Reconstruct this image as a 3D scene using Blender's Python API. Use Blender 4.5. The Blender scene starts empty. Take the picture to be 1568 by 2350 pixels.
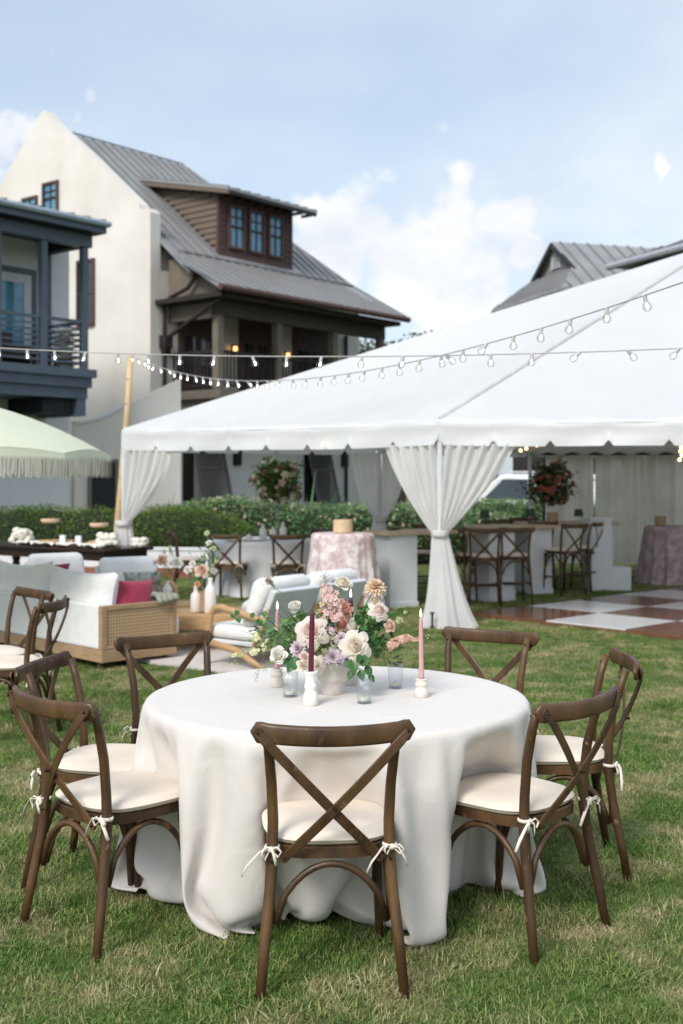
import bpy, math, random
import numpy as np
from math import sin, cos, pi, radians, sqrt, atan2
from mathutils import Vector, Matrix, Euler

# ------------------------------------------------------------------ camera, sky, sun, exposure
SC = bpy.context.scene
COL = SC.collection
F = 2676.0; CX = 784.0; HY = 1094.0; HC = 1.638          # focal length and horizon, measured on a 1568 x 2350 print
def W(x, y, Y):
    """the point at distance Y whose image is (x, y) on that print"""
    return Vector(((x - CX) / F * Y, Y, HC - (y - HY) / F * Y))
def G(x, y):
    Y = HC * F / (y - HY)
    return Vector(((x - CX) / F * Y, Y, 0))

cam_d = bpy.data.cameras.new('camera'); cam = bpy.data.objects.new('camera', cam_d); COL.objects.link(cam)
cam.location = (0, 0, HC); cam.rotation_euler = (radians(90), 0, 0)
cam_d.sensor_fit = 'VERTICAL'; cam_d.sensor_height = 36.0; cam_d.lens = 36.0 * F / 2350.0
cam_d.shift_y = -(1175 - HY) / 2350.0
cam_d.clip_start = 0.05; cam_d.clip_end = 2000
cam_d.dof.use_dof = True; cam_d.dof.focus_distance = 4.25; cam_d.dof.aperture_fstop = 3.3
SC.camera = cam

SUN_EL, SUN_AZ = 41.0, 207.0      # azimuth: direction the sun stands in, clockwise from +Y
world = bpy.data.worlds.new('World'); SC.world = world; world.use_nodes = True
NT = world.node_tree; NT.nodes.clear()
def wn(t, **k):
    n = NT.nodes.new(t)
    for a, b in k.items(): setattr(n, a, b)
    return n
def wl(a, b): NT.links.new(a, b)
out = wn('ShaderNodeOutputWorld'); bg = wn('ShaderNodeBackground'); wl(bg.outputs[0], out.inputs[0])
sky = wn('ShaderNodeTexSky'); sky.sky_type = 'NISHITA'; sky.sun_disc = False
sky.sun_elevation = radians(SUN_EL); sky.sun_rotation = radians(SUN_AZ); sky.altitude = 0; sky.air_density = 1.0; sky.dust_density = 1.6; sky.ozone_density = 1.0
bg.inputs['Strength'].default_value = 0.11
tc = wn('ShaderNodeTexCoord')
def wmath(op, a, b=None, c=None, clamp=False):
    n = wn('ShaderNodeMath', operation=op, use_clamp=clamp)
    for i, v in enumerate((a, b, c)):
        if v is None: continue
        if isinstance(v, (int, float)): n.inputs[i].default_value = v
        else: wl(v, n.inputs[i])
    return n.outputs[0]
def wnoise(scale, detail, rough, stretch=(1, 1, 1), off=(0, 0, 0)):
    m = wn('ShaderNodeMapping'); m.inputs['Scale'].default_value = stretch; m.inputs['Location'].default_value = off
    wl(tc.outputs['Generated'], m.inputs['Vector'])
    n = wn('ShaderNodeTexNoise'); n.inputs['Scale'].default_value = scale; n.inputs['Detail'].default_value = detail; n.inputs['Roughness'].default_value = rough
    wl(m.outputs[0], n.inputs['Vector']); return n.outputs['Fac']
nz = wnoise(9.0, 10, 0.62, (1, 1, 1.5)); nz2 = wnoise(3.2, 5, 0.5, (1, 1, 2.2), (3.1, 1.7, 0)); nz3 = wnoise(2.0, 3, 0.5, (1, 1, 2.6), (7.1, 4.7, 2))
# cloud banks: (x, y, radius) of their cores as directions
banks = [(735, 490, 70), (850, 480, 90), (790, 560, 100), (930, 530, 120), (1040, 460, 80), (1060, 580, 130), (1175, 490, 90), (1205, 560, 70), (950, 640, 90), (1090, 650, 70), (700, 600, 80),
         (1500, 395, 52), (1080, 705, 85), (990, 715, 60), (1190, 690, 50), (30, 310, 60), (-60, 350, 110), (415, 105, 34), (235, 232, 34), (65, 65, 26), (1318, 418, 40), (1045, 325, 26), (1215, 370, 28), (20, 150, 26), (580, 360, 26), (190, 300, 26), (1750, 300, 150), (2000, 520, 220), (-350, 500, 240), (-500, 150, 180)]
acc = None
vn = wn('ShaderNodeVectorMath', operation='NORMALIZE'); wl(tc.outputs['Generated'], vn.inputs[0])
wob = wn('ShaderNodeTexNoise'); wob.inputs['Scale'].default_value = 14; wob.inputs['Detail'].default_value = 6; wl(tc.outputs['Generated'], wob.inputs['Vector'])
wsub = wn('ShaderNodeVectorMath', operation='MULTIPLY_ADD'); wl(wob.outputs['Color'], wsub.inputs[0]); wsub.inputs[1].default_value = (.12, .12, .12); wsub.inputs[2].default_value = (-.060, -.060, -.060)
wadd = wn('ShaderNodeVectorMath', operation='ADD'); wl(vn.outputs[0], wadd.inputs[0]); wl(wsub.outputs[0], wadd.inputs[1])
for (bx, by, br) in banks:
    d = Vector(((bx - CX) / F, 1, (HY - by - (32 if br > 55 else 0)) / F)).normalized()
    dn = wn('ShaderNodeVectorMath', operation='DISTANCE'); wl(wadd.outputs[0], dn.inputs[0]); dn.inputs[1].default_value = d
    rr = br / F * 1.55
    g = wn('ShaderNodeMapRange', interpolation_type='SMOOTHERSTEP'); wl(dn.outputs['Value'], g.inputs[0])
    g.inputs[1].default_value = 0; g.inputs[2].default_value = rr; g.inputs[3].default_value = 1.3 if br > 45 else .42; g.inputs[4].default_value = 0
    acc = g.outputs[0] if acc is None else wmath('MAXIMUM', acc, g.outputs[0])
sep = wn('ShaderNodeSeparateXYZ'); wl(vn.outputs[0], sep.inputs[0])
beh = wmath('MULTIPLY', wmath('GREATER_THAN', wmath('MULTIPLY', sep.outputs['Y'], -1.0), -0.75), 0.62)      # broken cloud elsewhere round the sky
els = wmath('MULTIPLY', wmath('SUBTRACT', nz2, 0.47, clamp=True), 5.0, clamp=True)
els = wmath('MULTIPLY', els, beh)
fld = wmath('MAXIMUM', acc, els)
msk = wn('ShaderNodeMapRange', interpolation_type='SMOOTHSTEP')
wl(wmath('ADD', fld, wmath('MULTIPLY', wmath('SUBTRACT', nz, 0.5), 2.0)), msk.inputs[0])
msk.inputs[1].default_value = 0.08; msk.inputs[2].default_value = 1.18
veil = wmath('MULTIPLY', wmath('SUBTRACT', nz3, 0.36, clamp=True), 1.6, clamp=True)       # thin high veil
mfac = wmath('MAXIMUM', wmath('MULTIPLY', msk.outputs[0], 0.95), veil)
# cloud body: white, greyer where thick
cr = wn('ShaderNodeValToRGB'); wl(wnoise(6.0, 8, 0.6, (1, 1, 1.8), (0.3, 0, .05)), cr.inputs[0])
cr.color_ramp.elements[0].position = .36; cr.color_ramp.elements[0].color = (5.5, 5.75, 6.2, 1)
cr.color_ramp.elements[1].position = .56; cr.color_ramp.elements[1].color = (7.2, 7.1, 7.0, 1)
lift = wn('ShaderNodeMix', data_type='RGBA'); lift.inputs[0].default_value = .55; wl(sky.outputs[0], lift.inputs[6]); lift.inputs[7].default_value = (4.9, 5.9, 6.9, 1)   # bright thin haze over the blue
mx = wn('ShaderNodeMix', data_type='RGBA'); wl(mfac, mx.inputs[0]); wl(lift.outputs[2], mx.inputs[6]); wl(cr.outputs[0], mx.inputs[7])
wl(mx.outputs[2], bg.inputs[0])

sun_d = bpy.data.lights.new('sun', 'SUN'); sun_d.energy = 2.1; sun_d.angle = radians(20); sun_d.color = (1.0, .965, .92)
sun = bpy.data.objects.new('sun', sun_d); COL.objects.link(sun)
az = radians(SUN_AZ); el = radians(SUN_EL)
sun.rotation_euler = (-Vector((sin(az) * cos(el), cos(az) * cos(el), sin(el)))).to_track_quat('-Z', 'Y').to_euler()
VS = SC.view_settings; SC.display_settings.display_device = 'sRGB'
VS.view_transform = 'Standard'; VS.look = 'None'; VS.gamma = 1; VS.use_curve_mapping = False; VS.exposure = 0.50
SC.cycles.max_bounces = 8; SC.cycles.transparent_max_bounces = 24; SC.cycles.diffuse_bounces = 4; SC.cycles.glossy_bounces = 3; SC.cycles.transmission_bounces = 6
SC.cycles.caustics_reflective = False; SC.cycles.caustics_refractive = False

# ------------------------------------------------------------------ helpers
rnd = random.Random(7)
class MB:
    """collects vertices and faces of one mesh"""
    def __init__(s): s.v = []; s.f = []
    def add(s, vs, fs):
        o = len(s.v); s.v.extend([tuple(p) for p in vs]); s.f.extend([tuple(i + o for i in f) for f in fs]); return s
    def box(s, lo, hi):
        x0, y0, z0 = lo; x1, y1, z1 = hi
        return s.add([(x0, y0, z0), (x1, y0, z0), (x1, y1, z0), (x0, y1, z0), (x0, y0, z1), (x1, y0, z1), (x1, y1, z1), (x0, y1, z1)],
                     [(0, 3, 2, 1), (4, 5, 6, 7), (0, 1, 5, 4), (1, 2, 6, 5), (2, 3, 7, 6), (3, 0, 4, 7)])
    def beam(s, p0, p1, w, h, up=(0, 0, 1)):
        p0 = Vector(p0); p1 = Vector(p1); d = (p1 - p0).normalized(); u = Vector(up); r = d.cross(u)
        if r.length < 1e-4: r = d.cross(Vector((1, 0, 0)))
        r.normalize(); u = r.cross(d); a = r * w / 2; b = u * h / 2
        return s.add([p0 - a - b, p0 + a - b, p0 + a + b, p0 - a + b, p1 - a - b, p1 + a - b, p1 + a + b, p1 - a + b],
                     [(0, 1, 2, 3), (7, 6, 5, 4), (0, 4, 5, 1), (1, 5, 6, 2), (2, 6, 7, 3), (3, 7, 4, 0)])
    def tube(s, pts, r, n=8, sx=1.0, sy=1.0, up=(0, 0, 1), cap=True):
        pts = [Vector(p) for p in pts]; m = len(pts); rs = r if isinstance(r, (list, tuple)) else [r] * m
        vs = []; last = None
        for i, p in enumerate(pts):
            t = (pts[min(i + 1, m - 1)] - pts[max(i - 1, 0)]).normalized()
            if last is None:
                u = Vector(up); a = t.cross(u)
                if a.length < 1e-3: a = t.cross(Vector((1, 0, 0)))
            else: a = last - t * last.dot(t)
            a.normalize(); b = t.cross(a); last = a
            for k in range(n):
                q = 2 * pi * k / n; vs.append(p + a * (cos(q) * rs[i] * sx) + b * (sin(q) * rs[i] * sy))
        fs = [(i * n + k, i * n + (k + 1) % n, (i + 1) * n + (k + 1) % n, (i + 1) * n + k) for i in range(m - 1) for k in range(n)]
        if cap: fs += [tuple(range(n - 1, -1, -1)), tuple(range((m - 1) * n, m * n))]
        return s.add(vs, fs)
    def lathe(s, prof, n=24, c=(0, 0, 0), wob=None):
        vs = []
        for j, (r, z) in enumerate(prof):
            for k in range(n):
                q = 2 * pi * k / n; rr = r * (wob(q, z) if wob else 1); vs.append((c[0] + rr * cos(q), c[1] + rr * sin(q), c[2] + z))
        m = len(prof); fs = [(j * n + k, j * n + (k + 1) % n, (j + 1) * n + (k + 1) % n, (j + 1) * n + k) for j in range(m - 1) for k in range(n)]
        if prof[0][0] > 1e-4: fs.append(tuple(range(n - 1, -1, -1)))
        if prof[-1][0] > 1e-4: fs.append(tuple(range((m - 1) * n, m * n)))
        return s.add(vs, fs)
    def grid(s, fn, nu, nv, wrap=False):
        vs = [fn(i / nu, j / nv) for j in range(nv + 1) for i in range(nu + (0 if wrap else 1))]
        c = nu if wrap else nu + 1
        fs = [(j * c + i, j * c + (i + 1) % c, (j + 1) * c + (i + 1) % c, (j + 1) * c + i) for j in range(nv) for i in range(nu)]
        return s.add(vs, fs)
    def prism(s, poly, vec):
        n = len(poly); v = Vector(vec); vs = [Vector(p) for p in poly]; vs += [p + v for p in vs]
        fs = [tuple(range(n - 1, -1, -1)), tuple(range(n, 2 * n))] + [(i, (i + 1) % n, n + (i + 1) % n, n + i) for i in range(n)]
        return s.add(vs, fs)
    def ball(s, c, r, n=8, m=6, sc=(1, 1, 1)):
        prof = [(sin(pi * j / m), -cos(pi * j / m)) for j in range(m + 1)]
        vs = []
        for (a, b) in prof:
            for k in range(n):
                q = 2 * pi * k / n; vs.append((c[0] + r * a * cos(q) * sc[0], c[1] + r * a * sin(q) * sc[1], c[2] + r * b * sc[2]))
        return s.add(vs, [(j * n + k, j * n + (k + 1) % n, (j + 1) * n + (k + 1) % n, (j + 1) * n + k) for j in range(m) for k in range(n)])
    def merge(s, other, M=None):
        vs = [M @ Vector(p) for p in other.v] if M is not None else other.v
        return s.add(vs, other.f)
    def mesh(s, name, mat, smooth=False):
        me = bpy.data.meshes.new(name); me.from_pydata(s.v, [], s.f); me.update()
        if smooth: me.polygons.foreach_set('use_smooth', [True] * len(me.polygons))
        if mat: me.materials.append(mat)
        return me
    def build(s, name, mat, parent=None, smooth=False, bevel=0, sub=0, autosm=None):
        o = bpy.data.objects.new(name, s.mesh(name, mat, smooth)); COL.objects.link(o)
        if parent: o.parent = parent
        if bevel:
            b = o.modifiers.new('bevel', 'BEVEL'); b.width = bevel; b.segments = 2; b.limit_method = 'ANGLE'; b.angle_limit = radians(40)
        if sub:
            b = o.modifiers.new('sub', 'SUBSURF'); b.levels = sub; b.render_levels = sub
        return o
def tag(o, label=None, cat=None, group=None, kind=None):
    if label: o['label'] = label
    if cat: o['category'] = cat
    if group: o['group'] = group
    if kind: o['kind'] = kind
    return o
def empty(name, loc=(0, 0, 0), rz=0, label=None, cat=None, group=None):
    o = bpy.data.objects.new(name, None); COL.objects.link(o); o.location = loc; o.rotation_euler = (0, 0, rz); o.empty_display_size = .1
    return tag(o, label, cat, group)
def kids(o): return [c for c in bpy.data.objects if c.parent == o]
def inst(me, name, parent, M=None):
    o = bpy.data.objects.new(name, me); COL.objects.link(o); o.parent = parent
    if M is not None: o.matrix_local = M
    return o
def dup(root, loc, rz=0, label=None, scale=None, group=None):
    def rec(o, par):
        c = o.copy(); COL.objects.link(c); c.parent = par
        for k in CH.get(o.name, []): rec(k, c)
        return c
    global CH
    CH = {}
    for k in bpy.data.objects:
        if k.parent: CH.setdefault(k.parent.name, []).append(k)
    r = rec(root, None); r.location = loc; r.rotation_euler = (0, 0, rz)
    if scale: r.scale = scale
    if label: r['label'] = label
    if group: r['group'] = group
    return r
CH = {}

def mat(name, c1, c2=None, scale=8, rough=.7, bump=0, bscale=60, stretch=(1, 1, 1), spec=.35, metal=0, detail=5, c3=None, pos=(.38, .62), rand=0, weave=0, sheen=0, trans=0, emit=None):
    """procedural surface: two or three colours mixed by noise, plus fine relief"""
    m = bpy.data.materials.new(name); m.use_nodes = True; t = m.node_tree; N = t.nodes; L = t.links
    b = N['Principled BSDF']; b.inputs['Roughness'].default_value = rough; b.inputs['Specular IOR Level'].default_value = spec; b.inputs['Metallic'].default_value = metal
    c2 = c2 or tuple(x * .86 for x in c1)
    co = N.new('ShaderNodeTexCoord'); mp = N.new('ShaderNodeMapping'); mp.inputs['Scale'].default_value = stretch; L.new(co.outputs['Object'], mp.inputs[0])
    n = N.new('ShaderNodeTexNoise'); n.inputs['Scale'].default_value = scale; n.inputs['Detail'].default_value = detail; n.inputs['Roughness'].default_value = .62; L.new(mp.outputs[0], n.inputs['Vector'])
    r = N.new('ShaderNodeValToRGB'); L.new(n.outputs['Fac'], r.inputs[0]); e = r.color_ramp.elements
    e[0].position = pos[0]; e[0].color = (*c1, 1); e[1].position = pos[1]; e[1].color = (*c2, 1)
    if c3: x = e.new(min(.97, pos[1] + .1)); x.color = (*c3, 1)
    colr = r.outputs[0]
    if rand:
        oi = N.new('ShaderNodeObjectInfo'); mr = N.new('ShaderNodeMapRange'); L.new(oi.outputs['Random'], mr.inputs[0]); mr.inputs[3].default_value = 1 - rand; mr.inputs[4].default_value = 1 + rand
        hs = N.new('ShaderNodeHueSaturation'); L.new(mr.outputs[0], hs.inputs['Value']); L.new(colr, hs.inputs['Color']); colr = hs.outputs[0]
        ad = N.new('ShaderNodeVectorMath'); ad.operation = 'ADD'; L.new(co.outputs['Object'], ad.inputs[0]); sc = N.new('ShaderNodeVectorMath'); sc.operation = 'SCALE'; sc.inputs[0].default_value = (37, 13, 51); L.new(oi.outputs['Random'], sc.inputs['Scale']); L.new(sc.outputs[0], ad.inputs[1]); L.new(ad.outputs[0], mp.inputs[0])
    L.new(colr, b.inputs['Base Color'])
    if bump or weave:
        bn = N.new('ShaderNodeBump'); bn.inputs['Strength'].default_value = bump or weave; bn.inputs['Distance'].default_value = .01
        if weave:
            w1 = N.new('ShaderNodeTexWave'); w1.inputs['Scale'].default_value = bscale; w1.bands_direction = 'Z'; w1.inputs['Distortion'].default_value = 2.5; w1.inputs['Detail Scale'].default_value = 3
            L.new(co.outputs['Object'], w1.inputs[0]); L.new(w1.outputs['Fac'], bn.inputs['Height'])
        else:
            n2 = N.new('ShaderNodeTexNoise'); n2.inputs['Scale'].default_value = bscale; n2.inputs['Detail'].default_value = 4; L.new(mp.outputs[0], n2.inputs['Vector']); L.new(n2.outputs['Fac'], bn.inputs['Height'])
        L.new(bn.outputs[0], b.inputs['Normal'])
    if sheen: b.inputs['Sheen Weight'].default_value = sheen
    if emit: b.inputs['Emission Color'].default_value = (*emit[:3], 1); b.inputs['Emission Strength'].default_value = emit[3]
    if trans:
        tr = N.new('ShaderNodeBsdfTranslucent'); L.new(colr, tr.inputs[0]); ms = N.new('ShaderNodeMixShader'); ms.inputs[0].default_value = trans
        L.new(b.outputs[0], ms.inputs[1]); L.new(tr.outputs[0], ms.inputs[2]); L.new(ms.outputs[0], N['Material Output'].inputs[0])
    return m
def glassmat(name, tint=(1, 1, 1), refl=.12, haze=0):
    m = bpy.data.materials.new(name); m.use_nodes = True; t = m.node_tree; N = t.nodes; L = t.links; N.remove(N['Principled BSDF'])
    tr = N.new('ShaderNodeBsdfTransparent'); tr.inputs[0].default_value = (*tint, 1); g = N.new('ShaderNodeBsdfGlossy'); g.inputs['Roughness'].default_value = .06
    fr = N.new('ShaderNodeLayerWeight'); fr.inputs[0].default_value = .35; p = N.new('ShaderNodeMath'); p.operation = 'POWER'; p.inputs[1].default_value = 3; L.new(fr.outputs['Facing'], p.inputs[0]); a = N.new('ShaderNodeMath'); a.operation = 'MULTIPLY_ADD'; a.use_clamp = True; a.inputs[1].default_value = .45; a.inputs[2].default_value = refl; L.new(p.outputs[0], a.inputs[0])
    ms = N.new('ShaderNodeMixShader'); L.new(a.outputs[0], ms.inputs[0]); L.new(tr.outputs[0], ms.inputs[1]); L.new(g.outputs[0], ms.inputs[2])
    L.new(ms.outputs[0], N['Material Output'].inputs[0]); return m
def emat(name, c, s):
    m = bpy.data.materials.new(name); m.use_nodes = True; b = m.node_tree.nodes['Principled BSDF']; b.inputs['Base Color'].default_value = (*c, 1)
    b.inputs['Emission Color'].default_value = (*c, 1); b.inputs['Emission Strength'].default_value = s; return m

# ------------------------------------------------------------------ materials
m_wood = mat('walnut_stain', (.120, .064, .026), (.040, .018, .008), scale=7, rough=.42, bump=.12, bscale=22, stretch=(1, 1, .35), spec=.45, rand=.22, pos=(.34, .66), c3=(.20, .115, .055))
def add_bump(m, scale, strength, dist=.01, stretch=(1, 1, 1)):
    """a second, coarser relief under the first"""
    N, L = m.node_tree.nodes, m.node_tree.links; b = N['Principled BSDF']; co = N.new('ShaderNodeTexCoord'); mp = N.new('ShaderNodeMapping'); mp.inputs['Scale'].default_value = stretch; L.new(co.outputs['Object'], mp.inputs[0])
    n = N.new('ShaderNodeTexNoise'); n.inputs['Scale'].default_value = scale; n.inputs['Detail'].default_value = 5; n.inputs['Distortion'].default_value = 1.2; L.new(mp.outputs[0], n.inputs['Vector'])
    bp = N.new('ShaderNodeBump'); bp.inputs['Strength'].default_value = strength; bp.inputs['Distance'].default_value = dist; L.new(n.outputs['Fac'], bp.inputs['Height'])
    if b.inputs['Normal'].links: L.new(b.inputs['Normal'].links[0].from_socket, bp.inputs['Normal'])
    L.new(bp.outputs[0], b.inputs['Normal'])
def add_scuffs(m, scale, colour, lo=.66, hi=.72, amount=.7, stretch=(1, 1, 1)):
    """worn spots where the stain has rubbed through"""
    N, L = m.node_tree.nodes, m.node_tree.links; b = N['Principled BSDF']; co = N.new('ShaderNodeTexCoord'); oi = N.new('ShaderNodeObjectInfo'); sc = N.new('ShaderNodeVectorMath'); sc.operation = 'SCALE'; sc.inputs[0].default_value = (19, 7, 31); L.new(oi.outputs['Random'], sc.inputs['Scale'])
    ad = N.new('ShaderNodeVectorMath'); ad.operation = 'ADD'; L.new(co.outputs['Object'], ad.inputs[0]); L.new(sc.outputs[0], ad.inputs[1]); mp = N.new('ShaderNodeMapping'); mp.inputs['Scale'].default_value = stretch; L.new(ad.outputs[0], mp.inputs[0])
    n = N.new('ShaderNodeTexNoise'); n.inputs['Scale'].default_value = scale; n.inputs['Detail'].default_value = 7; n.inputs['Roughness'].default_value = .7; L.new(mp.outputs[0], n.inputs['Vector'])
    r = N.new('ShaderNodeMapRange'); L.new(n.outputs['Fac'], r.inputs[0]); r.inputs[1].default_value = lo; r.inputs[2].default_value = hi; r.inputs[4].default_value = amount
    x = N.new('ShaderNodeMix'); x.data_type = 'RGBA'; L.new(r.outputs[0], x.inputs[0]); L.new(b.inputs['Base Color'].links[0].from_socket, x.inputs[6]); x.inputs[7].default_value = (*colour, 1); L.new(x.outputs[2], b.inputs['Base Color'])
    q = N.new('ShaderNodeMapRange'); L.new(n.outputs['Fac'], q.inputs[0]); q.inputs[1].default_value = .3; q.inputs[2].default_value = .7; q.inputs[3].default_value = .30; q.inputs[4].default_value = .62; L.new(q.outputs[0], b.inputs['Roughness'])
add_scuffs(m_wood, 26, (.34, .21, .11), .63, .70, .75); add_scuffs(m_wood, 7, (.035, .018, .010), .56, .70, .8, (1, 1, .5))
m_cush = mat('ivory_cushion', (.80, .70, .59), (.74, .645, .54), scale=5, rough=.9, bump=.08, bscale=420, rand=.03)
m_tie = mat('ivory_ribbon', (.82, .75, .66), (.74, .67, .58), scale=20, rough=.9, bump=.2, bscale=300)
m_bolt = mat('dark_bolt', (.045, .03, .02), rough=.4, metal=.5)
m_linen = mat('pale_grey_linen', (.725, .68, .64), (.69, .645, .605), scale=2.2, rough=.92, weave=.16, bscale=150, sheen=.15)
add_bump(m_linen, 7, .22, .02); add_bump(m_linen, 38, .10, .004); add_bump(m_cush, 9, .25, .012)
m_white = mat('white_upholstery', (.80, .79, .78), (.75, .74, .73), scale=6, rough=.95, bump=.08, bscale=260)
add_bump(m_white, 6, .35, .03)
m_greyup = mat('grey_shell', (.66, .67, .69), (.61, .62, .64), scale=6, rough=.8)
m_oak = mat('light_oak', (.52, .33, .17), (.43, .26, .125), scale=6, rough=.55, bump=.06, bscale=60, stretch=(1, 1, 5))
m_oakd = mat('sofa_oak', (.42, .28, .165), (.34, .22, .125), scale=7, rough=.55, bump=.06, bscale=60, stretch=(1, 1, 4))
m_tent = mat('white_tent_vinyl', (.765, .77, .775), (.725, .732, .74), scale=.9, rough=.45, bump=.55, bscale=2.2, spec=.4, trans=.25)
m_drape = mat('white_voile', (.90, .89, .88), (.85, .84, .83), scale=3, rough=.9, bump=.05, bscale=200, trans=.48)
m_liner = mat('ivory_drape', (.80, .76, .69), (.70, .65, .59), scale=2, rough=.9, trans=.6)
m_stucco = mat('cream_stucco', (.77, .73, .675), (.68, .635, .575), scale=.5, rough=.95, bump=.25, bscale=30)
add_scuffs(m_stucco, 1.1, (.50, .46, .41), .52, .85, .28, (1, 1, .25))
m_stuccow = mat('white_stucco', (.74, .74, .76), (.69, .69, .715), scale=.7, rough=.95, bump=.25, bscale=30)
m_metal = mat('grey_metal_roof', (.36, .36, .36), (.30, .30, .305), scale=1.4, rough=.45, spec=.5, metal=.25, stretch=(1, 1, .3))
add_scuffs(m_metal, 2.5, (.20, .20, .205), .50, .75, .6, (1, 1, .3))
m_seam = mat('roof_seam', (.24, .24, .24), (.2, .2, .2), scale=3, rough=.45, metal=.25)
m_trim = mat('taupe_trim', (.19, .16, .125), (.16, .135, .105), scale=3, rough=.6)
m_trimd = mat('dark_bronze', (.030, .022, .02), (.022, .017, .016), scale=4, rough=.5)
m_shing = mat('taupe_siding', (.17, .135, .10), (.14, .11, .085), scale=4, rough=.7, stretch=(.4, .4, 6))
m_umber = mat('brown_window_trim', (.105, .058, .050), (.085, .047, .041), scale=5, rough=.6)
m_blue = mat('slate_blue_paint', (.10, .13, .165), (.088, .115, .148), scale=3, rough=.5)
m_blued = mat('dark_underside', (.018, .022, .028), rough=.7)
m_pane = mat('window_pane', (.10, .28, .40), (.06, .18, .28), scale=1.5, rough=.08, spec=1.0)
m_paned = mat('dark_pane', (.012, .02, .025), (.02, .035, .04), scale=1.5, rough=.06, spec=.8)
m_cer = mat('matte_ceramic', (.74, .69, .62), (.66, .61, .54), scale=40, rough=.65, bump=.05, bscale=200, pos=(.3, .75))
m_cerw = mat('white_ceramic', (.80, .76, .71), (.74, .70, .65), scale=30, rough=.5, bump=.04, bscale=150)
m_maroon = mat('burgundy_wax', (.105, .010, .030), (.085, .008, .024), scale=8, rough=.38, spec=.5)
m_pinkw = mat('blush_wax', (.62, .36, .36), (.58, .33, .33), scale=8, rough=.45)
m_glass = glassmat('clear_glass', (.97, .98, .985), .05)
m_bulbg = glassmat('bulb_glass', (.88, .88, .87), .10)
m_fil = emat('lit_filament', (1.0, .93, .80), 7.0)
m_filw = emat('warm_filament', (1.0, .62, .30), 5.0)
m_flame = emat('flame', (1.0, .86, .62), 3.5)
m_sock = mat('white_socket', (.60, .60, .59), rough=.5)
m_wire = mat('white_wire', (.48, .47, .46), rough=.6)
m_leaf = mat('garden_leaf', (.050, .105, .022), (.025, .06, .015), scale=14, rough=.5, rand=.1, trans=.25)
m_burg = mat('magenta_velvet', (.33, .035, .075), (.25, .025, .055), scale=9, rough=.9, sheen=.3)
m_dark = mat('espresso_wood', (.035, .014, .010), (.02, .009, .007), scale=9, rough=.3, stretch=(4, 1, 1))
m_bamb = mat('bamboo', (.62, .47, .28), (.52, .37, .20), scale=8, rough=.5, stretch=(1, 1, .3))
# ------------------------------------------------------------------ the lawn
def ground_mat(name, blade=False):
    m = bpy.data.materials.new(name); m.use_nodes = True; t = m.node_tree; N = t.nodes; L = t.links; b = N['Principled BSDF']; b.inputs['Roughness'].default_value = .75; b.inputs['Specular IOR Level'].default_value = .2
    g = N.new('ShaderNodeNewGeometry')
    def nz(s, d=4):
        n = N.new('ShaderNodeTexNoise'); n.inputs['Scale'].default_value = s; n.inputs['Detail'].default_value = d; L.new(g.outputs['Position'], n.inputs['Vector']); return n.outputs['Fac']
    def ramp(f, *st):
        r = N.new('ShaderNodeValToRGB'); L.new(f, r.inputs[0]); e = r.color_ramp.elements
        e[0].position, e[0].color = st[0][0], (*st[0][1], 1); e[1].position, e[1].color = st[1][0], (*st[1][1], 1)
        for p, c in st[2:]: x = e.new(p); x.color = (*c, 1)
        return r.outputs[0]
    def mix(f, a, c):
        x = N.new('ShaderNodeMix'); x.data_type = 'RGBA'; (L.new(f, x.inputs[0]) if not isinstance(f, float) else setattr(x.inputs[0], 'default_value', f)); L.new(a, x.inputs[6]); L.new(c, x.inputs[7]); return x.outputs[2]
    if blade:
        oi = N.new('ShaderNodeObjectInfo'); at = N.new('ShaderNodeAttribute'); at.attribute_name = 'tone'
        rn = N.new('ShaderNodeMath'); rn.operation = 'ADD'; L.new(oi.outputs['Random'], rn.inputs[0]); L.new(at.outputs['Fac'], rn.inputs[1])
        fr = N.new('ShaderNodeMath'); fr.operation = 'FRACT'; L.new(rn.outputs[0], fr.inputs[0])
        green = ramp(fr.outputs[0], (0, (.045, .12, .020)), (.35, (.095, .205, .036)), (.62, (.19, .295, .062)), (.88, (.36, .38, .14)))
        straw = ramp(fr.outputs[0], (0, (.22, .27, .08)), (.4, (.42, .37, .18)), (.75, (.56, .47, .28)), (.95, (.68, .58, .40)))
    else:
        green = ramp(nz(60), (.35, (.045, .08, .018)), (.65, (.09, .14, .035))); straw = ramp(nz(40), (.35, (.15, .13, .06)), (.65, (.26, .235, .115)))
    p1 = N.new('ShaderNodeMapRange'); L.new(nz(2.1, 6), p1.inputs[0]); p1.inputs[1].default_value = .44; p1.inputs[2].default_value = .62; p1.inputs[3].default_value = .03; p1.inputs[4].default_value = .86
    p2 = N.new('ShaderNodeMapRange'); L.new(nz(7.5, 3), p2.inputs[0]); p2.inputs[1].default_value = .35; p2.inputs[2].default_value = .7; p2.inputs[3].default_value = .3; p2.inputs[4].default_value = 1.5
    pm = N.new('ShaderNodeMath'); pm.operation = 'MULTIPLY'; pm.use_clamp = True; L.new(p1.outputs[0], pm.inputs[0]); L.new(p2.outputs[0], pm.inputs[1])
    L.new(mix(pm.outputs[0], green, straw), b.inputs['Base Color'])
    if blade:
        tr = N.new('ShaderNodeBsdfTranslucent'); L.new(mix(pm.outputs[0], green, straw), tr.inputs[0]); ms = N.new('ShaderNodeMixShader'); ms.inputs[0].default_value = .25
        L.new(b.outputs[0], ms.inputs[1]); L.new(tr.outputs[0], ms.inputs[2]); L.new(ms.outputs[0], N['Material Output'].inputs[0])
    return m
tag(MB().add([(-600, -600, 0), (600, -600, 0), (600, 600, 0), (-600, 600, 0)], [(0, 1, 2, 3)]).build('ground', ground_mat('turf_soil')), kind='structure')

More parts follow.
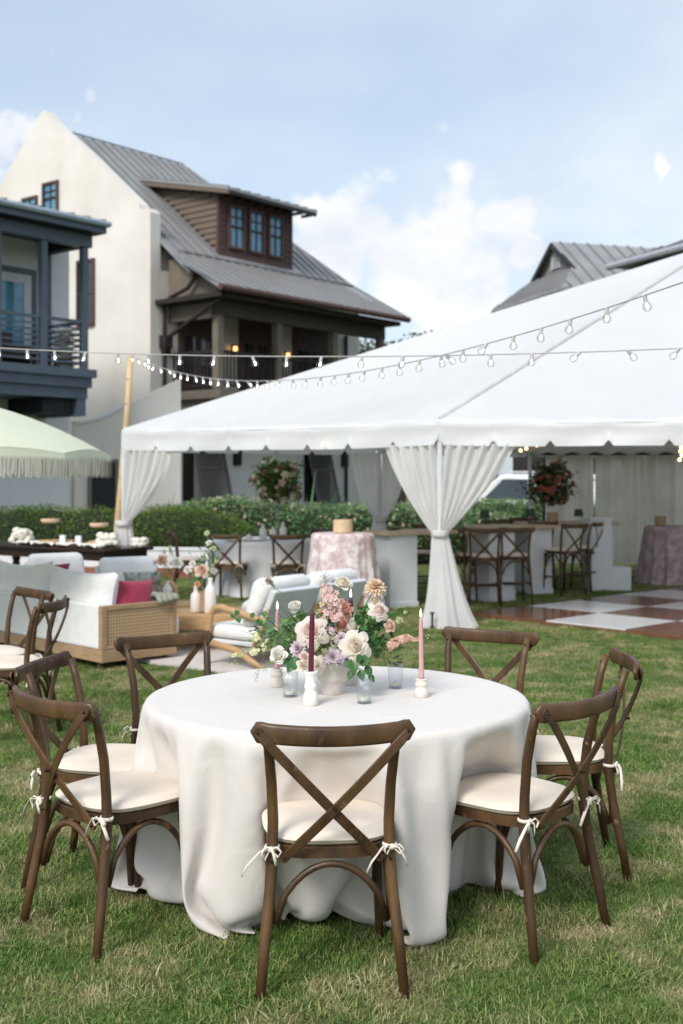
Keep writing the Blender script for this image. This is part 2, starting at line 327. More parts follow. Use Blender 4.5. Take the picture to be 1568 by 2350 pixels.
m_blade = ground_mat('grass_blade', True)
def tuft(seed, n=52, rad=.07):
    r = random.Random(seed); mb = MB(); tone = []
    for i in range(n):
        q = r.random() * 2 * pi; d = sqrt(r.random()) * rad; x, y = d * cos(q), d * sin(q)
        h = r.uniform(.008, .022); lean = r.uniform(.2, 1.6) * h; la = r.random() * 2 * pi; w = r.uniform(.0009, .0017); wa = la + pi / 2 + r.uniform(-.6, .6)
        if r.random() < .14: h *= .5; lean = r.uniform(.025, .06); w *= 1.5
        wx, wy = cos(wa) * w, sin(wa) * w; lx, ly = cos(la) * lean, sin(la) * lean
        mb.add([(x - wx, y - wy, 0), (x + wx, y + wy, 0), (x + lx * .35 + wx * .8, y + ly * .35 + wy * .8, h * .6), (x + lx * .35 - wx * .8, y + ly * .35 - wy * .8, h * .6), (x + lx, y + ly, h)], [(0, 1, 2, 3), (3, 2, 4)])
        tone += [r.uniform(0, .45)] * 5
    me = mb.mesh('grass_tuft', m_blade); a = me.attributes.new('tone', 'FLOAT', 'POINT'); a.data.foreach_set('value', tone)
    return bpy.data.objects.new('grass_tuft', me)
def inside_floor(x, y):
    dx, dy = x - 1.57, y - 13.74; s = dx * .685 - dy * .729; t = dx * .729 + dy * .685
    return s > -.12 and s < 7.4 and t > -.12 and t < 7.4
tc_col = bpy.data.collections.new('tufts')
for k in range(4): tc_col.objects.link(tuft(50 + k))
gm = MB(); dens = []; cs = .5
y = 2.6
while y < 22:
    lim = .33 * y + 1.6; x = -lim
    while x < lim:
        if not inside_floor(x + cs / 2, y + cs / 2) and not (y > 18.2 and x < 2):
            gm.add([(x, y, .001), (x + cs, y, .001), (x + cs, y + cs, .001), (x, y + cs, .001)], [(0, 1, 2, 3)])
            dens.append(620 if y < 6 else 430 if y < 9 else 240 if y < 13 else 130)
        x += cs
    y += cs
go = gm.build('grass', m_blade)
da = go.data.attributes.new('dens', 'FLOAT', 'FACE'); da.data.foreach_set('value', dens)
tag(go, 'short green lawn grass with straw coloured patches', 'grass', kind='stuff')
ng = bpy.data.node_groups.new('lawn', 'GeometryNodeTree'); ng.interface.new_socket('Geometry', in_out='INPUT', socket_type='NodeSocketGeometry'); ng.interface.new_socket('Geometry', in_out='OUTPUT', socket_type='NodeSocketGeometry')
A = lambda t: ng.nodes.new(t)
gi = A('NodeGroupInput'); g2 = A('NodeGroupOutput'); dp = A('GeometryNodeDistributePointsOnFaces'); na = A('GeometryNodeInputNamedAttribute'); na.data_type = 'FLOAT'; na.inputs['Name'].default_value = 'dens'
ci = A('GeometryNodeCollectionInfo'); ci.inputs['Collection'].default_value = tc_col; ci.inputs['Separate Children'].default_value = True; ci.inputs['Reset Children'].default_value = True
ip = A('GeometryNodeInstanceOnPoints'); ip.inputs['Pick Instance'].default_value = True
rr = A('FunctionNodeRandomValue'); rr.data_type = 'FLOAT_VECTOR'; rr.inputs['Min'].default_value = (-.14, -.14, 0); rr.inputs['Max'].default_value = (.14, .14, 6.28)
rs = A('FunctionNodeRandomValue'); rs.data_type = 'FLOAT'; rs.inputs[2].default_value = .55; rs.inputs[3].default_value = 1.45
po = A('GeometryNodeInputPosition'); nn_ = A('ShaderNodeTexNoise'); nn_.inputs['Scale'].default_value = 2.6; nn_.inputs['Detail'].default_value = 4; mr_ = A('ShaderNodeMapRange'); mr_.inputs[1].default_value = .35; mr_.inputs[2].default_value = .65; mr_.inputs[3].default_value = .55; mr_.inputs[4].default_value = 1.35; mu_ = A('ShaderNodeMath'); mu_.operation = 'MULTIPLY'
ng.links.new(po.outputs[0], nn_.inputs['Vector']); ng.links.new(nn_.outputs['Fac'], mr_.inputs[0]); ng.links.new(mr_.outputs[0], mu_.inputs[0]); ng.links.new(rs.outputs[1], mu_.inputs[1])
for a, b in ((gi.outputs[0], dp.inputs['Mesh']), (na.outputs[0], dp.inputs['Density']), (dp.outputs['Points'], ip.inputs['Points']), (ci.outputs[0], ip.inputs['Instance']), (rr.outputs[0], ip.inputs['Rotation']), (mu_.outputs[0], ip.inputs['Scale']), (ip.outputs[0], g2.inputs[0])): ng.links.new(a, b)
md = go.modifiers.new('lawn', 'NODES'); md.node_group = ng

# ------------------------------------------------------------------ cream house on the left: local x points out of its long side, y runs back along it
HA = -math.atan2(.629, .777)
house = empty('house', (-4.92, 30, 0), HA, 'cream stucco house with pointed gable, grey metal roof, dormer and upper porch', 'house')
def hb(name, m, boxes, **k):
    mb = MB()
    for lo, hi in boxes: mb.box(lo, hi)
    return mb.build(name, m, house, **k)
# body with gable attic
hb('wall', m_stucco, [((-8.9, .36, 0), (0, 8.7, 7.0))])
MB().prism([(-8.5, .36, 7.0), (-.25, .36, 7.0), (-.25, .36, 7.6), (-4.46, .36, 11.1), (-8.5, .36, 7.75)], (0, 5.0, 0)).build('attic_wall', m_stucco, house)
# parapet gable: rises proud of the roof, with a kneeler block at its foot
def gx(t): return -t
gp = [(-8.95, 0, 0), (0, 0, 0), (0, 0, 8.45), (-.13, 0, 8.58), (-.40, 0, 8.58), (-.43, 0, 8.72), (-2.4, 0, 10.32), (-3.5, 0, 11.15), (-4.1, 0, 11.62), (-4.33, 0, 11.88), (-4.46, 0, 11.95), (-4.6, 0, 11.88), (-4.85, 0, 11.62), (-5.45, 0, 11.12), (-6.5, 0, 10.2), (-8.5, 0, 8.58), (-8.95, 0, 8.5)]
MB().prism(gp, (0, .35, 0)).build('gable', m_stucco, house)
# main roof
def mz(x): return 7.8 - .83 * x
def slab(pts, th, name, m, par=house): return MB().prism(pts, (0, 0, -th)).build(name, m, par)
slab([(-4.46, .36, 11.50), (-4.46, 5.35, 11.50), (.42, 7.9, 7.46), (.42, .36, 7.46)], .12, 'roof', m_metal)
slab([(-4.46, .36, 11.50), (-4.46, 5.35, 11.50), (-9.4, 7.6, 7.40), (-9.4, .36, 7.40)], .12, 'roof', m_metal)
slab([(-4.46, 5.35, 11.49), (.42, 7.9, 7.45), (.42, 9.0, 7.0), (-9.4, 9.0, 7.0), (-9.4, 7.6, 7.4)], .12, 'roof', m_metal)
slab([(.42, .36, 7.46), (.42, .66, 7.46), (1.12, .66, 6.86), (1.12, .36, 6.86)], .12, 'roof', m_metal)          # strip that runs on beside the gable
# porch roof
PX0, PZ0, PX1, PZ1 = .40, 7.47, 2.55, 6.33
slab([(PX0, .72, PZ0), (PX0, 7.9, PZ0), (PX1, 7.7, PZ1), (PX1, -.05, PZ1), (.9, .2, 7.2)], .10, 'porch_roof', m_metal)
sm = MB().beam((0, 0, 0), (0, 0, 1), .035, .05).mesh('seam', m_seam)
def seam(p0, p1, par=house):
    p0 = Vector(p0); p1 = Vector(p1); d = p1 - p0
    q = d.to_track_quat('Z', 'Y').to_matrix().to_4x4(); M = Matrix.Translation(p0) @ q @ Matrix.Diagonal((1, 1, d.length, 1)); return inst(sm, 'seam', par, M)
for i in range(20):
    y = .62 + i * .37
    if y > 7.7: break
    xt = -4.46 if y < 5.35 else -4.46 + (y - 5.35) / 2.55 * 4.88
    xb = .42
    if 2.15 < y < 5.7: seam((xt, y, mz(xt) + .03), (-2.9, y, mz(-2.9) + .03))
    else: seam((xt, y, mz(xt) + .03), (xb, y, mz(xb) + .03))
for i in range(21):
    y = -.02 + i * .37
    y0 = max(y, .72) if y < .72 else y
    if y > 7.55: break
    x0 = PX0 if .72 <= y < 7 else (.9 if y < .72 else PX0 + (y - 7) / .7 * 2.15)
    z = lambda x: PZ0 + (x - PX0) / (PX1 - PX0) * (PZ1 - PZ0)
    seam((x0, y, z(x0) + .02), (PX1, y, z(PX1) + .02))
seam((-4.46, .36, 11.55), (-4.46, 5.35, 11.55)); seam((-4.46, 5.35, 11.53), (.42, 7.9, 7.49)); seam((.42, 7.9, 7.49), (PX1, 7.7, PZ1 + .03)); seam((PX0, .72, PZ0 + .04), (PX0, 7.9, PZ0 + .04))
MB().tube([(PX1 + .06, -.08, PZ1 - .07), (PX1 + .06, 7.75, PZ1 - .07)], .085, 8).build('gutter', m_umber, house)
MB().tube([(1.17, .33, 6.80), (1.17, .66, 6.80)], .08, 8).build('gutter', m_umber, house)
# porch soffit, beam, posts, floor
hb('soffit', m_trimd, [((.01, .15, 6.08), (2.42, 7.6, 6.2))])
hb('beam', mat('brown_beam', (.075, .06, .05)), [((1.62, .6, 5.72), (1.84, 7.62, 6.08))]); hb('beam', m_trim, [((.01, .62, 5.66), (1.60, .8, 6.06))])
MB().prism([(.01, .63, 6.07), (1.7, .63, 6.10), (1.9, .63, 6.5), (.42, .63, 7.25), (.01, .63, 7.3)], (0, .1, 0)).build('porch_gable', m_trim, house)
for a in (.72, 2.95, 5.3, 7.5): hb('post', m_trim, [((1.63, a - .1, 3.86), (1.83, a + .1, 5.72))])
hb('porch_floor', m_trim, [((.01, .55, 3.62), (1.98, 7.7, 3.84)), ((.01, .7, 3.34), (1.8, 7.6, 3.61))])
for a in (.9, 3.0, 5.2, 7.3): hb('bracket', m_trim, [((.01, a, 2.9), (.3, a + .22, 3.33)), ((.3, a, 3.1), (1.2, a + .2, 3.33))])
bal = MB().box((-.018, -.018, 3.98), (.018, .018, 4.78)).mesh('baluster', m_trimd)
hb('rail', m_trimd, [((1.68, .8, 4.78), (1.80, 7.45, 4.86)), ((1.70, .8, 3.94), (1.78, 7.45, 3.99))]); hb('rail', m_trimd, [((.02, .66, 4.78), (1.64, .77, 4.86)), ((.02, .68, 3.94), (1.64, .75, 3.99))])
a = .92
while a < 7.4:
    if min(abs(a - p) for p in (2.95, 5.3)) > .13: inst(bal, 'baluster', house, Matrix.Translation((1.74, a, 0)))
    a += .125
for k in range(12): inst(bal, 'baluster', house, Matrix.Translation((.12 + k * .125, .715, 0)))
# piers / doors on the porch wall
for (a0, a1) in ((.95, 2.45), (3.25, 4.6), (5.5, 7.15)):
    hb('door_surround', m_umber, [((.004, a0, 3.85), (.05, a0 + .12, 5.65)), ((.004, a1 - .12, 3.85), (.05, a1, 5.65)), ((.004, a0, 5.5), (.05, a1, 6.05))])
    mid = (a0 + a1) / 2
    for (d0, d1) in ((a0 + .12, mid), (mid, a1 - .12)):
        d = hb('door', m_umber, [((.004, d0 + .01, 3.85), (.03, d0 + .10, 5.5)), ((.004, d1 - .1, 3.85), (.03, d1 - .01, 5.5)), ((.004, d0 + .1, 3.85), (.03, d1 - .1, 4.15)), ((.004, d0 + .1, 5.38), (.03, d1 - .1, 5.5)), ((.004, (d0 + d1) / 2 - .012, 4.15), (.028, (d0 + d1) / 2 + .012, 5.38)), ((.004, d0 + .1, 4.75), (.028, d1 - .1, 4.78))])
        MB().box((.003, d0 + .1, 4.15), (.015, d1 - .1, 5.38)).build('pane', m_paned, d)
def sconce(a, z=5.15):
    o = empty('wall_lantern', (0, 0, 0)); o.parent = house
    MB().box((0, -.05, -.16), (.03, .05, .14)).box((.03, -.02, .1), (.14, .02, .13)).lathe([(.03, -.12), (.055, -.1), (.06, -.09)], 8, (.12, 0, 0)).lathe([(.07, .09), (.02, .15)], 8, (.12, 0, 0)).build('bracket', m_trimd, o)
    MB().lathe([(.05, -.09), (.055, 0), (.05, .09)], 8, (.12, 0, 0)).build('glass', emat('amber_lamp_%d' % int(a * 10), (1.0, .50, .18), 2.2), o)
    o.location = (.0, a, z)
sconce(3.0); sconce(5.2)
# downpipes
def pipe(pts): return MB().tube(pts, .055, 8).build('downpipe', m_trimd, house)
pipe([(1.17, .5, 6.75), (.9, .45, 6.45), (.25, .42, 6.25), (.08, .42, 6.1), (.08, .42, 0)])
pipe([(2.55, .3, 6.2), (1.4, .36, 5.72), (.1, .42, 5.2)])
MB().box((-.02, .30, 4.98), (.24, .56, 5.3)).prism([(0, .32, 4.98), (.22, .32, 4.98), (.15, .36, 4.8), (.04, .36, 4.8)], (0, .2, 0)).build('leader_box', m_trimd, house)
pipe([(.08, 7.95, 6.0), (.08, 7.95, 0)]); MB().box((-.02, 7.85, 4.6), (.2, 8.1, 4.85)).build('leader_box', m_trimd, house); pipe([(.1, 7.95, 4.85), (1.8, 7.9, 5.55)])
# dormer
DX = .12; D0, D1 = 2.32, 5.32
dm = MB(); dm.box((DX - .06, D0, mz(DX) - .2), (DX, D1, 9.42)); dm.build('dormer_face', m_umber, house)
for k in range(12):                                                       # cheek boards, each a piece
    z0 = mz(DX) - .05 + k * .165; z1 = z0 + .158
    if z1 > 9.95: break
    xb = (7.8 - z0) / .83
    xt = DX
    zt = lambda x: 9.37 + (DX + .6 - x) * .225
    x_top = min(DX, max((7.8 - z0) / .83, -2.7))
    x_hi = DX if z1 < zt(DX) - .12 else DX + .6 - (z1 + .12 - 9.37) / .225
    if x_hi - x_top > .05: MB().prism([(x_top, D0, z0), (x_hi, D0, z0), (x_hi, D0 + .03, z1), (max(x_top, (7.8 - z1) / .83), D0 + .03, z1)], (0, .10, 0)).build('board', m_shing, house)
MB().prism([(DX - .06, D0 + .06, 7.5), (DX - .06, D0 + .06, 9.35), (-2.6, D0 + .06, 9.95)], (0, D1 - D0 - .1, 0)).build('dormer_body', m_shing, house)
for k in range(11):
    z0 = mz(DX) + .0 + k * .165
    if z0 + .15 > 9.35: break
    for (q0, q1) in ((D0 + .06, D0 + .24), (D1 - .24, D1 - .06)): MB().prism([(DX, q0, z0), (DX + .03, q0, z0), (DX + .008, q0, z0 + .155), (DX, q0, z0 + .155)], (0, q1 - q0, 0)).build('board', m_umber, house)
hb('trim', m_umber, [((DX + .002, D0 - .03, 7.65), (DX + .045, D0 + .07, 9.36)), ((DX + .002, D1 - .07, 7.65), (DX + .045, D1 + .03, 9.36)), ((DX + .002, D0 + .07, 9.2), (DX + .04, D1 - .07, 9.36)), ((DX + .002, D0 + .07, 7.55), (DX + .05, D1 - .07, 7.78))])
def window(x, a0, a1, z0, z1, mp=m_pane, mf=m_umber, rows=(2, 2), axis='x', mull=.018, fw=.07):
    """sash window on the long side (axis x) or on the gable (axis y)"""
    T = (lambda d, a, z: (x + d, a, z)) if axis == 'x' else (lambda d, a, z: (a, x - d, z))
    def bx(mb, d0, d1, p0, p1, q0, q1):
        A_ = T(d0, p0, q0); B_ = T(d1, p1, q1); mb.box([min(i, j) for i, j in zip(A_, B_)], [max(i, j) for i, j in zip(A_, B_)])
    f = MB(); bx(f, .002, .075, a0 - fw, a0, z0 - fw, z1 + fw); bx(f, .002, .075, a1, a1 + fw, z0 - fw, z1 + fw); bx(f, .002, .075, a0, a1, z1, z1 + fw); bx(f, .002, .10, a0, a1, z0 - fw, z0)
    fo = f.build('window', mf, house)
    zm = (z0 + z1) / 2; s = MB(); bx(s, .03, .055, a0, a1, zm - .03, zm + .03)
    for k in (1,): bx(s, .022, .045, a0 + (a1 - a0) * k / 2 - mull, a0 + (a1 - a0) * k / 2 + mull, z0, z1)
    bx(s, .022, .045, a0, a1, (zm + z1) / 2 - mull, (zm + z1) / 2 + mull)
    s.build('sash', m_trimd if mp is m_pane else mf, fo)
    for (q0, q1) in ((z0, zm), (zm, z1)):
        p = MB(); bx(p, .004, .022, a0, a1, q0, q1); p.build('pane', mp, fo)
for k in range(3):
    c = D0 + .70 + k * .80; window(DX, c - .25, c + .25, 7.98, 9.08)
# dormer roof with rafter ends
slab([(.78, D0 - .28, 9.38), (.78, D1 + .42, 9.38), (-2.85, D1 + .42, 10.2), (-2.85, D0 - .28, 10.2)], .07, 'dormer_roof', m_metal)
hb('fascia', m_trimd, [((.70, D0 - .26, 9.22), (.77, D1 + .40, 9.31))])
MB().prism([(.78, D0 - .27, 9.30), (-2.8, D0 - .27, 10.1), (-2.8, D0 - .27, 9.98), (.78, D0 - .27, 9.2)], (0, .06, 0)).build('fascia', m_shing, house)
for k in range(10): seam((.79, D0 - .24 + k * .4, 9.395), (-2.8, D0 - .24 + k * .4, 10.2))
for k in range(10): hb('rafter', m_trimd, [((.16, D0 - .2 + k * .4, 9.26), (.69, D0 - .13 + k * .4, 9.33))])
# gable windows
window(0, -4.38, -3.82, 9.02, 9.80, axis='y'); window(0, -5.33, -4.77, 8.86, 9.52, axis='y'); window(0, -2.86, -2.26, 5.78, 7.45, mp=m_paned, axis='y')
# ground floor: white plinth wall, Bahama shutters
hb('plinth_wall', m_stuccow, [((.004, .37, 0), (.03, 8.69, 3.3))])
m_shut = mat('grey_shutter_paint', (.14, .125, .125), (.12, .105, .105))
def shutter(a0, a1, z0, z1, out):
    o = empty('shutter', (0, 0, 0)); o.parent = house
    w = a1 - a0; Lz = sqrt(out * out + (z1 - z0) ** 2)
    MB().box((0, 0, -Lz), (.05, .07, 0)).box((0, w - .07, -Lz), (.05, w, 0)).box((0, .07, -.08), (.05, w - .07, 0)).box((0, .07, -Lz), (.05, w - .07, -Lz + .08)).box((0, .07, -Lz * .42), (.05, w - .07, -Lz * .42 + .06)).build('shutter_frame', m_shut, o)
    sl = MB().beam((.025, .07, 0), (.025, w - .07, 0), .062, .010, up=(1, 0, .7)).mesh('slat', m_shut); n = int(Lz / .065)
    for k in range(1, n): inst(sl, 'slat', o, Matrix.Translation((0, 0, -k * Lz / n)))
    o.location = (.06, a0, z1); o.rotation_euler = (0, -atan2(out, z1 - z0), 0)
hb('window', m_trimd, [((.031, 1.1, 1.0), (.045, 1.5, 2.6))]); shutter(1.45, 2.55, .85, 2.55, .42); shutter(6.1, 7.15, .85, 2.5, .42)
hb('window', m_paned, [((.031, 6.0, .9), (.045, 7.2, 2.4))])
for a in (3.0, 7.75): hb('bracket', m_trimd, [((.031, a, 1.95), (.18, a + .2, 2.75))])

# low wing wall with a swept top
g0 = W(172, 975, 27.0); g1 = W(292, 925, 27.6)
ww = empty('garden_wall', (g0.x, g0.y, 0), atan2(g1.y - g0.y, g1.x - g0.x), 'cream garden wall with swept curved top in front of the gable', 'wall')
poly = [(0, 0, 0), (2.6, 0, 0), (2.6, 0, 4.0)]
for k in range(9): t = k / 8; poly.append((1.35 * (1 - t), 0, 3.38 - .52 * sin(t * pi / 2) - .03 * 0))
MB().prism(poly, (0, .3, 0)).build('wall_body', m_stucco, ww)
cp = MB()
for k in range(8):
    p = poly[3 + k]; q = poly[4 + k]; cp.beam((p[0], .15, p[2] + .03), (q[0], .15, q[2] + .03), .38, .06)
cp.build('coping', m_stuccow, ww)
MB().box((.38, -.03, 0), (.95, -.004, 2.02)).build('doorway', m_blued, ww)
gt = MB().box((.30, -.06, 0), (.38, -.005, 2.05)).box((.95, -.06, 0), (1.03, -.005, 2.05)).box((.38, -.06, 1.97), (.95, -.005, 2.05)).build('door_frame', m_trim, ww)

# ------------------------------------------------------------------ slate blue porch building, far left
bc = W(223, 849, 25.6); DZ = bc.z
bb = empty('porch_building', (bc.x, bc.y, 0), HA, 'white building with slate blue two storey porch at left edge', 'building')
def bx2(name, m, boxes, **k):
    mb = MB()
    for lo, hi in boxes: mb.box(lo, hi)
    return mb.build(name, m, bb, **k)
bx2('wall', m_stuccow, [((-6, -9, 0), (-1.55, .45, 6.95))])
bx2('deck', m_blue, [((-1.54, -9, DZ - .18), (.0, 0, DZ)), ((-1.54, -9, DZ - .40), (-.07, -.08, DZ - .185))])
bx2('deck_beam', m_blue, [((-1.5, -9, DZ - .64), (-.14, -.15, DZ - .405))])
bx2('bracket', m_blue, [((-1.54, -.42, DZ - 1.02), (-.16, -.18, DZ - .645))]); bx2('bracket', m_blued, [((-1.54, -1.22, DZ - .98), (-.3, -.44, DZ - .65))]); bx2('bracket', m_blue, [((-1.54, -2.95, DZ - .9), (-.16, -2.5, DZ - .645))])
RZ = 1.53 + 579 / F * 26
for s in (.22, 1.3, 2.44, 3.56, 4.7): bx2('post', m_blue, [((-.24, -s - .08, DZ), (-.10, -s + .06, RZ - .32))])
bx2('post', m_blue, [((-1.52, -.32, DZ), (-1.4, -.16, RZ - .32))])
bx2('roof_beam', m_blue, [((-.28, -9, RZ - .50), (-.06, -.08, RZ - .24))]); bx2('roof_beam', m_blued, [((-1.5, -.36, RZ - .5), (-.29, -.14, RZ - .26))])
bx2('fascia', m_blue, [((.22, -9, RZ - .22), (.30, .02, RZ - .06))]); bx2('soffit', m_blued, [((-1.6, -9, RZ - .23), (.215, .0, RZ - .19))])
MB().tube([(.36, -9, RZ - .03), (.36, .04, RZ - .03)], .07, 8).build('gutter', mat('pale_gutter', (.34, .40, .47), (.30, .36, .43), rough=.4), bb)
MB().prism([(.40, .08, RZ + .02), (.40, -9, RZ + .02), (-3.2, -9, RZ + .62), (-3.2, -1.4, RZ + .62)], (0, 0, -.08)).build('roof', m_metal, bb)
MB().prism([(.38, .08, RZ + .01), (-3.2, -1.4, RZ + .61), (-5, .4, RZ)], (0, 0, -.08)).build('roof', m_metal, bb)
for k in range(16): seam((.40, -.1 - k * .42, RZ + .04), (-3.1 if k > 3 else -.3 - k * .75, -.1 - k * .42, RZ + .04 + (.57 if k > 3 else (.7 + k * .75) / 3.6 * .6)), bb)
r_ = MB().box((-.20, -9, DZ + 1.0), (-.14, -.2, DZ + 1.07)); r_.build('rail', m_blue, bb)
for k in range(7): MB().box((-.185, -9, DZ + .12 + k * .125), (-.155, -.2, DZ + .16 + k * .125)).build('rail_bar', m_blue, bb)
for k in range(7): MB().box((-1.4, -.22, DZ + .12 + k * .125), (-.25, -.19, DZ + .16 + k * .125)).build('rail_bar', m_blue, bb)
MB().box((-1.4, -.24, DZ + 1.0), (-.25, -.18, DZ + 1.07)).build('rail', m_blue, bb)
dd = bx2('door', mat('white_door_paint', (.62, .64, .66)), [((-1.545, -1.85, DZ), (-1.50, -1.67, DZ + 2.15)), ((-1.545, -.82, DZ), (-1.50, -.62, DZ + 2.15)), ((-1.545, -1.67, DZ + 1.95), (-1.50, -.82, DZ + 2.15)), ((-1.545, -1.67, DZ), (-1.50, -.82, DZ + .25))])
MB().box((-1.545, -1.67, DZ + .25), (-1.52, -.82, DZ + 1.95)).build('pane', m_pane, dd)
bx2('door_surround', m_blue, [((-1.548, -.61, DZ), (-1.48, -.50, DZ + 2.28)), ((-1.548, -1.97, DZ), (-1.48, -1.86, DZ + 2.28)), ((-1.548, -1.86, DZ + 2.16), (-1.48, -.61, DZ + 2.28))])
bx2('lower_window', m_blue, [((-1.545, -3.9, .2), (-1.49, -2.75, 2.4))])
# woven lounge chair on that balcony
bM = Matrix.Translation(bb.location) @ Matrix.Rotation(HA, 4, 'Z')
lp = bM @ Vector((-.72, -.62, DZ))
wc = empty('wicker_chair', lp, HA, 'woven wicker lounge chair on the slate blue balcony', 'chair')
m_wick = mat('pale_wicker', (.42, .36, .30), (.34, .28, .23), scale=20)
for k in range(9): MB().tube([(-.32, .28, .08 + k * .1), (0, .34 + .05 * (k % 2), .08 + k * .1), (.32, .28, .08 + k * .1), (.36, -.1, .06 + k * .085)], .03, 6).build('band', m_wick, wc)
MB().box((-.3, -.35, .33), (.3, .25, .43)).build('seat', mat('brown_seat', (.10, .075, .07)), wc, bevel=.03)
for sx in (-.28, .28):
    for sy in (-.3, .25): MB().box((sx - .02, sy - .02, 0), (sx + .02, sy + .02, .34)).build('leg', m_trimd, wc)
lp = bM @ Vector((-.75, -1.7, DZ))
bs = empty('balcony_sofa', lp, HA, 'dark outdoor sofa behind the slate blue rail', 'sofa')
MB().box((-.35, -.55, .12), (.35, .3, .42)).build('seat', mat('dark_brown_weave', (.07, .055, .055)), bs, bevel=.03); MB().box((-.5, -.55, .12), (-.36, .3, .78)).build('backrest', mat('dark_brown_weave_back', (.08, .06, .06)), bs, bevel=.03)
for sy in (-.5, .24): MB().box((-.45, sy, 0), (.3, sy + .05, .12)).build('leg', m_trimd, bs)

# ------------------------------------------------------------------ grey roofed house on the right, beyond the tent
rh = empty('house', (6.07, 32, 0), atan2(.285, .959), 'grey metal roofed house with louvred gablet rising behind the tent', 'house')
rc = lambda n, m, mb: mb.build(n, m, rh)
rc('wall', m_trimd, MB().box((.5, .45, 0), (10, 4.3, 6.72)))
rc('roof', m_metal, MB().prism([(0, 0, 6.86), (10, 0, 6.86), (10, 2.4, 8.6), (.86, 2.4, 8.6), (.86, 1.1, 7.66)], (0, 0, -.1)))
rc('roof', m_metal, MB().prism([(0, 4.8, 6.86), (10, 4.8, 6.86), (10, 2.4, 8.6), (.86, 2.4, 8.6), (.86, 3.7, 7.66)], (0, 0, -.1)))
rc('skirt_roof', m_metal, MB().prism([(0, 0, 6.85), (.86, 1.1, 7.62), (.86, 3.7, 7.62), (0, 4.8, 6.85)], (0, 0, -.1)))
rc('soffit', m_trimd, MB().box((.06, .06, 6.66), (9.9, 4.74, 6.73)))
rc('fascia', m_trim, MB().box((-.02, -.02, 6.68), (.05, 4.82, 6.78)).box((.05, -.02, 6.68), (10, .05, 6.78)))
rc('gable_wall', mat('grey_siding', (.30, .29, .28)), MB().prism([(1.05, 1.1, 7.55), (1.05, 3.7, 7.55), (1.05, 2.4, 8.5)], (.1, 0, 0)))
lv = rc('louvre', m_stuccow, MB().box((1.0, 2.12, 7.8), (1.04, 2.16, 8.3)).box((1.0, 2.64, 7.8), (1.04, 2.68, 8.3)).box((1.0, 2.16, 8.26), (1.04, 2.64, 8.3)))
for k in range(6): MB().box((1.0, 2.16, 7.82 + k * .075), (1.03, 2.64, 7.86 + k * .075)).build('slat', m_greyup, lv)
rc('rake_board', m_trimd, MB().beam((.88, 1.0, 7.52), (.88, 2.4, 8.5), .1, .14).beam((.88, 3.8, 7.52), (.88, 2.4, 8.5), .1, .14))
for k in range(22):
    x = .25 + k * .45
    if x < 1.0: y0 = 0; seam((x, 0, 6.9), (x, 1.1 * x / .86, 6.88 + .78 * x / .86), rh)
    else: seam((x, 0, 6.89), (x, 2.4, 8.62), rh)
for k in range(14):
    y = .3 + k * .33
    xx = .86 * min(1, y / 1.1, (4.8 - y) / 1.1)
    seam((0, y, 6.88), (xx, y, 6.86 + .78 * xx / .86), rh)
e0 = W(1408, 608, 30); e1 = W(1700, 552, 26)
r2 = empty('house', (e0.x, e0.y, 0), atan2(e1.y - e0.y, e1.x - e0.x), 'pale metal eave of another house at the right edge behind the tent', 'house')
Lw = (e1 - e0).xy.length; z0 = e0.z; z1 = e1.z
MB().prism([(0, -.1, z0), (Lw, -.1, z0 + .05), (Lw, 3.2, z0 + 1.25), (1.6, 3.2, z0 + 1.22)], (0, 0, -.09)).build('roof', m_metal, r2)
MB().prism([(0, -.1, z0), (1.6, 3.2, z0 + 1.21), (0.2, 6, z0)], (0, 0, -.09)).build('roof', m_metal, r2)
MB().tube([(-.05, -.14, z0 - .06), (Lw, -.14, z0 - .02)], .09, 8).build('gutter', mat('galvanised_gutter', (.42, .44, .48), (.36, .38, .42), rough=.35), r2)
MB().box((.15, .5, 0), (Lw, 3.2, z0 - .12)).build('wall', m_trim, r2)
for k in range(12): seam((.4 + k * .42, -.08, z0 + .03), (.4 + k * .42, min(3.2, .3 + k * .6), z0 + .05 + 1.2 * min(1, (.4 + k * .6) / 3.3)), r2)
# ------------------------------------------------------------------ planting
def leafmat(name, cs, rough=.5, trans=.3):
    m = bpy.data.materials.new(name); m.use_nodes = True; t = m.node_tree; N = t.nodes; L = t.links; b = N['Principled BSDF']; b.inputs['Roughness'].default_value = rough; b.inputs['Specular IOR Level'].default_value = .3
    at = N.new('ShaderNodeAttribute'); at.attribute_name = 'tone'; r = N.new('ShaderNodeValToRGB'); r.color_ramp.interpolation = 'LINEAR'; L.new(at.outputs['Fac'], r.inputs[0]); e = r.color_ramp.elements
    e[0].position = 0; e[0].color = (*cs[0], 1); e[1].position = 1; e[1].color = (*cs[-1], 1)
    for i, c in enumerate(cs[1:-1]): x = e.new((i + 1) / (len(cs) - 1)); x.color = (*c, 1)
    L.new(r.outputs[0], b.inputs['Base Color']); tr = N.new('ShaderNodeBsdfTranslucent'); L.new(r.outputs[0], tr.inputs[0]); ms = N.new('ShaderNodeMixShader'); ms.inputs[0].default_value = trans
    L.new(b.outputs[0], ms.inputs[1]); L.new(tr.outputs[0], ms.inputs[2]); L.new(ms.outputs[0], N['Material Output'].inputs[0]); return m
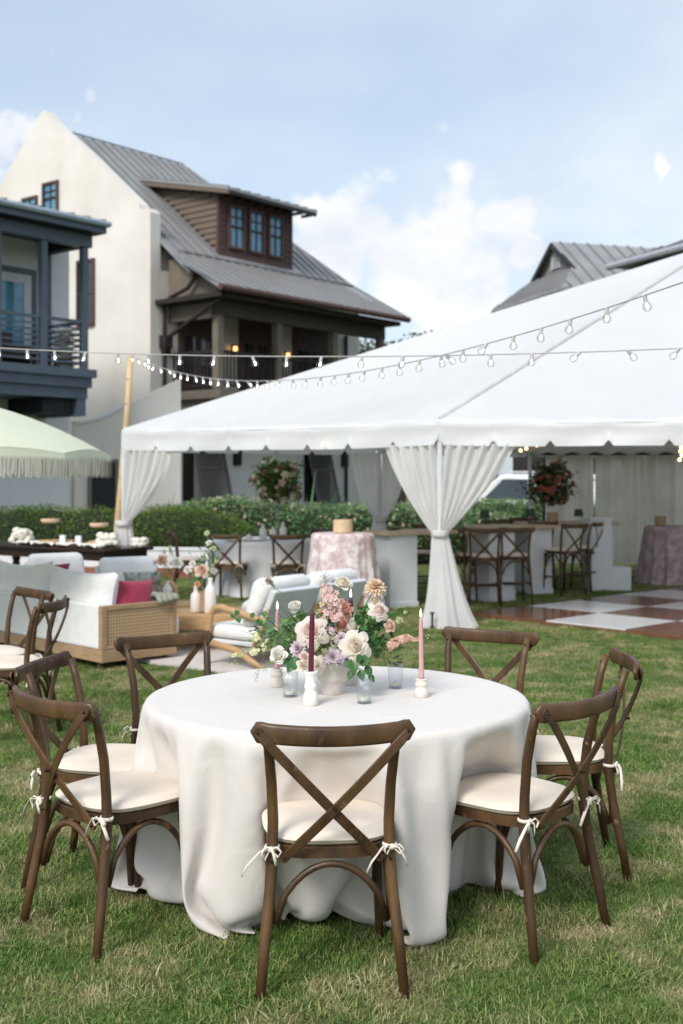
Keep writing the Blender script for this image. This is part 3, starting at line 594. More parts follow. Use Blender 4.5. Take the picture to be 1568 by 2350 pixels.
def leaves(name, pts, size, m, parent=None, seed=1, aspect=.5, tone=None):
    """a cloud of small folded leaves at the given points (numpy, one mesh)"""
    R = np.random.RandomState(seed); P = np.asarray(pts, float); n = len(P)
    a = R.normal(size=(n, 3)); a[:, 2] = np.abs(a[:, 2]) * .7; a /= np.linalg.norm(a, axis=1)[:, None]
    b = np.cross(a, R.normal(size=(n, 3))); b /= np.linalg.norm(b, axis=1)[:, None]
    s = (size * R.uniform(.6, 1.4, n))[:, None]; w = s * aspect
    nrm = np.cross(a, b)
    V = np.stack([P, P + a * s * .5 + b * w * .5 + nrm * s * .1, P + a * s, P + a * s * .5 - b * w * .5 + nrm * s * .1], 1).reshape(-1, 3)
    me = bpy.data.meshes.new(name); me.vertices.add(4 * n); me.vertices.foreach_set('co', V.ravel())
    me.loops.add(4 * n); me.loops.foreach_set('vertex_index', np.arange(4 * n)); me.polygons.add(n); me.polygons.foreach_set('loop_start', np.arange(0, 4 * n, 4)); me.polygons.foreach_set('loop_total', np.full(n, 4)); me.update(); me.validate()
    t = np.repeat(R.uniform(0, 1, n) if tone is None else np.clip(tone + R.uniform(-.18, .18, n), 0, 1), 4)
    at = me.attributes.new('tone', 'FLOAT', 'POINT'); at.data.foreach_set('value', t); me.materials.append(m)
    o = bpy.data.objects.new(name, me); COL.objects.link(o)
    if parent: o.parent = parent
    return o
def blobs(n, fn, seed, thick=.12):
    """points through the outer shell of blobs; fn gives (centre, radii) list"""
    R = np.random.RandomState(seed); L_ = fn; vol = np.array([r[0] * r[1] + r[0] * r[2] + r[1] * r[2] for c, r in L_]); k = R.choice(len(L_), n, p=vol / vol.sum())
    d = R.normal(size=(n, 3)); d /= np.linalg.norm(d, axis=1)[:, None]
    C = np.array([c for c, r in L_])[k]; Q = np.array([r for c, r in L_])[k]
    return C + d * Q * (1 - thick + thick * R.uniform(-.9, 1.3, n))[:, None]
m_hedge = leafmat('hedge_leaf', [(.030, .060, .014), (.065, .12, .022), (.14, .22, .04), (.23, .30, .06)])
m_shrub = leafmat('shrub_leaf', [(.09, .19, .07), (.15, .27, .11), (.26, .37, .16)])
m_palm = leafmat('palmetto_leaf', [(.04, .12, .05), (.08, .19, .08), (.14, .27, .11)])
m_blos = leafmat('pale_blossom', [(.62, .40, .30), (.72, .56, .44), (.75, .66, .50)])
m_tree = leafmat('oak_leaf', [(.020, .034, .012), (.040, .060, .018), (.08, .10, .035), (.13, .145, .06)])
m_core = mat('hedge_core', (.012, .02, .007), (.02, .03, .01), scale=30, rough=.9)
m_bark = mat('bark', (.08, .065, .05), (.05, .04, .03), scale=30, bump=.4)
def hedge(label, line, h, w, n, m, size, seed, cat='hedge', name='hedge', blossom=0, droop=None):
    """clipped or loose hedge along a polyline of (x, y, height)"""
    R = random.Random(seed); root = empty(name, (line[0][0], line[0][1], 0), 0, label, cat); B = []; o0 = Vector((line[0][0], line[0][1], 0))
    for i in range(len(line) - 1):
        p = Vector(line[i]); q = Vector(line[i + 1]); k = max(2, int((q - p).length / (w * .35)))
        for j in range(k):
            c = p.lerp(q, j / k); hh = c.z
            B.append(((c.x - o0.x + R.uniform(-.1, .1), c.y - o0.y + R.uniform(-.08, .08), hh * .5), (w * .5 * R.uniform(.9, 1.12), w * .5 * R.uniform(.92, 1.08), hh * .5 * R.uniform(.96, 1.05))))
    core = MB()
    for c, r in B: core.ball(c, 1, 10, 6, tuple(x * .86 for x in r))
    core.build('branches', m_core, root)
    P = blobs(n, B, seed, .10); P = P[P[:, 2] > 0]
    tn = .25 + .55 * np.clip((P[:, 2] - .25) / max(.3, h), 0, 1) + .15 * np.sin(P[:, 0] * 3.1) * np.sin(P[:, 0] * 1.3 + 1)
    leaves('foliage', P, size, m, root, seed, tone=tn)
    if blossom:
        P = blobs(blossom, B, seed + 1, .06); P = P[P[:, 2] > h * .45]; leaves('blossom', P, size * .9, m_blos, root, seed + 1, aspect=1.0)
    return root
# (height fits the picture: top line at about 1160 on the left, falling away to the right)
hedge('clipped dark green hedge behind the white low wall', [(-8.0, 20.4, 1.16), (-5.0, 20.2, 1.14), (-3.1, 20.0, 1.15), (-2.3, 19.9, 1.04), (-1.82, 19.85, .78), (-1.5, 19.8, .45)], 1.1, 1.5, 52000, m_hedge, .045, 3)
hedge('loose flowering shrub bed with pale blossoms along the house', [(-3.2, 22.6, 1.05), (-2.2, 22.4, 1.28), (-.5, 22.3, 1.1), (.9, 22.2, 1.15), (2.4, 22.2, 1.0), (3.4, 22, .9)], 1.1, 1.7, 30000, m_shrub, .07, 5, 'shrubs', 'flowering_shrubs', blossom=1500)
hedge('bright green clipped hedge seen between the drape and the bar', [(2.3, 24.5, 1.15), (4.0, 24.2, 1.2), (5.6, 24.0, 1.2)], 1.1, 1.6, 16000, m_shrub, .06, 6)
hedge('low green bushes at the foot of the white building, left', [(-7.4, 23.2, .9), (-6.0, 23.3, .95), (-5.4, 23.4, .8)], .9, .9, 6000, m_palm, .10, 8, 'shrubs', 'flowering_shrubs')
def palmetto(x, y, h, seed, label, n=42):
    R = random.Random(seed); root = empty('palmetto', (x, y, 0), 0, label, 'plant'); mb = MB(); tn = []
    for i in range(n):
        a = R.random() * 2 * pi; e = R.uniform(.25, 1.25); L_ = h * R.uniform(.7, 1.1); w = .035
        pts = []
        for k in range(5):
            t = k / 4; r = L_ * t * cos(e) * 1.0; z = L_ * t * sin(e) - .25 * L_ * t * t * cos(e); ww_ = w * (1 - t * .9)
            pts += [(r * cos(a) - sin(a) * ww_, r * sin(a) + cos(a) * ww_, z), (r * cos(a) + sin(a) * ww_, r * sin(a) - cos(a) * ww_, z)]
        mb.add(pts, [(2 * k, 2 * k + 1, 2 * k + 3, 2 * k + 2) for k in range(4)]); tn += [R.random()] * 10
    o = mb.build('fronds', m_palm, root); at = o.data.attributes.new('tone', 'FLOAT', 'POINT'); at.data.foreach_set('value', tn)
    MB().lathe([(.05, 0), (.04, .3), (.02, .5)], 8).build('trunk', m_bark, root)
palmetto(-3.6, 24.0, 1.5, 1, 'palmetto with spiky fronds left of the first grey shutter'); palmetto(-2.75, 24.6, 1.3, 4, 'small palmetto directly in front of the first grey shutter')
palmetto(-.75, 23.8, 2.0, 2, 'large dark palmetto in front of the second grey shutter', 90); palmetto(.3, 23.8, 1.6, 3, 'palmetto right of the second grey shutter', 60)
palmetto(-2.0, 24.3, 1.35, 5, 'small palmetto between the two grey shutters', 50)
def tree(x, y, h, rad, n, seed, label, size=.22):
    R = random.Random(seed); root = empty('oak_tree', (x, y, 0), 0, label, 'tree')
    tr = MB().tube([(0, 0, 0), (.1, .05, h * .3), (0, .1, h * .55), (.1, 0, h * .75)], [.3, .24, .16, .08], 8)
    B = []
    for i in range(26):
        a = R.random() * 2 * pi; rr = R.random() ** .5 * rad * .8; zz = h * (.42 + .5 * R.random() * (1 - (rr / rad) ** 2 * .5)); s = rad * R.uniform(.18, .34)
        B.append(((rr * cos(a), rr * sin(a), zz), (s * 1.2, s * 1.2, s * .8))); tr.tube([(0, 0, h * .4), (rr * .5 * cos(a), rr * .5 * sin(a), (h * .4 + zz) / 2 + .2), (rr * cos(a), rr * sin(a), zz)], [.1, .06, .03], 5)
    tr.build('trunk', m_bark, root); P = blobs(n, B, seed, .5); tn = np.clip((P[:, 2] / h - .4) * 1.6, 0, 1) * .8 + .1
    leaves('crown', P, size, m_tree, root, seed, tone=tn)
tree(2.3, 47, 7.9, 3.4, 15000, 11, 'dark oak tree rising behind the porch corner of the cream house')
tree(6.4, 50, 6.9, 3.0, 8000, 12, 'low oak tree behind the tent, right of the first oak'); tree(12, 42, 4.4, 3.6, 9000, 13, 'broad oak tree behind the parked white car'); tree(8.6, 34, 4.2, 2.6, 9000, 16, 'dense oak tree directly behind the white car')

# low white wall with brick foot
lw0, lw1 = Vector((-7.5, 19.6, 0)), Vector((1.0, 18.45, 0))
lw = empty('garden_wall', lw0, atan2(lw1.y - lw0.y, lw1.x - lw0.x), 'low white rendered wall with brick foot in front of the dark hedge', 'wall')
LL = (lw1 - lw0).length
MB().box((0, 0, .16), (LL, .22, .44)).build('wall_body', m_stuccow, lw); MB().box((0, -.02, .441), (LL, .24, .48)).build('coping', m_stuccow, lw)
m_brick = mat('red_brick', (.30, .12, .075), (.22, .09, .06), scale=10, rough=.9, rand=.15)
bk = MB().box((0, -.05, 0), (.20, .2, .075)).mesh('brick', m_brick)
for k in range(int(LL / .212)):
    for r_ in range(2):
        if k * .212 > 4.3: inst(bk, 'brick', lw, Matrix.Translation((k * .212 + .1 * r_, 0, r_ * .08)))
MB().box((0, -.04, 0), (4.4, .2, .158)).build('foot', m_brick, lw); MB().box((4.4, -.03, 0), (LL, .18, .158)).build('mortar', mat('mortar', (.5, .46, .42)), lw)

# parked white car far behind
def car(x, y, rz, label):
    c = empty('parked_car', (x, y, 0), rz, label, 'car')
    m_cw = mat('white_car_paint', (.78, .80, .80), (.76, .78, .78), rough=.15, spec=.6); m_ct = mat('tyre', (.02, .02, .02)); 
    side = [(-2.3, .35), (-2.3, .95), (-2.15, 1.05), (-1.75, 1.62), (-1.6, 1.70), (.45, 1.70), (.65, 1.64), (1.25, 1.12), (2.2, .98), (2.35, .8), (2.35, .35)]
    mb = MB(); W_ = .9
    def ring(s, z_in): return [(px, s * (W_ - (.16 if pz > 1.1 else 0)), pz) for px, pz in side]
    A_, B_ = ring(-1, 0), ring(1, 0); n = len(side); mb.add(A_ + B_, [tuple(range(n)), tuple(range(2 * n - 1, n - 1, -1))] + [(i, n + i, n + (i + 1) % n, (i + 1) % n) for i in range(n)])
    mb.build('body', m_cw, c, bevel=.05)
    for s in (-1, 1):
        yy = s * .80
        for (a0, a1, b0, b1) in ((-1.95, -1.15, -1.68, -1.15), (-1.08, -.1, -1.08, -.1), (-.03, 1.0, -.03, .55)):
            MB().prism([(a0, yy, 1.12), (a1, yy, 1.12), (b1, yy - s * .06, 1.58), (b0, yy - s * .06, 1.58)], (0, s * .03, 0)).build('window', m_paned, c)
        for xx in (-1.45, 1.45): 
            w = MB().tube([(xx, s * .72, .34), (xx, s * .93, .34)], .34, 18).build('wheel', m_ct, c); MB().tube([(xx, s * .92, .34), (xx, s * .945, .34)], .2, 14).build('rim', m_greyup, w)
        MB().box((2.28, s * .6 - .14, .72), (2.37, s * .6 + .14, .84)).build('headlight', m_glass, c)
        MB().tube([(-1.5, s * .6, 1.75), (.4, s * .6, 1.75)], .02, 5).build('roof_rail', m_greyup, c)
    MB().prism([(.72, -.66, 1.6), (1.2, -.75, 1.16), (1.2, .75, 1.16), (.72, .66, 1.6)], (.03, 0, .03)).build('windscreen', m_paned, c)
car(4.5, 28.5, radians(172), 'white car with roof rails parked beyond the bright green hedge')

# ------------------------------------------------------------------ frame tent
EAVE, VAL = 2.26, 1.965
ring = [Vector(p) for p in ((-2.79, 14.95, 0), (1.07, 12.67, 0), (5.6, 11.05, 0), (9.5, 13, 0), (10.5, 17, 0), (7.5, 19.4, 0), (3.2, 19.8, 0), (.56, 17.3, 0))]
crown = W(1664, 551, 16.0)
tent = empty('tent', (ring[1].x, ring[1].y, 0), 0, 'large white peaked event tent with scalloped valance on the lawn', 'tent')
T0 = Vector((ring[1].x, ring[1].y, 0))
for i in range(len(ring)):
    p, q = ring[i] - T0, ring[(i + 1) % len(ring)] - T0; c = crown - T0
    P3 = Vector((p.x, p.y, EAVE)); Q3 = Vector((q.x, q.y, EAVE))
    def fn(u, v, P3=P3, Q3=Q3, c=c, i=i):
        e = P3.lerp(Q3, u); x = e.lerp(c, v); sag = .20 * sin(pi * v) * sin(pi * u) * (1 - v) * 2; x.z -= sag * .9
        x.z -= .03 * sin(pi * u) * (1 - v) ** 3
        x.z += .012 * (1 - v) ** 6 * sin(u * 37 + i)
        return x
    MB().grid(fn, 24, 20).build('roof_panel', m_tent, tent, smooth=True)
    L_ = (Q3 - P3).length; ns = max(4, round(L_ / .585)); nrm = Vector((Q3.y - P3.y, P3.x - Q3.x, 0)).normalized()
    def fv(u, v, P3=P3, Q3=Q3, ns=ns, nrm=nrm, i=i, L_=L_):
        x = P3.lerp(Q3, u); s = (u * ns) % 1.0; d = min(s, 1 - s)
        notch = .062 * max(0, 1 - d / .085) ** .8; bow = -.018 * (min(1, d / .12)) + .018
        drop = (EAVE - VAL) - notch + (-.012 + .5 * bow * 0)
        x.z = EAVE + .003 - .03 * sin(pi * u) + .012 * sin(u * 37 + i) * (1 - v) - drop * v
        x += nrm * (.006 + .045 * v + .014 * sin(u * L_ * 5.2 + 3 * v + i) * v + .02 * sin(pi * min(1, v * 2.2)) ** 2)
        x.z -= .006 * sin(u * L_ * 2.3) * v
        return x
    MB().grid(fv, ns * 24, 6).build('valance', m_tent, tent, smooth=True)
    MB().tube([(p.x, p.y, 0), (p.x, p.y, EAVE - .03)], .032, 10).build('post', m_greyup, tent)
    MB().tube([P3 - Vector((0, 0, .06)), Q3 - Vector((0, 0, .06))], .03, 8).build('eave_tube', m_greyup, tent)
    rt = [P3.lerp(c, t) - Vector((0, 0, .06)) for t in (0, .5, 1)]
    MB().tube(rt, .03, 6).build('rafter', m_greyup, tent)
    MB().tube([P3.lerp(c, t) + Vector((0, 0, .012)) for t in (0, .25, .5, .75, 1)], .020, 6).build('hip_seam', mat('hip_strap', (.58, .57, .56)), tent) if i == 1 else None
    MB().box((p.x - .08, p.y - .08, 0), (p.x + .08, p.y + .08, .02)).build('base_plate', m_greyup, tent)
MB().tube([c - Vector((0, 0, .4)), c + Vector((0, 0, .15))], .05, 8).build('crown_fitting', m_greyup, tent)
# tied-back voile at the posts
def drape(P, dirs, label, tie_z=1.02, top=1.99, half=.14, skirt=.32, sk_dir=None, seed=0, bulge=None):
    """drape(s) hanging from the eave on one or both sides of post P and gathered at tie_z; dirs: list of (direction, reach)"""
    o = empty('curtain', (P.x, P.y, 0), 0, label, 'curtain', None); R = random.Random(seed)
    for di, (d, reach) in enumerate(dirs):
        d = Vector((d.x, d.y, 0)).normalized(); nr = Vector((d.y, -d.x, 0)); nf = 6 if reach > .7 else 5; ph = R.random() * 6
        if nr.y > 0: nr = -nr
        def fd(u, v, d=d, nr=nr, reach=reach, nf=nf, ph=ph):
            z = top + (tie_z - top) * v
            outer = reach * ((1 - v) ** .92 * (1 + .06 * sin(pi * v)) if bulge is None else (1 - v ** bulge)) + half * .55 * v + .05 * (1 - v) * v; inner = .05 * (1 - v)
            x = inner + (outer - inner) * u
            amp = (.040 * (1 - .55 * v)); w = sin(u * nf * 2 * pi + ph + 1.2 * sin(3 * v + u * 2)) + .28 * sin(u * nf * 3.3 * pi + 2 * ph + 2 * v)
            return d * x + nr * (.03 + amp * w + .035 * sin(pi * v) * u) + Vector((0, 0, z))
        MB().grid(fd, 90, 22).build('panel', m_drape, o, smooth=True)
    d0 = Vector((dirs[0][0].x, dirs[0][0].y, 0)).normalized() * (1 if len(dirs) == 1 else 1); sd = sk_dir or d0
    def fs(u, v):
        z = tie_z + (.0 - tie_z) * v; q = 2 * pi * u; r = half * .55 + (skirt - half * .55) * (v ** 1.05) + .05 * v ** 6
        fold = 1 + (.06 + .16 * v) * sin(q * 7 + 1.9 * sin(q * 2) + v * .9) + .06 * sin(q * 15 + 2 * sin(q * 3))
        return Vector((r * fold * cos(q), r * fold * sin(q) * .62, z)) + Vector((sd.x, sd.y, 0)) * (.06 * v)
    MB().grid(fs, 160, 22, wrap=True).build('skirt', m_drape, o, smooth=True)
    MB().lathe([(half * .60, -.035), (half * .64, -.015), (half * .64, .015), (half * .60, .035)], 20, (0, 0, tie_z), wob=lambda q, z: 1 + .09 * sin(q * 9 + z * 40)).build('tie_band', m_drape, o, smooth=True)
    return o
L0, N0, R0, P20, V0 = ring[0], ring[1], ring[2], ring[7], ring[6]
drape(N0, [((L0 - N0), .68), ((R0 - N0), .84)], 'big white voile curtain tied back both ways at the near tent post', tie_z=1.02, half=.15, skirt=.215, sk_dir=Vector((1.6, -.3, 0)))
drape(L0, [((N0 - L0), .80)], 'white voile curtain tied to the left corner post of the tent', tie_z=1.04, half=.17, skirt=.2, seed=2, bulge=1.7)
drape(P20, [((L0 - P20) * .9, .52), ((V0 - P20), .42)], 'smaller white voile curtain tied at the far tent post', tie_z=1.0, half=.15, skirt=.2, seed=3, bulge=2.3)
sk = empty('tent_stake', (N0.x - .10, N0.y - .20, 0), 0, 'black iron tent stake standing in front of the big curtain', 'stake')
MB().tube([(0, 0, 0), (0, 0, .17)], .012, 8).build('shaft', m_trimd, sk); MB().tube([(0, 0, .17), (0, 0, .19)], .024, 10).build('head', m_trimd, sk); MB().tube([(-.03, 0, .03), (.03, 0, .03)], .008, 6).build('hook', m_trimd, sk)
# back wall of hanging drape
dw = empty('drape_wall', (V0.x, V0.y, 0), 0, 'long pleated ivory drape hung as the back wall of the tent', 'curtain')
B0, B1 = ring[6], ring[5]; dB = (B1 - B0); 
def pw(k0, k1, zb):
    def f(u, v):
        t = k0 + (k1 - k0) * u; x = dB * t; s = t * dB.length; x = Vector((x.x, x.y, 0)) + Vector((0, -1, 0)) * (.06 + .045 * sin(s * 17 + .8 * sin(s * 3)) + .02 * sin(s * 41))
        x.z = VAL + .02 + (zb - VAL) * v + .012 * sin(s * 5) * v; return x
    return f
for k in range(5): MB().grid(pw(.06 + k * .19, .06 + (k + 1) * .19 - .004, .16), 60, 6).build('panel', m_liner, dw, smooth=True)
MB().tube([B0 - V0 + Vector((0, 0, VAL + .06)), B1 - V0 + Vector((0, 0, VAL + .06))], .03, 6).build('rail', m_trimd, dw)
for f_ in (.06, .5, .99): MB().tube([Vector((dB.x * f_, dB.y * f_ + .12, 0)), Vector((dB.x * f_, dB.y * f_ + .12, VAL + .06))], .025, 6).build('pole', m_trimd, dw)
dw2 = empty('drape_wall', (ring[5].x, ring[5].y, 0), 0, 'pleated ivory drape closing the right end of the tent', 'curtain'); dE = ring[4] - ring[5]
def f2(u, v):
    s = u * dE.length; n_ = Vector((-dE.y, dE.x, 0)).normalized(); x = dE * u + n_ * -(.1 + .045 * sin(s * 17)); x.z = VAL + (.16 - VAL) * v; return x
MB().grid(f2, 120, 4).build('panel', m_liner, dw2, smooth=True)
MB().tube([Vector((0, 0, 0)), Vector((0, 0, VAL))], .025, 6).build('pole', m_trimd, dw2)
# ceiling liner swags seen under the eave
lin = empty('ceiling_liner', (V0.x, V0.y, 0), 0, 'ivory fabric liner swagged under the tent roof', 'drape')
cl = crown - Vector((0, 0, .75)); cc = Vector((cl.x - V0.x, cl.y - V0.y, cl.z))
for (a, b) in ((7, 6), (6, 5)):
    pa, pb = ring[a] - V0, ring[b] - V0
    def fl(u, v, pa=pa, pb=pb):
        e = pa.lerp(pb, u); e = Vector((e.x, e.y, VAL + .05)); x = e.lerp(cc, v); x.z -= .28 * sin(pi * v) + .03 * sin(u * 22 * pi) * (1 - v); return x
    MB().grid(fl, 60, 12).build('panel', m_liner, lin, smooth=True)
# fairy bulbs in the tent
fb = empty('string_lights', (0, 0, 0), 0, 'warm fairy bulbs strung under the tent roof near the back drape', 'string lights')
pts = [W(x, y, 15.5) for x, y in ((1195, 1034), (1208, 1029), (1232, 1022))] + [W(x, y, 14.5) for x, y in ((1561, 1018), (1564, 1027), (1562, 1036), (1565, 1045), (1560, 1055))] + [W(742, 1019, 13.3)]
wp = [W(1150, 1040, 15.7)] + pts[:3] + [W(1300, 1010, 15.2), W(1450, 1000, 14.8)] + pts[3:8]
MB().tube(wp, .004, 4).build('wire', m_trimd, fb)
for p in pts: MB().ball(p, .020, 8, 6).build('bulb', m_filw, fb)

# ------------------------------------------------------------------ chequered dance floor
df = empty('dance_floor', (1.57, 13.74, 0), atan2(-.729, .685), 'chequered white and walnut dance floor laid on the lawn', 'dance floor')
m_dw = mat('gloss_white_floor', (.78, .79, .80), (.73, .74, .75), scale=2, rough=.16, spec=.5); 
m_dp = mat('walnut_parquet', (.20, .095, .055), (.12, .055, .033), scale=5, rough=.15, stretch=(1, 9, 1), spec=.5, c3=(.27, .14, .085), rand=.12)
S = 1.03
wt = MB().box((.004, .004, .0), (S - .004, S - .004, .032)).mesh('tile', m_dw)
pk = MB()
for k in range(8): pk.box((.004 + k * S / 8, .004, 0), ((k + 1) * S / 8 - .0015, S - .004, .0315 + .0005 * (k % 2)))
pm = pk.mesh('tile', m_dp)
for i in range(7):
    for j in range(7):
        inst(pm if (i + j) % 2 == 0 else wt, 'tile', df, Matrix.Translation((i * S, j * S, .006)))
MB().box((-.06, -.07, 0), (7 * S + .06, -.002, .03)).box((-.07, -.07, 0), (-.002, 7 * S, .03)).build('edge_ramp', m_dp, df)
# ------------------------------------------------------------------ cross back chair
def superpoly(w0, w1, y0, y1, n=40, e=3.2, grow=0):
    """rounded seat outline: width w0 at the back (y0), w1 at the front (y1)"""
    P = []; cy = (y0 + y1) / 2; hy = (y1 - y0) / 2 + grow
    for k in range(n):
        q = 2 * pi * k / n; c, s = cos(q), sin(q); x = abs(c) ** (2 / e) * (1 if c >= 0 else -1); y = abs(s) ** (2 / e) * (1 if s >= 0 else -1)
        w = (w0 + (w1 - w0) * (y + 1) / 2) / 2 + grow; P.append((x * w, cy + y * hy))
    return P
def rings(mb, layers):
    n = len(layers[0]); vs = [p for l in layers for p in l]; m = len(layers)
    fs = [(j * n + k, j * n + (k + 1) % n, (j + 1) * n + (k + 1) % n, (j + 1) * n + k) for j in range(m - 1) for k in range(n)]
    fs += [tuple(range(n - 1, -1, -1)), tuple(range((m - 1) * n, m * n))]; return mb.add(vs, fs)
def ties(mb, s, seed):
    R = random.Random(seed); c = Vector((s * .188, -.193, .462))
    mb.tube([c + Vector((cos(q) * .021, sin(q) * .021, R.uniform(-.002, .002))) for q in [k * pi / 6 for k in range(13)]], .0045, 6, sy=1.6)
    b = c + Vector((s * .004, -.026, 0)); mb.ball(b, .010, 8, 6, (1.2, .9, 1))
    for g in (-1, 1):
        L_ = R.uniform(.026, .040); dr = R.uniform(.008, .03)
        mb.tube([b, b + Vector((g * L_ * .6, -.008, .010)), b + Vector((g * L_, -.012, -dr * .3)), b + Vector((g * L_ * .7, -.010, -dr - .008)), b + Vector((g * .006, 0, -.004))], [.003, .006, .007, .006, .003], 6, sy=.4)
        T_ = R.uniform(.06, .10); w = g * R.uniform(.3, 1.2)
        mb.tube([b, b + Vector((w * T_ * .3, -.012, -.012 + R.uniform(0, .02))), b + Vector((w * T_ * .65, -.010, -T_ * .45)), b + Vector((w * T_ * .8, -.006, -T_ * .8))], [.003, .0055, .0065, .006], 6, sy=.4)
def make_chair(label, group=None, cat='chair', name='crossback_chair', H=1.0, detail=True):
    o = empty(name, (0, 0, 0), 0, label, cat, group)
    D = (H - 1.0)                                     # extra leg length for bar stools
    sz = .425 + D
    out_ = SC
    bar = D > 0
    ys = -.19
    def px(t): return .185 + .030 * t ** 1.6          # post half spacing above the seat
    for s in (-1, 1):
        pts = [(s * .228, -.262, 0), (s * .213, -.235, .16 * H), (s * .195, -.205, sz - .10), (s * .187, ys, sz + .02), (s * .185, -.192, sz + .12), (s * .190, -.205, sz + .24), (s * .199, -.232, sz + .35), (s * .205, -.258, sz + .428)]
        MB().tube(pts, [.0155, .0175, .0185, .0185, .0175, .0170, .0165, .0150], 12).build('rear_leg', m_wood, o, smooth=True)
        fp = [(s * .200, .205, 0), (s * .190, .185, sz * .5), (s * .180, .165, sz - .01)]
        MB().tube(fp, [.0135, .0165, .019], 12).build('front_leg', m_wood, o, smooth=True)
        MB().box((s * .180 - .022, .143, sz - .055), (s * .180 + .022, .187, sz - .002)).build('corner_block', m_wood, o, bevel=.004)
    # seat frame
    f = MB(); rings(f, [[(x, y, z) for x, y in superpoly(.385, .425, -.205, .205, grow=g)] for z, g in ((sz - .002, -.006), (sz, 0), (sz + .032, 0), (sz + .036, -.005))]); f.build('seat_frame', m_wood, o, smooth=False, bevel=0)
    c = MB(); prof = [(sz + .037, -.012), (sz + .039, .006), (sz + .048, .014), (sz + .0535, .0155), (sz + .0545, .0195), (sz + .0575, .0195), (sz + .0585, .0150), (sz + .068, .008), (sz + .075, -.012), (sz + .079, -.045), (sz + .082, -.10), (sz + .083, -.17)]
    rings(c, [[(x, y, z + .002 * sin(x * 30 + y * 17) * (1 if j > 8 else 0)) for x, y in superpoly(.375, .415, -.185, .215, grow=g)] for j, (z, g) in enumerate(prof)]); c.build('seat_cushion', m_cush, o, smooth=True)
    # bentwood arches under the seat
    def arch(p, q, mid):
        P = []
        for k in range(13):
            t = k / 12; h = sin(pi * t) ** .55; P.append(Vector(p).lerp(Vector(q), t) * 1.0 + Vector((0, 0, mid * h)))
        return P
    a = sz - .20
    for (p, q) in (((-.178, -.208, a), (.178, -.208, a)), ((-.190, -.19, a), (-.178, .165, a)), ((.190, -.19, a), (.178, .165, a))):
        P = arch(p, q, .185); MB().tube(P, .0115, 8).build('arch_brace', m_wood, o, smooth=True)
    # top rail: bent board with rounded ends, behind the posts
    r = MB(); n = 28; L_ = []
    for k in range(n + 1):
        t = -1 + 2 * k / n; hw = .257; x = t * hw; y = -.283 - .050 * (1 - t * t); z = sz + .415 + .010 * t * t; e = min(1, (1 - abs(t)) / .115); hh = .0350 * (sqrt(1 - (1 - e) ** 2) * .92 + .08) * (1 - .08 * (abs(t) < .8)); th = .0125 * (.55 + .45 * e)
        ring_ = []
        for j in range(12):
            q = 2 * pi * j / 12; cc_, ss = cos(q), sin(q); ring_.append((x, y + abs(cc_) ** .6 * (1 if cc_ >= 0 else -1) * th, z + abs(ss) ** .6 * (1 if ss >= 0 else -1) * hh))
        L_.append(ring_)
    rings(r, L_); r.build('top_rail', m_wood, o, smooth=True)
    # crossed slats
    for s in (-1, 1):
        m_ = MB(); P = []
        for k in range(15):
            t = k / 14; x = s * (.234 - (.234 + .150) * t); z = sz + .425 - (.425 - .010) * t; y = -.318 + (.318 - .222) * (t ** 1.15) - .022 * sin(pi * t) - s * .004 * sin(pi * t) ; P.append(Vector((x, y + (.006 if k == 0 else 0), z)))
        d = [(P[min(i + 1, 14)] - P[max(i - 1, 0)]).normalized() for i in range(15)]
        L_ = []
        for i, p in enumerate(P):
            side = d[i].cross(Vector((0, 1, 0))).normalized(); nn = side.cross(d[i]).normalized(); w = .0155 * (.8 if i in (0, 14) else 1); th = .0042
            L_.append([p + side * (w * a_) + nn * (th * b_) for a_, b_ in ((-1, -.6), (-.8, -1), (.8, -1), (1, -.6), (1, .6), (.8, 1), (-.8, 1), (-1, .6))])
        rings(m_, L_); ends = P[0] - d[0] * 0; m_.tube([P[0] + Vector((0, -.0042, 0)), P[0] + Vector((0, .0042, 0))], .0155, 12); m_.tube([P[14] + Vector((0, -.0042, 0)), P[14] + Vector((0, .0042, 0))], .0155, 12)
        m_.build('cross_slat', m_wood, o, smooth=False)
        for b in (P[0], P[14]): MB().tube([b + Vector((0, -.003, 0)), b + Vector((0, -.010, 0))], [.0058, .0035], 8).build('bolt', m_bolt, o)
    MB().tube([(0, -.300, sz + .19), (0, -.316, sz + .19)], .0058, 8).build('bolt', m_bolt, o)
    for s in (-1, 1):
        MB().tube([(s * .189, ys - .016, sz - .004), (s * .189, ys - .024, sz - .004)], .0055, 8).build('bolt', m_bolt, o)
        MB().tube([(s * .203, -.236, sz + .40), (s * .203, -.2285, sz + .40)], .005, 8).build('bolt', m_bolt, o)
    if detail:
        for s in (-1, 1):
            t = MB(); ties(t, s, 3 + s + int(D * 10)); 
            if D: t.v = [(a_, b_, c_ + D) for a_, b_, c_ in t.v]
            t.build('cushion_tie', m_tie, o, smooth=True)
    if bar:
        for (p, q, z) in (((-.195, .19), (.195, .19), .24), ((-.215, -.235), (.215, -.235), .30), ((-.21, -.23), (-.195, .19), .27), ((.21, -.23), (.195, .19), .27)):
            MB().tube([(p[0], p[1], z), (q[0], q[1], z)], .012, 8).build('footrest_bar', m_wood, o, smooth=True)
    return o
A_ = make_chair('cross back chair in the foreground centre, seen from behind, nearest the camera', 'cross back chairs round the linen table')
A_.location = (-.048, 3.91, 0); A_.rotation_euler = (0, 0, radians(4.5))
GP = 'cross back chairs round the linen table'
dup(A_, (-.815, 4.284, 0), radians(-43), 'near left cross back chair of the linen table, seen from behind')
dup(A_, (-.955, 4.79, 0), radians(-101), 'cross back chair left of the linen table, partly behind the near left chair')
dup(A_, (-.70, 5.37, 0), radians(-148), 'cross back chair behind the linen table on the left, facing the camera')
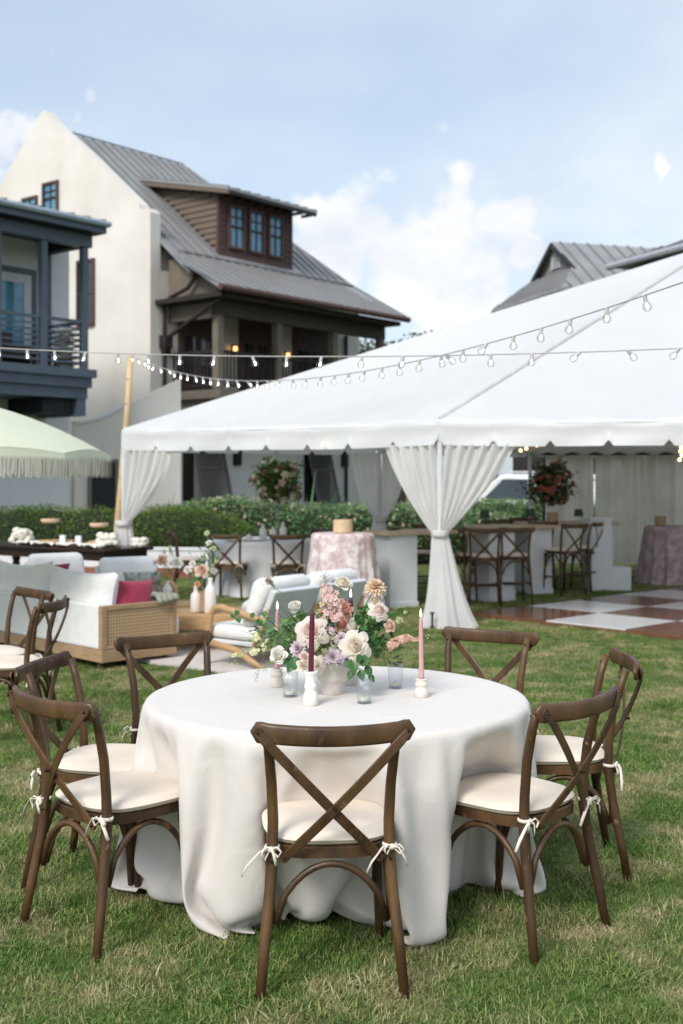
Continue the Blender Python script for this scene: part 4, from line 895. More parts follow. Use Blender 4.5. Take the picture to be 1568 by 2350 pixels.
dup(A_, (.60, 5.53, 0), radians(152), 'cross back chair behind the linen table on the right, facing the camera')
dup(A_, (.905, 4.95, 0), radians(88), 'cross back chair on the far right of the linen table, seen side on')
dup(A_, (.618, 4.262, 0), radians(46), 'near right cross back chair of the linen table, seen from behind')
# two chairs of the next table, cut by the left edge
dup(A_, (-2.30, 7.69, 0), radians(132), 'cross back chair at the left edge, the farther of two by the sofa back', group='cross back chairs at the left edge')
dup(A_, (-2.08, 7.26, 0), radians(85), 'cross back chair at the left edge, the nearer of two by the sofa back', group='cross back chairs at the left edge')

# ------------------------------------------------------------------ round table and its floor length linen
TCx, TCy, TZ, TR = -.02, 4.766, .74, .78
tb = empty('round_table', (TCx, TCy, 0), 0, 'round banquet table hidden under the floor length linen', 'table')
MB().lathe([(.745, .70), (.755, .705), (.755, .728), (.745, .733)], 48).build('tabletop', m_oak, tb)
for a in range(4): MB().tube([(cos(a * pi / 2 + .4) * .32, sin(a * pi / 2 + .4) * .32, 0), (cos(a * pi / 2 + .4) * .28, sin(a * pi / 2 + .4) * .28, .70)], .018, 8).build('leg', m_greyup, tb)
# the linen's draped shape: 25 rings of 168 points, each coordinate (in steps of 2 mm) stored as its change from the neighbouring points
NS, NR = 25, 168
DRAPE = [
352,0,-1,-1,-2,-2,-3,-3,-4,-4,-5,-5,-6,-6,-6,-7,-7,-8,-8,-8,-9,-9,-9,-10,-10,-10,-11,-11,-11,-12,-12,-11,-13,-12,-12,-13,-13,-13,-13,-13,-13,-13,-13,-13,-13,-14,-13,-13,-12,-13,-13,-12,-13,-12,-12,-11,-12,-11,-11,-11,-10,-10,-10,
-9,-9,-9,-8,-8,-8,-7,-7,-6,-6,-6,-5,-5,-4,-4,-3,-2,-3,-1,-2,0,-1,1,1,1,2,2,2,4,3,4,5,5,5,6,7,7,7,7,8,9,9,9,9,10,10,11,10,12,11,11,12,12,12,13,12,13,12,13,13,13,13,14,13,13,13,13,13,13,13,13,12,13,12,12,12,12,12,11,11,11,10,10,9,9,
9,9,8,8,7,8,6,7,6,6,5,4,4,4,3,3,2,2,2,0,18,0,0,0,0,0,0,-1,0,0,0,0,0,0,-1,0,-1,0,0,-1,0,-1,0,-1,0,-1,-1,0,-1,0,0,-2,0,-1,-1,0,-1,0,-1,-1,0,-1,-1,-1,-1,0,0,-1,-2,0,0,-2,0,0,-1,-1,0,-1,-1,0,-1,0,-1,0,-1,0,-1,0,0,-1,0,-1,0,0,0,0,0,0,
-1,-1,1,0,0,-1,1,-1,0,0,0,1,0,0,1,0,0,0,1,0,0,0,0,2,0,0,0,1,1,0,1,0,1,0,1,1,0,1,0,0,2,0,1,1,0,2,0,0,2,0,1,1,0,1,0,1,1,0,1,1,1,0,0,1,1,0,1,1,1,-1,0,0,1,0,1,0,1,0,1,-1,1,1,0,0,0,0,1,0,-1,1,18,-1,1,0,0,1,-2,0,0,0,-1,0,0,0,0,0,-1,0,-1,
0,-1,1,-2,0,-1,-1,1,-1,-1,0,-2,0,0,-1,0,-1,0,-1,-1,-1,-1,-1,0,-1,0,-1,-1,-1,0,-1,-1,0,0,-2,0,-1,0,-1,0,-1,-1,0,0,-2,0,0,0,-1,0,-1,1,0,-1,0,-1,0,0,0,0,-1,0,-1,1,0,0,0,0,1,-1,0,1,0,-1,1,0,0,1,0,0,0,2,-1,1,1,0,0,1,1,0,0,1,0,1,0,1,0,2,
0,0,1,1,0,1,0,2,1,3,-1,1,0,1,0,1,0,1,1,0,1,0,1,0,1,0,1,1,0,1,3,0,-1,0,0,0,1,0,0,-1,2,-1,1,0,0,1,1,-1,-1,0,0,4,0,-1,0,0,-2,3,0,1,0,0,1,0,0,-2,-1,1,0,1,0,-1,-1,0,1,-1,1,-1,-1,1,-1,1,1,0,0,-2,0,-1,-1,0,0,0,0,1,0,-1,0,0,0,-1,-1,0,0,-1,
1,1,0,-1,0,0,0,1,-1,0,1,1,-1,0,0,-2,1,-2,0,-1,-2,0,2,0,1,0,-1,2,0,-1,1,-1,0,0,-2,1,-1,0,2,-2,1,1,0,-1,1,1,0,-1,0,1,-2,0,0,0,0,0,1,1,0,0,0,0,-1,-1,2,0,0,1,1,0,0,1,0,-1,1,1,1,1,0,-1,1,-2,0,0,0,1,0,0,0,1,-1,-1,0,-1,-2,0,1,0,2,1,0,2,0,
0,0,0,0,1,4,-5,-1,0,1,4,-3,-7,-1,3,-3,-3,3,3,-3,0,4,6,0,1,-3,-3,-2,-1,4,3,0,-2,-1,-1,1,-1,-2,3,2,-3,-2,0,-1,9,-2,0,-1,-1,0,2,-1,0,0,2,0,-1,0,-1,1,-1,0,-1,-1,-1,2,5,0,-2,-2,-1,2,3,1,3,2,-1,1,-1,-3,-3,-2,1,4,0,-4,-6,0,2,-3,-2,8,5,-1,
1,-2,0,-1,0,-4,-3,6,-4,-2,8,4,-1,-5,0,5,1,1,-1,-5,2,-2,-4,-3,3,-1,-1,2,2,1,-2,0,0,-2,1,0,1,1,-2,0,0,0,0,1,0,2,0,0,0,1,-1,-1,-2,-1,2,1,1,1,-3,1,1,-5,-5,-3,-1,-1,-1,-1,1,0,4,4,5,3,-4,0,-7,1,4,5,2,-3,-1,2,-1,-5,-11,5,0,-1,-2,2,1,1,-5,
1,8,2,1,0,-3,-3,-1,-1,7,0,-1,-2,1,-1,-2,2,2,-2,-1,-1,-2,4,1,3,-1,-1,0,-1,1,1,-1,1,1,-1,0,1,-1,-1,0,0,-2,1,-1,1,2,1,0,-2,-1,0,6,-1,4,0,-1,0,-1,-1,-2,-3,1,2,1,-3,-2,-2,0,-2,3,6,0,0,1,1,-2,-2,0,0,-6,-1,6,-3,3,4,-1,0,1,1,2,3,-1,-5,-1,
1,-4,-4,0,1,0,1,2,1,-1,-2,0,2,0,-1,-1,0,1,0,1,-1,1,0,0,1,0,1,-3,-3,2,1,1,-2,0,2,1,0,-1,0,1,1,-12,2,-4,3,-2,1,2,-1,1,-1,2,4,7,-4,-4,-2,5,0,4,-2,-2,1,-1,-2,-6,0,-1,-1,0,-1,2,2,-2,0,3,5,1,-2,0,-3,-1,2,2,2,-2,-2,1,-1,-1,1,0,0,-1,-1,-1,
-2,6,3,-1,-1,-1,0,1,0,-1,2,1,0,-1,1,-1,0,-1,-1,1,-2,0,0,5,0,-2,0,-1,5,0,1,1,1,-1,-1,0,-1,0,-2,-2,1,0,-1,-2,-2,-2,-1,6,4,0,1,0,-1,0,-1,-1,1,-3,-5,5,-1,4,-1,1,-1,2,1,3,1,-1,-2,-2,3,-5,-4,-1,1,1,1,0,0,0,0,0,1,3,-2,-5,2,1,-1,-1,2,0,1,
0,0,0,1,2,-3,-1,1,0,-1,0,0,1,0,0,0,-1,-10,1,-1,-1,1,-1,2,0,1,0,2,-1,2,6,0,-4,-1,0,4,3,-1,0,-1,-1,-2,-6,1,-2,-1,0,-1,1,3,-2,-2,2,4,4,0,-2,-1,-1,1,1,1,0,-1,-1,-3,3,0,0,-1,0,0,-2,1,1,4,0,-1,-1,0,0,1,-1,1,2,-1,1,-1,0,-1,0,0,-2,0,0,3,1,
0,-1,0,1,4,-2,3,0,0,1,-2,-1,0,-1,-1,-4,2,1,-1,-1,-2,-3,3,6,0,0,1,0,-1,0,-1,-2,1,-1,-7,3,6,-1,1,-1,2,2,0,1,2,0,-1,-3,-1,0,-4,-3,1,2,0,0,1,-1,0,0,2,0,0,-4,0,0,1,0,0,1,1,1,1,0,0,2,-1,-3,-1,1,0,-1,1,0,1,0,-1,-5,-4,0,-3,2,-1,-1,2,1,1,
-2,2,0,1,1,7,1,-6,1,0,3,1,-1,0,-3,-4,-5,0,-2,-1,-1,5,-5,3,1,-2,1,0,3,3,-1,-1,-2,2,1,2,-1,-1,-2,-1,2,0,0,0,-1,-1,0,-2,2,4,1,-1,0,-2,1,1,-1,1,1,0,0,1,-1,0,-1,-1,1,-2,0,2,2,0,0,-1,2,2,2,1,-1,-1,2,-1,-1,-1,0,-1,-4,-1,2,0,-1,-4,-2,4,5,
1,0,1,0,-1,0,0,-3,0,2,-5,-3,4,1,2,1,0,3,-1,1,1,0,1,0,-3,0,-2,-5,0,1,1,-1,1,-1,1,0,2,1,-2,-2,0,-1,-2,2,2,0,1,0,2,0,0,0,2,-2,-3,2,-2,0,0,1,1,0,-1,-7,-3,-1,-1,1,-2,2,1,0,1,0,0,2,0,1,7,4,-8,-1,1,2,2,-1,0,-4,-2,-5,-1,-3,0,2,2,-1,-3,2,
-1,1,-1,5,3,0,-2,-1,0,2,1,1,-2,-1,-1,2,-1,0,0,-1,-1,0,-1,0,6,0,0,-2,1,-1,0,0,0,3,0,0,-1,1,-2,0,0,-1,0,1,2,1,-1,-1,-1,2,1,2,1,0,0,2,-1,-2,-1,-1,0,0,-3,1,-1,0,-3,-1,6,1,-1,2,1,-2,-2,-1,1,1,-2,1,0,-8,5,2,1,0,4,1,2,-2,1,1,0,0,-4,-1,0,
-5,0,2,-1,1,-1,1,-1,2,1,0,-1,0,-4,-4,4,2,0,1,1,1,0,2,-1,1,0,1,-6,1,1,-1,1,1,-1,-2,3,-10,-1,0,-2,0,-2,3,0,0,2,1,-1,1,0,2,1,9,-7,-1,0,4,1,-1,-2,-3,-1,-5,-1,0,-2,3,3,0,-1,-4,3,1,4,-1,0,-1,0,-2,0,1,2,0,0,-2,0,1,-1,0,-1,0,-1,0,-1,0,2,4,
-1,0,-1,1,0,-2,2,1,0,0,1,-1,0,-1,0,-1,-1,0,3,1,0,0,-1,-1,1,0,-3,2,5,0,-2,-1,0,-1,0,-1,0,1,0,0,-2,-2,2,2,2,-1,0,-3,-3,-1,4,0,-2,-1,-2,7,-1,0,-1,4,-3,2,0,3,1,2,-8,3,-2,1,-1,-1,-1,1,0,-1,0,0,1,1,1,1,-1,-6,-1,5,0,-2,2,0,0,1,1,0,1,-1,
-2,-1,1,1,0,-1,1,0,1,-2,-5,1,-1,-3,-4,-3,3,2,-1,1,0,2,1,-1,2,0,-1,9,2,-7,2,2,1,0,-2,-4,-1,-4,-1,-1,-2,5,2,1,-3,-4,1,2,3,0,0,0,-1,-1,0,2,1,0,-1,-1,0,1,0,-1,-1,-1,1,-2,-2,1,4,2,0,-1,-1,1,0,0,1,1,0,2,0,-2,-1,1,0,-2,0,1,1,2,-1,-1,0,0,
1,-2,-1,4,3,-2,-2,0,1,-2,-1,0,1,-1,-1,1,-2,1,0,2,2,-1,0,-3,-3,0,1,1,-3,0,0,9,0,-6,2,1,0,0,1,2,2,-3,-4,-2,5,0,-1,0,-2,2,-2,0,0,0,0,2,1,0,2,-2,1,-1,-4,3,-2,2,0,1,-1,0,-2,0,-1,0,-1,1,2,1,-1,1,-2,-1,-1,-1,0,-1,2,-1,-1,-1,-2,1,2,0,0,-1,
0,-1,1,2,4,0,0,-2,4,0,-3,-4,0,-5,-1,-1,0,5,1,-2,-4,0,2,0,4,1,-1,0,0,-1,-2,2,2,-1,1,-1,1,0,-1,-1,0,-1,0,-1,0,-5,4,5,0,-1,0,0,0,-1,1,2,1,1,-1,0,-1,0,-1,0,-1,0,4,0,0,-1,-1,0,1,-2,-1,3,3,-1,-1,-1,-1,0,-1,1,1,-1,-1,0,0,-2,2,1,1,0,-1,-3,
-3,-1,2,1,-2,0,2,3,-1,-2,0,5,-1,-1,2,1,2,-1,-2,-4,2,1,1,-2,0,0,1,-2,-1,0,2,1,1,1,-2,-4,2,3,-1,-1,0,0,1,1,-2,0,0,0,-2,1,0,0,2,-2,2,0,2,-1,-8,2,-4,4,-2,3,2,1,-4,1,2,1,-2,-3,-2,2,0,3,2,3,-1,-12,9,2,-3,-2,0,-4,-2,-2,1,5,-1,0,-4,1,2,-1,
3,1,1,-1,-1,-1,0,1,2,0,-1,-1,1,2,-2,0,-1,-1,0,0,-2,-3,3,4,1,0,-1,0,0,-1,3,-1,1,4,-2,-2,-1,2,-2,-1,0,2,2,-1,0,-1,-1,0,1,-2,1,3,1,-2,2,-1,-1,-1,-1,0,1,-1,-1,1,-1,-1,1,2,0,1,-1,-2,-3,-1,1,0,-1,-1,8,-5,-1,-1,3,2,1,0,1,2,1,0,-2,-5,2,2,
0,-1,-1,0,-4,3,-1,1,0,2,1,0,-1,-2,1,2,-1,0,-1,1,1,0,-3,0,0,2,0,-2,0,-1,2,1,0,0,0,1,-1,-8,0,-1,5,-2,6,2,-6,1,1,0,-4,2,-3,0,1,0,5,4,-3,-9,0,7,-2,-1,-1,-4,-3,0,3,2,0,-3,-2,0,2,3,0,2,-1,0,0,-1,-1,0,2,1,-1,-1,2,1,-1,-2,-1,0,1,-2,1,-5,2,
5,1,-1,0,0,0,0,-2,2,3,-2,2,-1,1,-4,2,0,-1,0,4,1,-2,-1,0,-1,-1,0,1,3,2,-1,-1,-1,0,-1,-1,1,0,-1,0,0,-1,0,1,1,1,0,-2,-1,-3,-2,0,1,-1,0,7,-1,0,-4,1,4,1,-1,1,1,1,2,-2,-5,0,2,1,-1,-2,0,-2,0,1,-1,3,1,1,2,-5,0,0,1,1,1,-2,0,1,0,-2,1,0,0,2,
-4,0,1,1,0,0,1,-1,-1,-5,-2,1,1,4,0,3,0,-3,-1,1,1,-2,0,-2,-1,1,0,8,1,0,-3,-9,7,-2,-2,0,-7,0,-1,3,3,0,-3,-2,0,4,1,0,0,1,0,-1,-1,0,1,1,1,-1,-1,2,1,-1,-1,-2,1,-1,1,-1,-3,-1,6,0,0,-1,1,-1,0,-6,5,4,-8,7,1,-1,-2,-1,3,-1,3,2,-2,0,0,0,-3,
-2,2,2,3,1,-2,1,-1,-2,-1,1,0,-1,-1,-1,1,0,-2,3,1,2,-1,-2,-2,-2,-3,2,0,-1,0,7,-3,1,-5,3,2,3,-2,3,1,0,1,-1,-5,-1,3,0,0,-1,-1,-3,1,0,1,2,1,1,0,-5,0,2,1,1,0,-1,0,1,1,-3,0,1,0,3,-3,1,-3,2,0,1,1,-1,-3,-4,-1,-1,5,1,1,2,0,-3,-1,2,-1,-1,-1,
0,-1,1,0,3,1,-1,3,-7,0,2,-1,-1,-9,0,2,3,2,-1,-2,-1,0,3,1,1,-1,2,-1,0,-1,-2,2,1,0,0,0,3,-1,-1,-2,-1,1,0,1,0,-8,3,3,3,0,-2,0,2,-1,-5,-1,-1,0,6,3,-3,1,1,0,0,-1,4,0,-1,-1,0,4,-9,3,3,3,0,-1,0,-2,-1,0,-1,2,-2,-1,-1,1,0,1,-1,1,2,-1,-2,0,
-2,-4,1,0,0,1,4,-1,2,-4,0,3,3,-1,1,1,0,1,1,-5,-1,2,1,0,-2,-3,-2,1,0,2,2,1,1,1,-1,0,-3,1,1,0,-2,2,0,-1,-1,0,1,0,2,0,-4,0,2,0,0,1,-1,-4,-3,-1,1,6,-1,2,1,0,-2,-2,1,1,-1,0,-1,-2,0,3,4,1,-2,2,-6,-4,3,0,-1,-7,-2,1,8,-3,0,-4,0,-1,6,0,1,0,
0,0,-1,-1,0,1,1,0,0,-1,4,0,-2,-1,-2,0,0,2,-2,1,-4,4,1,0,0,0,-2,4,-5,-8,4,0,5,3,-1,-2,-1,4,-1,5,1,-2,0,-1,0,3,-7,-2,8,0,1,-1,0,-1,-1,-2,1,0,-2,1,-2,-1,3,-3,2,-1,2,-4,0,2,-1,-4,0,1,-1,2,2,1,3,-6,0,2,6,-2,1,1,1,0,1,-3,-4,2,2,0,-2,-4,
-2,2,-2,4,3,1,-1,1,-1,5,-5,0,0,0,-1,0,1,-1,0,-1,0,1,-1,3,-4,0,2,1,0,0,-4,-1,-3,-1,2,6,-3,3,1,0,-2,-1,0,0,-1,1,1,-5,2,2,3,-1,3,-1,-1,-7,3,-1,-1,-7,-2,10,9,-11,-4,-3,-2,6,3,2,-4,0,3,-1,0,-1,-1,1,0,1,0,0,6,-3,-2,-2,-2,-2,5,-4,-3,3,0,
0,2,2,-1,-1,-1,5,0,-14,5,2,2,3,0,-2,0,5,-1,1,2,-3,1,0,1,3,-7,0,5,-1,2,0,-1,-1,-2,0,5,-3,-4,-1,-1,-1,2,2,1,-4,2,9,-12,2,-2,-3,0,1,-1,2,3,0,0,0,-3,0,6,0,1,1,-1,3,0,-2,-5,2,1,0,1,-5,0,-3,3,3,0,1,1,-1,1,4,2,-8,2,0,-3,1,1,-1,3,-4,1,0,
-3,-3,14,-8,0,0,1,1,-5,-3,-1,0,2,4,-1,2,1,0,-2,-2,1,1,-1,-1,3,-5,1,1,5,-1,1,7,-2,-7,-3,-2,0,-7,7,7,5,-16,-5,0,-2,9,3,-4,-4,2,5,-2,-1,2,-1,0,1,0,0,1,5,-2,-2,-3,-1,-1,-3,-1,-1,8,1,-5,2,2,-1,-1,-1,9,-1,-2,-8,3,-1,3,-1,-1,0,4,0,-1,3,
-3,2,0,3,0,-4,2,2,0,1,-1,-1,-1,-2,4,7,-5,-9,-1,1,1,2,-1,-3,0,0,9,-8,-1,0,-3,-3,-1,3,3,2,-1,2,0,-6,1,6,0,2,1,-1,3,0,-1,-5,1,1,2,1,-1,1,1,-5,0,0,1,0,0,3,0,6,-9,2,0,-4,2,0,-4,-7,8,2,0,-1,3,0,-1,-2,2,0,1,-8,0,-2,0,5,2,-2,3,1,0,-2,-2,2,
-1,1,-1,2,-3,-2,-1,5,4,-2,8,0,-7,-6,0,-2,-6,16,2,-6,-6,-14,4,1,8,0,-12,0,2,8,2,0,8,-5,-3,-2,0,2,1,3,-1,0,-4,0,-1,-4,-1,0,10,-2,-6,-2,5,2,-5,3,4,9,-2,4,-9,-10,6,-1,0,4,2,-1,-3,3,-6,1,7,2,-8,4,3,1,4,-3,-2,-1,-1,0,5,2,0,-6,-9,1,3,0,2,
-7,-1,1,5,6,-10,-1,0,-9,7,0,4,0,0,1,6,-2,-8,-2,9,1,-1,-5,5,4,-2,-3,-1,2,4,4,-2,0,2,-4,-4,0,-2,0,0,6,-1,3,-6,2,-2,-1,0,0,-13,6,5,3,-2,-2,10,3,-2,-9,3,-1,1,-2,-8,1,0,4,2,-1,2,1,1,-1,-3,-1,1,0,0,0,2,-5,2,2,2,2,3,3,-2,-11,0,-1,-4,7,2,
-3,-3,-4,-6,4,8,-12,-3,1,3,8,0,6,-8,15,-3,-13,-1,3,4,1,-1,1,-3,-2,1,-3,-2,-1,-2,-2,2,-4,7,7,-9,-5,0,23,1,-3,-3,-6,1,-1,-1,7,1,-2,-4,-1,13,-4,1,4,-6,-2,4,1,1,-2,0,-3,0,-1,3,4,0,-3,-5,-2,-3,0,8,-8,-7,2,1,14,-12,0,1,-4,6,-10,5,-1,8,0,
18,-1,-26,-1,9,1,-1,3,2,2,2,-2,-5,3,3,2,6,-6,-2,2,-4,-7,-3,0,2,6,-1,2,2,-4,-2,-1,1,-4,-9,13,-5,3,-2,5,6,4,0,-17,3,3,-1,3,-6,-3,1,1,1,-1,5,-1,1,0,-4,1,1,-1,0,1,1,2,-1,-1,5,-1,1,-6,-4,0,0,0,-1,0,2,-4,2,-1,0,6,-11,-8,2,2,8,1,-1,-2,3,
8,-8,-9,0,2,2,-4,9,-3,2,1,-1,-1,-1,-1,-8,3,3,-6,0,3,4,-3,-2,2,24,-8,0,-4,-4,1,0,12,-7,0,-9,1,17,1,0,-3,-5,1,2,2,-1,0,0,-4,-1,0,-7,2,10,-2,-6,6,5,4,-3,-7,-15,-4,2,12,3,-6,9,-2,-10,15,0,-11,11,6,4,-9,-16,1,5,2,2,4,-2,0,0,4,0,1,0,0,2,
-3,-3,4,-1,-9,-11,2,2,-1,6,-7,5,-2,-1,5,1,-7,0,-4,4,1,1,8,4,3,-6,-14,3,1,1,9,-1,-4,-3,-5,3,-1,5,-2,2,2,-6,1,1,2,-2,1,2,1,2,1,-3,3,-3,-3,-5,1,1,0,4,-8,3,-14,11,-1,19,-1,-22,-2,1,10,2,-5,-1,-6,9,-7,-11,3,-1,1,2,-3,4,6,4,3,0,-4,1,3,
-6,-6,0,11,-6,1,-2,-1,-3,-1,7,9,2,5,-10,-1,14,3,-9,-1,-6,-9,5,20,-1,-6,1,2,6,-5,-1,-2,-3,-1,2,-1,-7,-8,16,-2,5,11,-2,-4,4,1,-15,-22,-5,10,16,3,0,10,-7,10,3,-11,-3,-1,9,-21,5,4,-1,1,2,1,0,-1,1,7,1,0,2,-5,-1,4,-8,6,0,5,-14,-13,2,4,0,
-10,4,10,-14,11,1,4,-5,5,-6,-1,9,4,0,-2,-13,-1,-3,0,0,10,6,-1,-4,-10,-9,17,-4,-1,4,0,-4,1,0,3,-2,-1,8,1,-1,-6,-8,-3,5,13,2,-3,-2,2,7,8,-4,-6,-4,-1,19,-2,-5,0,-12,0,1,-1,-5,-3,-11,-3,1,1,-1,1,-4,1,4,16,-4,-3,2,0,2,5,4,-13,-7,16,-2,
-5,3,-2,-14,1,3,12,20,-1,-12,2,20,-6,-11,1,-4,-15,0,23,5,-2,-1,8,-4,3,-4,-6,-2,1,1,-2,0,-23,12,9,20,-2,-1,4,-2,2,2,-27,-30,-4,33,14,-6,4,19,2,-5,5,-9,-9,-3,9,4,-17,-2,-4,5,4,0,-3,10,4,2,-3,1,-2,-2,4,-12,5,6,0,-3,-25,-4,-4,5,9,0,
-23,13,10,-4,-20,15,-1,10,3,4,5,3,-11,-12,-6,3,-1,1,6,8,8,0,-11,-11,-1,-1,1,2,12,-7,-7,0,9,1,6,6,-1,-8,-14,-3,-4,-1,20,9,3,0,-1,0,13,13,13,13,13,13,13,12,13,12,12,12,12,12,11,11,11,10,10,10,9,9,9,9,8,7,7,7,6,6,6,5,5,4,3,4,2,2,2,1,
1,0,0,0,-2,-1,-2,-3,-3,-4,-4,-5,-5,-6,-6,-6,-7,-7,-8,-8,-8,-9,-9,-9,-10,-10,-10,-11,-11,-11,-11,-12,-12,-12,-13,-12,-13,-13,-12,-13,-13,-14,-13,-13,-13,-13,-13,-13,-13,-13,-13,-13,-12,-13,-12,-12,-11,-12,-11,-11,-11,-10,-10,-10,-9,
-9,-9,-8,-8,-8,-7,-7,-6,-6,-6,-5,-5,-4,-4,-3,-3,-2,-2,-1,-1,0,0,1,2,2,2,3,3,4,4,4,5,6,6,6,7,7,8,8,9,8,10,9,9,10,10,11,10,12,11,12,12,12,12,13,12,13,13,13,13,13,13,-1,1,1,1,1,1,0,1,1,0,1,1,0,1,0,1,0,1,1,0,1,0,1,0,0,0,1,1,0,1,0,0,0,
0,1,1,-1,1,0,0,0,0,0,0,-1,1,-1,0,0,0,0,-1,0,0,0,0,-1,0,-1,0,0,-1,0,-1,-1,0,0,-1,0,-1,-1,-1,0,-1,0,0,-2,0,0,-2,-1,0,0,-1,-1,-1,-1,0,-1,-1,0,-1,0,-1,0,-1,-1,-1,0,-1,-1,0,-1,0,-1,-1,0,0,-1,0,0,-1,0,-1,0,0,0,0,0,0,-1,0,0,1,-2,0,1,0,-1,
0,0,1,0,0,0,0,1,1,-1,0,1,0,1,0,1,0,1,0,1,0,0,1,0,1,0,1,0,1,1,1,0,1,1,0,1,1,1,1,0,1,0,1,1,1,1,-1,1,1,1,0,1,0,1,1,0,0,1,1,0,2,-1,1,0,1,0,1,0,0,0,0,1,0,0,0,1,1,-1,0,0,-1,1,-1,0,0,1,0,-1,-1,1,0,0,-1,0,0,0,0,-1,0,-1,-1,0,1,-1,-1,0,-1,
-1,1,-1,-1,-1,0,-2,0,0,-1,-1,0,0,-2,0,-1,-1,-1,0,-2,0,-1,-1,0,-1,-1,0,-1,0,-1,0,-1,0,-1,0,-1,0,-1,0,-1,0,-1,0,-1,0,0,0,0,-1,0,0,0,-1,-1,0,-1,2,0,-2,1,2,-1,0,0,1,0,0,0,1,-2,2,0,1,0,1,0,0,1,0,-1,0,1,0,1,1,0,1,1,1,1,0,1,1,1,0,1,0,1,0,
1,-1,0,1,0,0,1,0,2,0,0,-1,1,1,0,-1,-1,1,1,0,0,-1,0,1,0,0,0,1,-1,0,0,1,2,-1,0,-3,0,0,-2,2,1,3,4,-7,0,0,1,-1,-1,0,1,2,-2,2,0,-3,-1,0,0,2,-1,-1,1,-2,0,0,1,-1,0,1,-1,0,-1,1,2,1,-2,0,0,-1,0,0,0,-1,0,0,-1,-1,0,0,1,-1,0,0,1,-1,0,0,0,-1,1,
-1,0,0,-1,0,0,-1,0,-2,1,2,1,-1,-1,-1,-4,0,1,3,1,1,3,-1,1,0,1,0,-1,-2,0,-2,-2,-2,0,4,2,0,1,-2,0,1,0,-3,2,1,0,1,1,1,0,1,-1,-1,0,-1,1,0,-1,1,0,0,-2,1,1,1,0,0,-1,-1,0,0,0,0,0,2,-1,0,1,0,1,0,0,-5,0,0,2,2,0,-1,-2,1,-2,-2,-1,4,1,-5,-1,1,
0,8,-2,-2,0,-1,-1,6,1,2,-4,-5,-1,1,3,2,-3,0,4,1,1,0,-4,-5,-1,4,2,1,-3,-3,-1,-2,-2,3,-1,0,2,4,0,-1,-1,-1,4,4,0,-1,-1,1,1,-1,0,-1,-1,-1,0,-1,1,-1,1,-1,0,2,2,0,-1,-2,5,0,0,-1,-2,1,-1,-3,-1,1,-1,-1,2,6,0,-3,-2,-1,-2,4,2,0,7,-1,-3,7,4,
1,1,1,-2,-1,-2,-4,-6,-10,2,3,2,1,-3,-2,0,4,-1,-1,4,3,3,1,2,0,1,-1,0,-1,-2,-7,-2,2,0,1,1,-2,-2,-1,0,1,0,1,-3,-3,1,1,0,0,1,0,1,-1,1,0,0,1,1,-3,-4,1,0,2,2,-1,-1,1,-2,-5,4,1,0,0,-6,-1,2,3,4,0,-2,0,2,3,0,1,-5,-2,-1,0,5,0,-1,0,3,2,-1,-2,
-1,-2,-2,-1,5,-1,-1,-3,-1,-2,-1,4,1,-1,0,0,3,-1,-1,-1,3,3,0,-1,1,-1,1,0,-1,-1,0,-1,0,-1,-1,1,-2,3,-2,4,3,-2,-1,1,1,1,1,-1,-1,-1,0,-3,-2,0,0,0,6,1,0,-2,-2,-2,1,3,9,-3,2,-1,-1,0,2,0,0,-1,-2,-1,2,-6,-3,0,-3,2,3,-1,-1,-3,2,1,1,1,1,1,
-1,4,-2,2,1,1,2,-3,2,0,-6,-3,3,0,-1,-4,0,0,2,0,1,1,-1,-3,1,0,1,0,0,1,1,0,0,-1,1,1,-1,1,-4,-1,2,1,1,-1,-2,2,-2,-3,1,1,1,0,-1,-4,2,0,4,1,-1,0,1,0,4,-1,-3,-2,-2,3,2,-1,0,1,2,0,1,-1,-3,-1,-1,2,0,0,-3,0,-2,-1,-2,4,0,0,0,-1,1,1,0,-1,2,5,
0,-1,0,-1,1,0,-1,0,-2,0,-1,0,-2,1,0,0,1,7,-2,-1,0,-1,-1,5,-1,0,-1,-2,0,0,-2,-2,0,0,3,2,0,-1,-1,-2,1,-1,2,13,-4,-1,0,3,0,-2,0,2,-1,-3,-1,2,-6,-2,-4,0,2,3,-1,-2,0,1,1,3,-1,1,2,1,1,1,0,0,1,3,-5,3,-2,-4,-1,-2,2,1,-5,0,0,1,0,1,1,-3,0,2,
0,1,0,0,1,0,0,0,-1,2,0,-1,-2,0,0,0,1,0,0,-1,1,-5,1,1,0,0,-1,-1,0,0,3,2,0,-2,1,2,2,-1,-3,-1,-1,2,1,1,-2,2,1,1,0,-2,-1,-1,-1,1,1,-2,-1,0,-3,-1,-1,5,0,-1,-1,0,0,2,0,-1,2,2,2,1,-2,3,-1,-1,-1,-1,0,-1,-1,-1,0,-1,-1,3,0,3,1,0,-1,1,-3,4,1,
-1,1,-2,-2,1,-1,-3,0,2,2,1,0,-1,-2,0,2,-1,3,6,-1,-2,3,3,-4,1,1,0,2,-3,-3,2,-1,-4,-4,-3,3,0,0,-1,0,1,2,3,0,-2,3,-1,3,1,0,1,0,2,0,0,0,-4,-3,0,-1,-1,-2,-1,0,1,1,0,-5,-3,1,0,0,1,0,1,1,0,-1,-1,2,0,0,0,-2,-1,0,0,2,0,0,-1,0,-2,-1,1,1,0,
-1,-2,0,0,1,4,-1,0,0,2,2,-2,-1,-2,-1,2,1,-1,1,2,2,-1,0,-1,-2,0,-1,1,0,-2,-1,-1,-1,-1,0,2,-1,1,0,-1,-1,4,-2,1,1,3,1,0,0,2,-1,-1,0,-1,-1,-1,-1,0,-2,-2,2,-2,2,1,5,0,0,2,-2,0,1,1,1,-2,-2,-1,0,-2,-2,2,2,2,0,-2,0,0,0,1,2,3,1,-1,6,-1,-2,
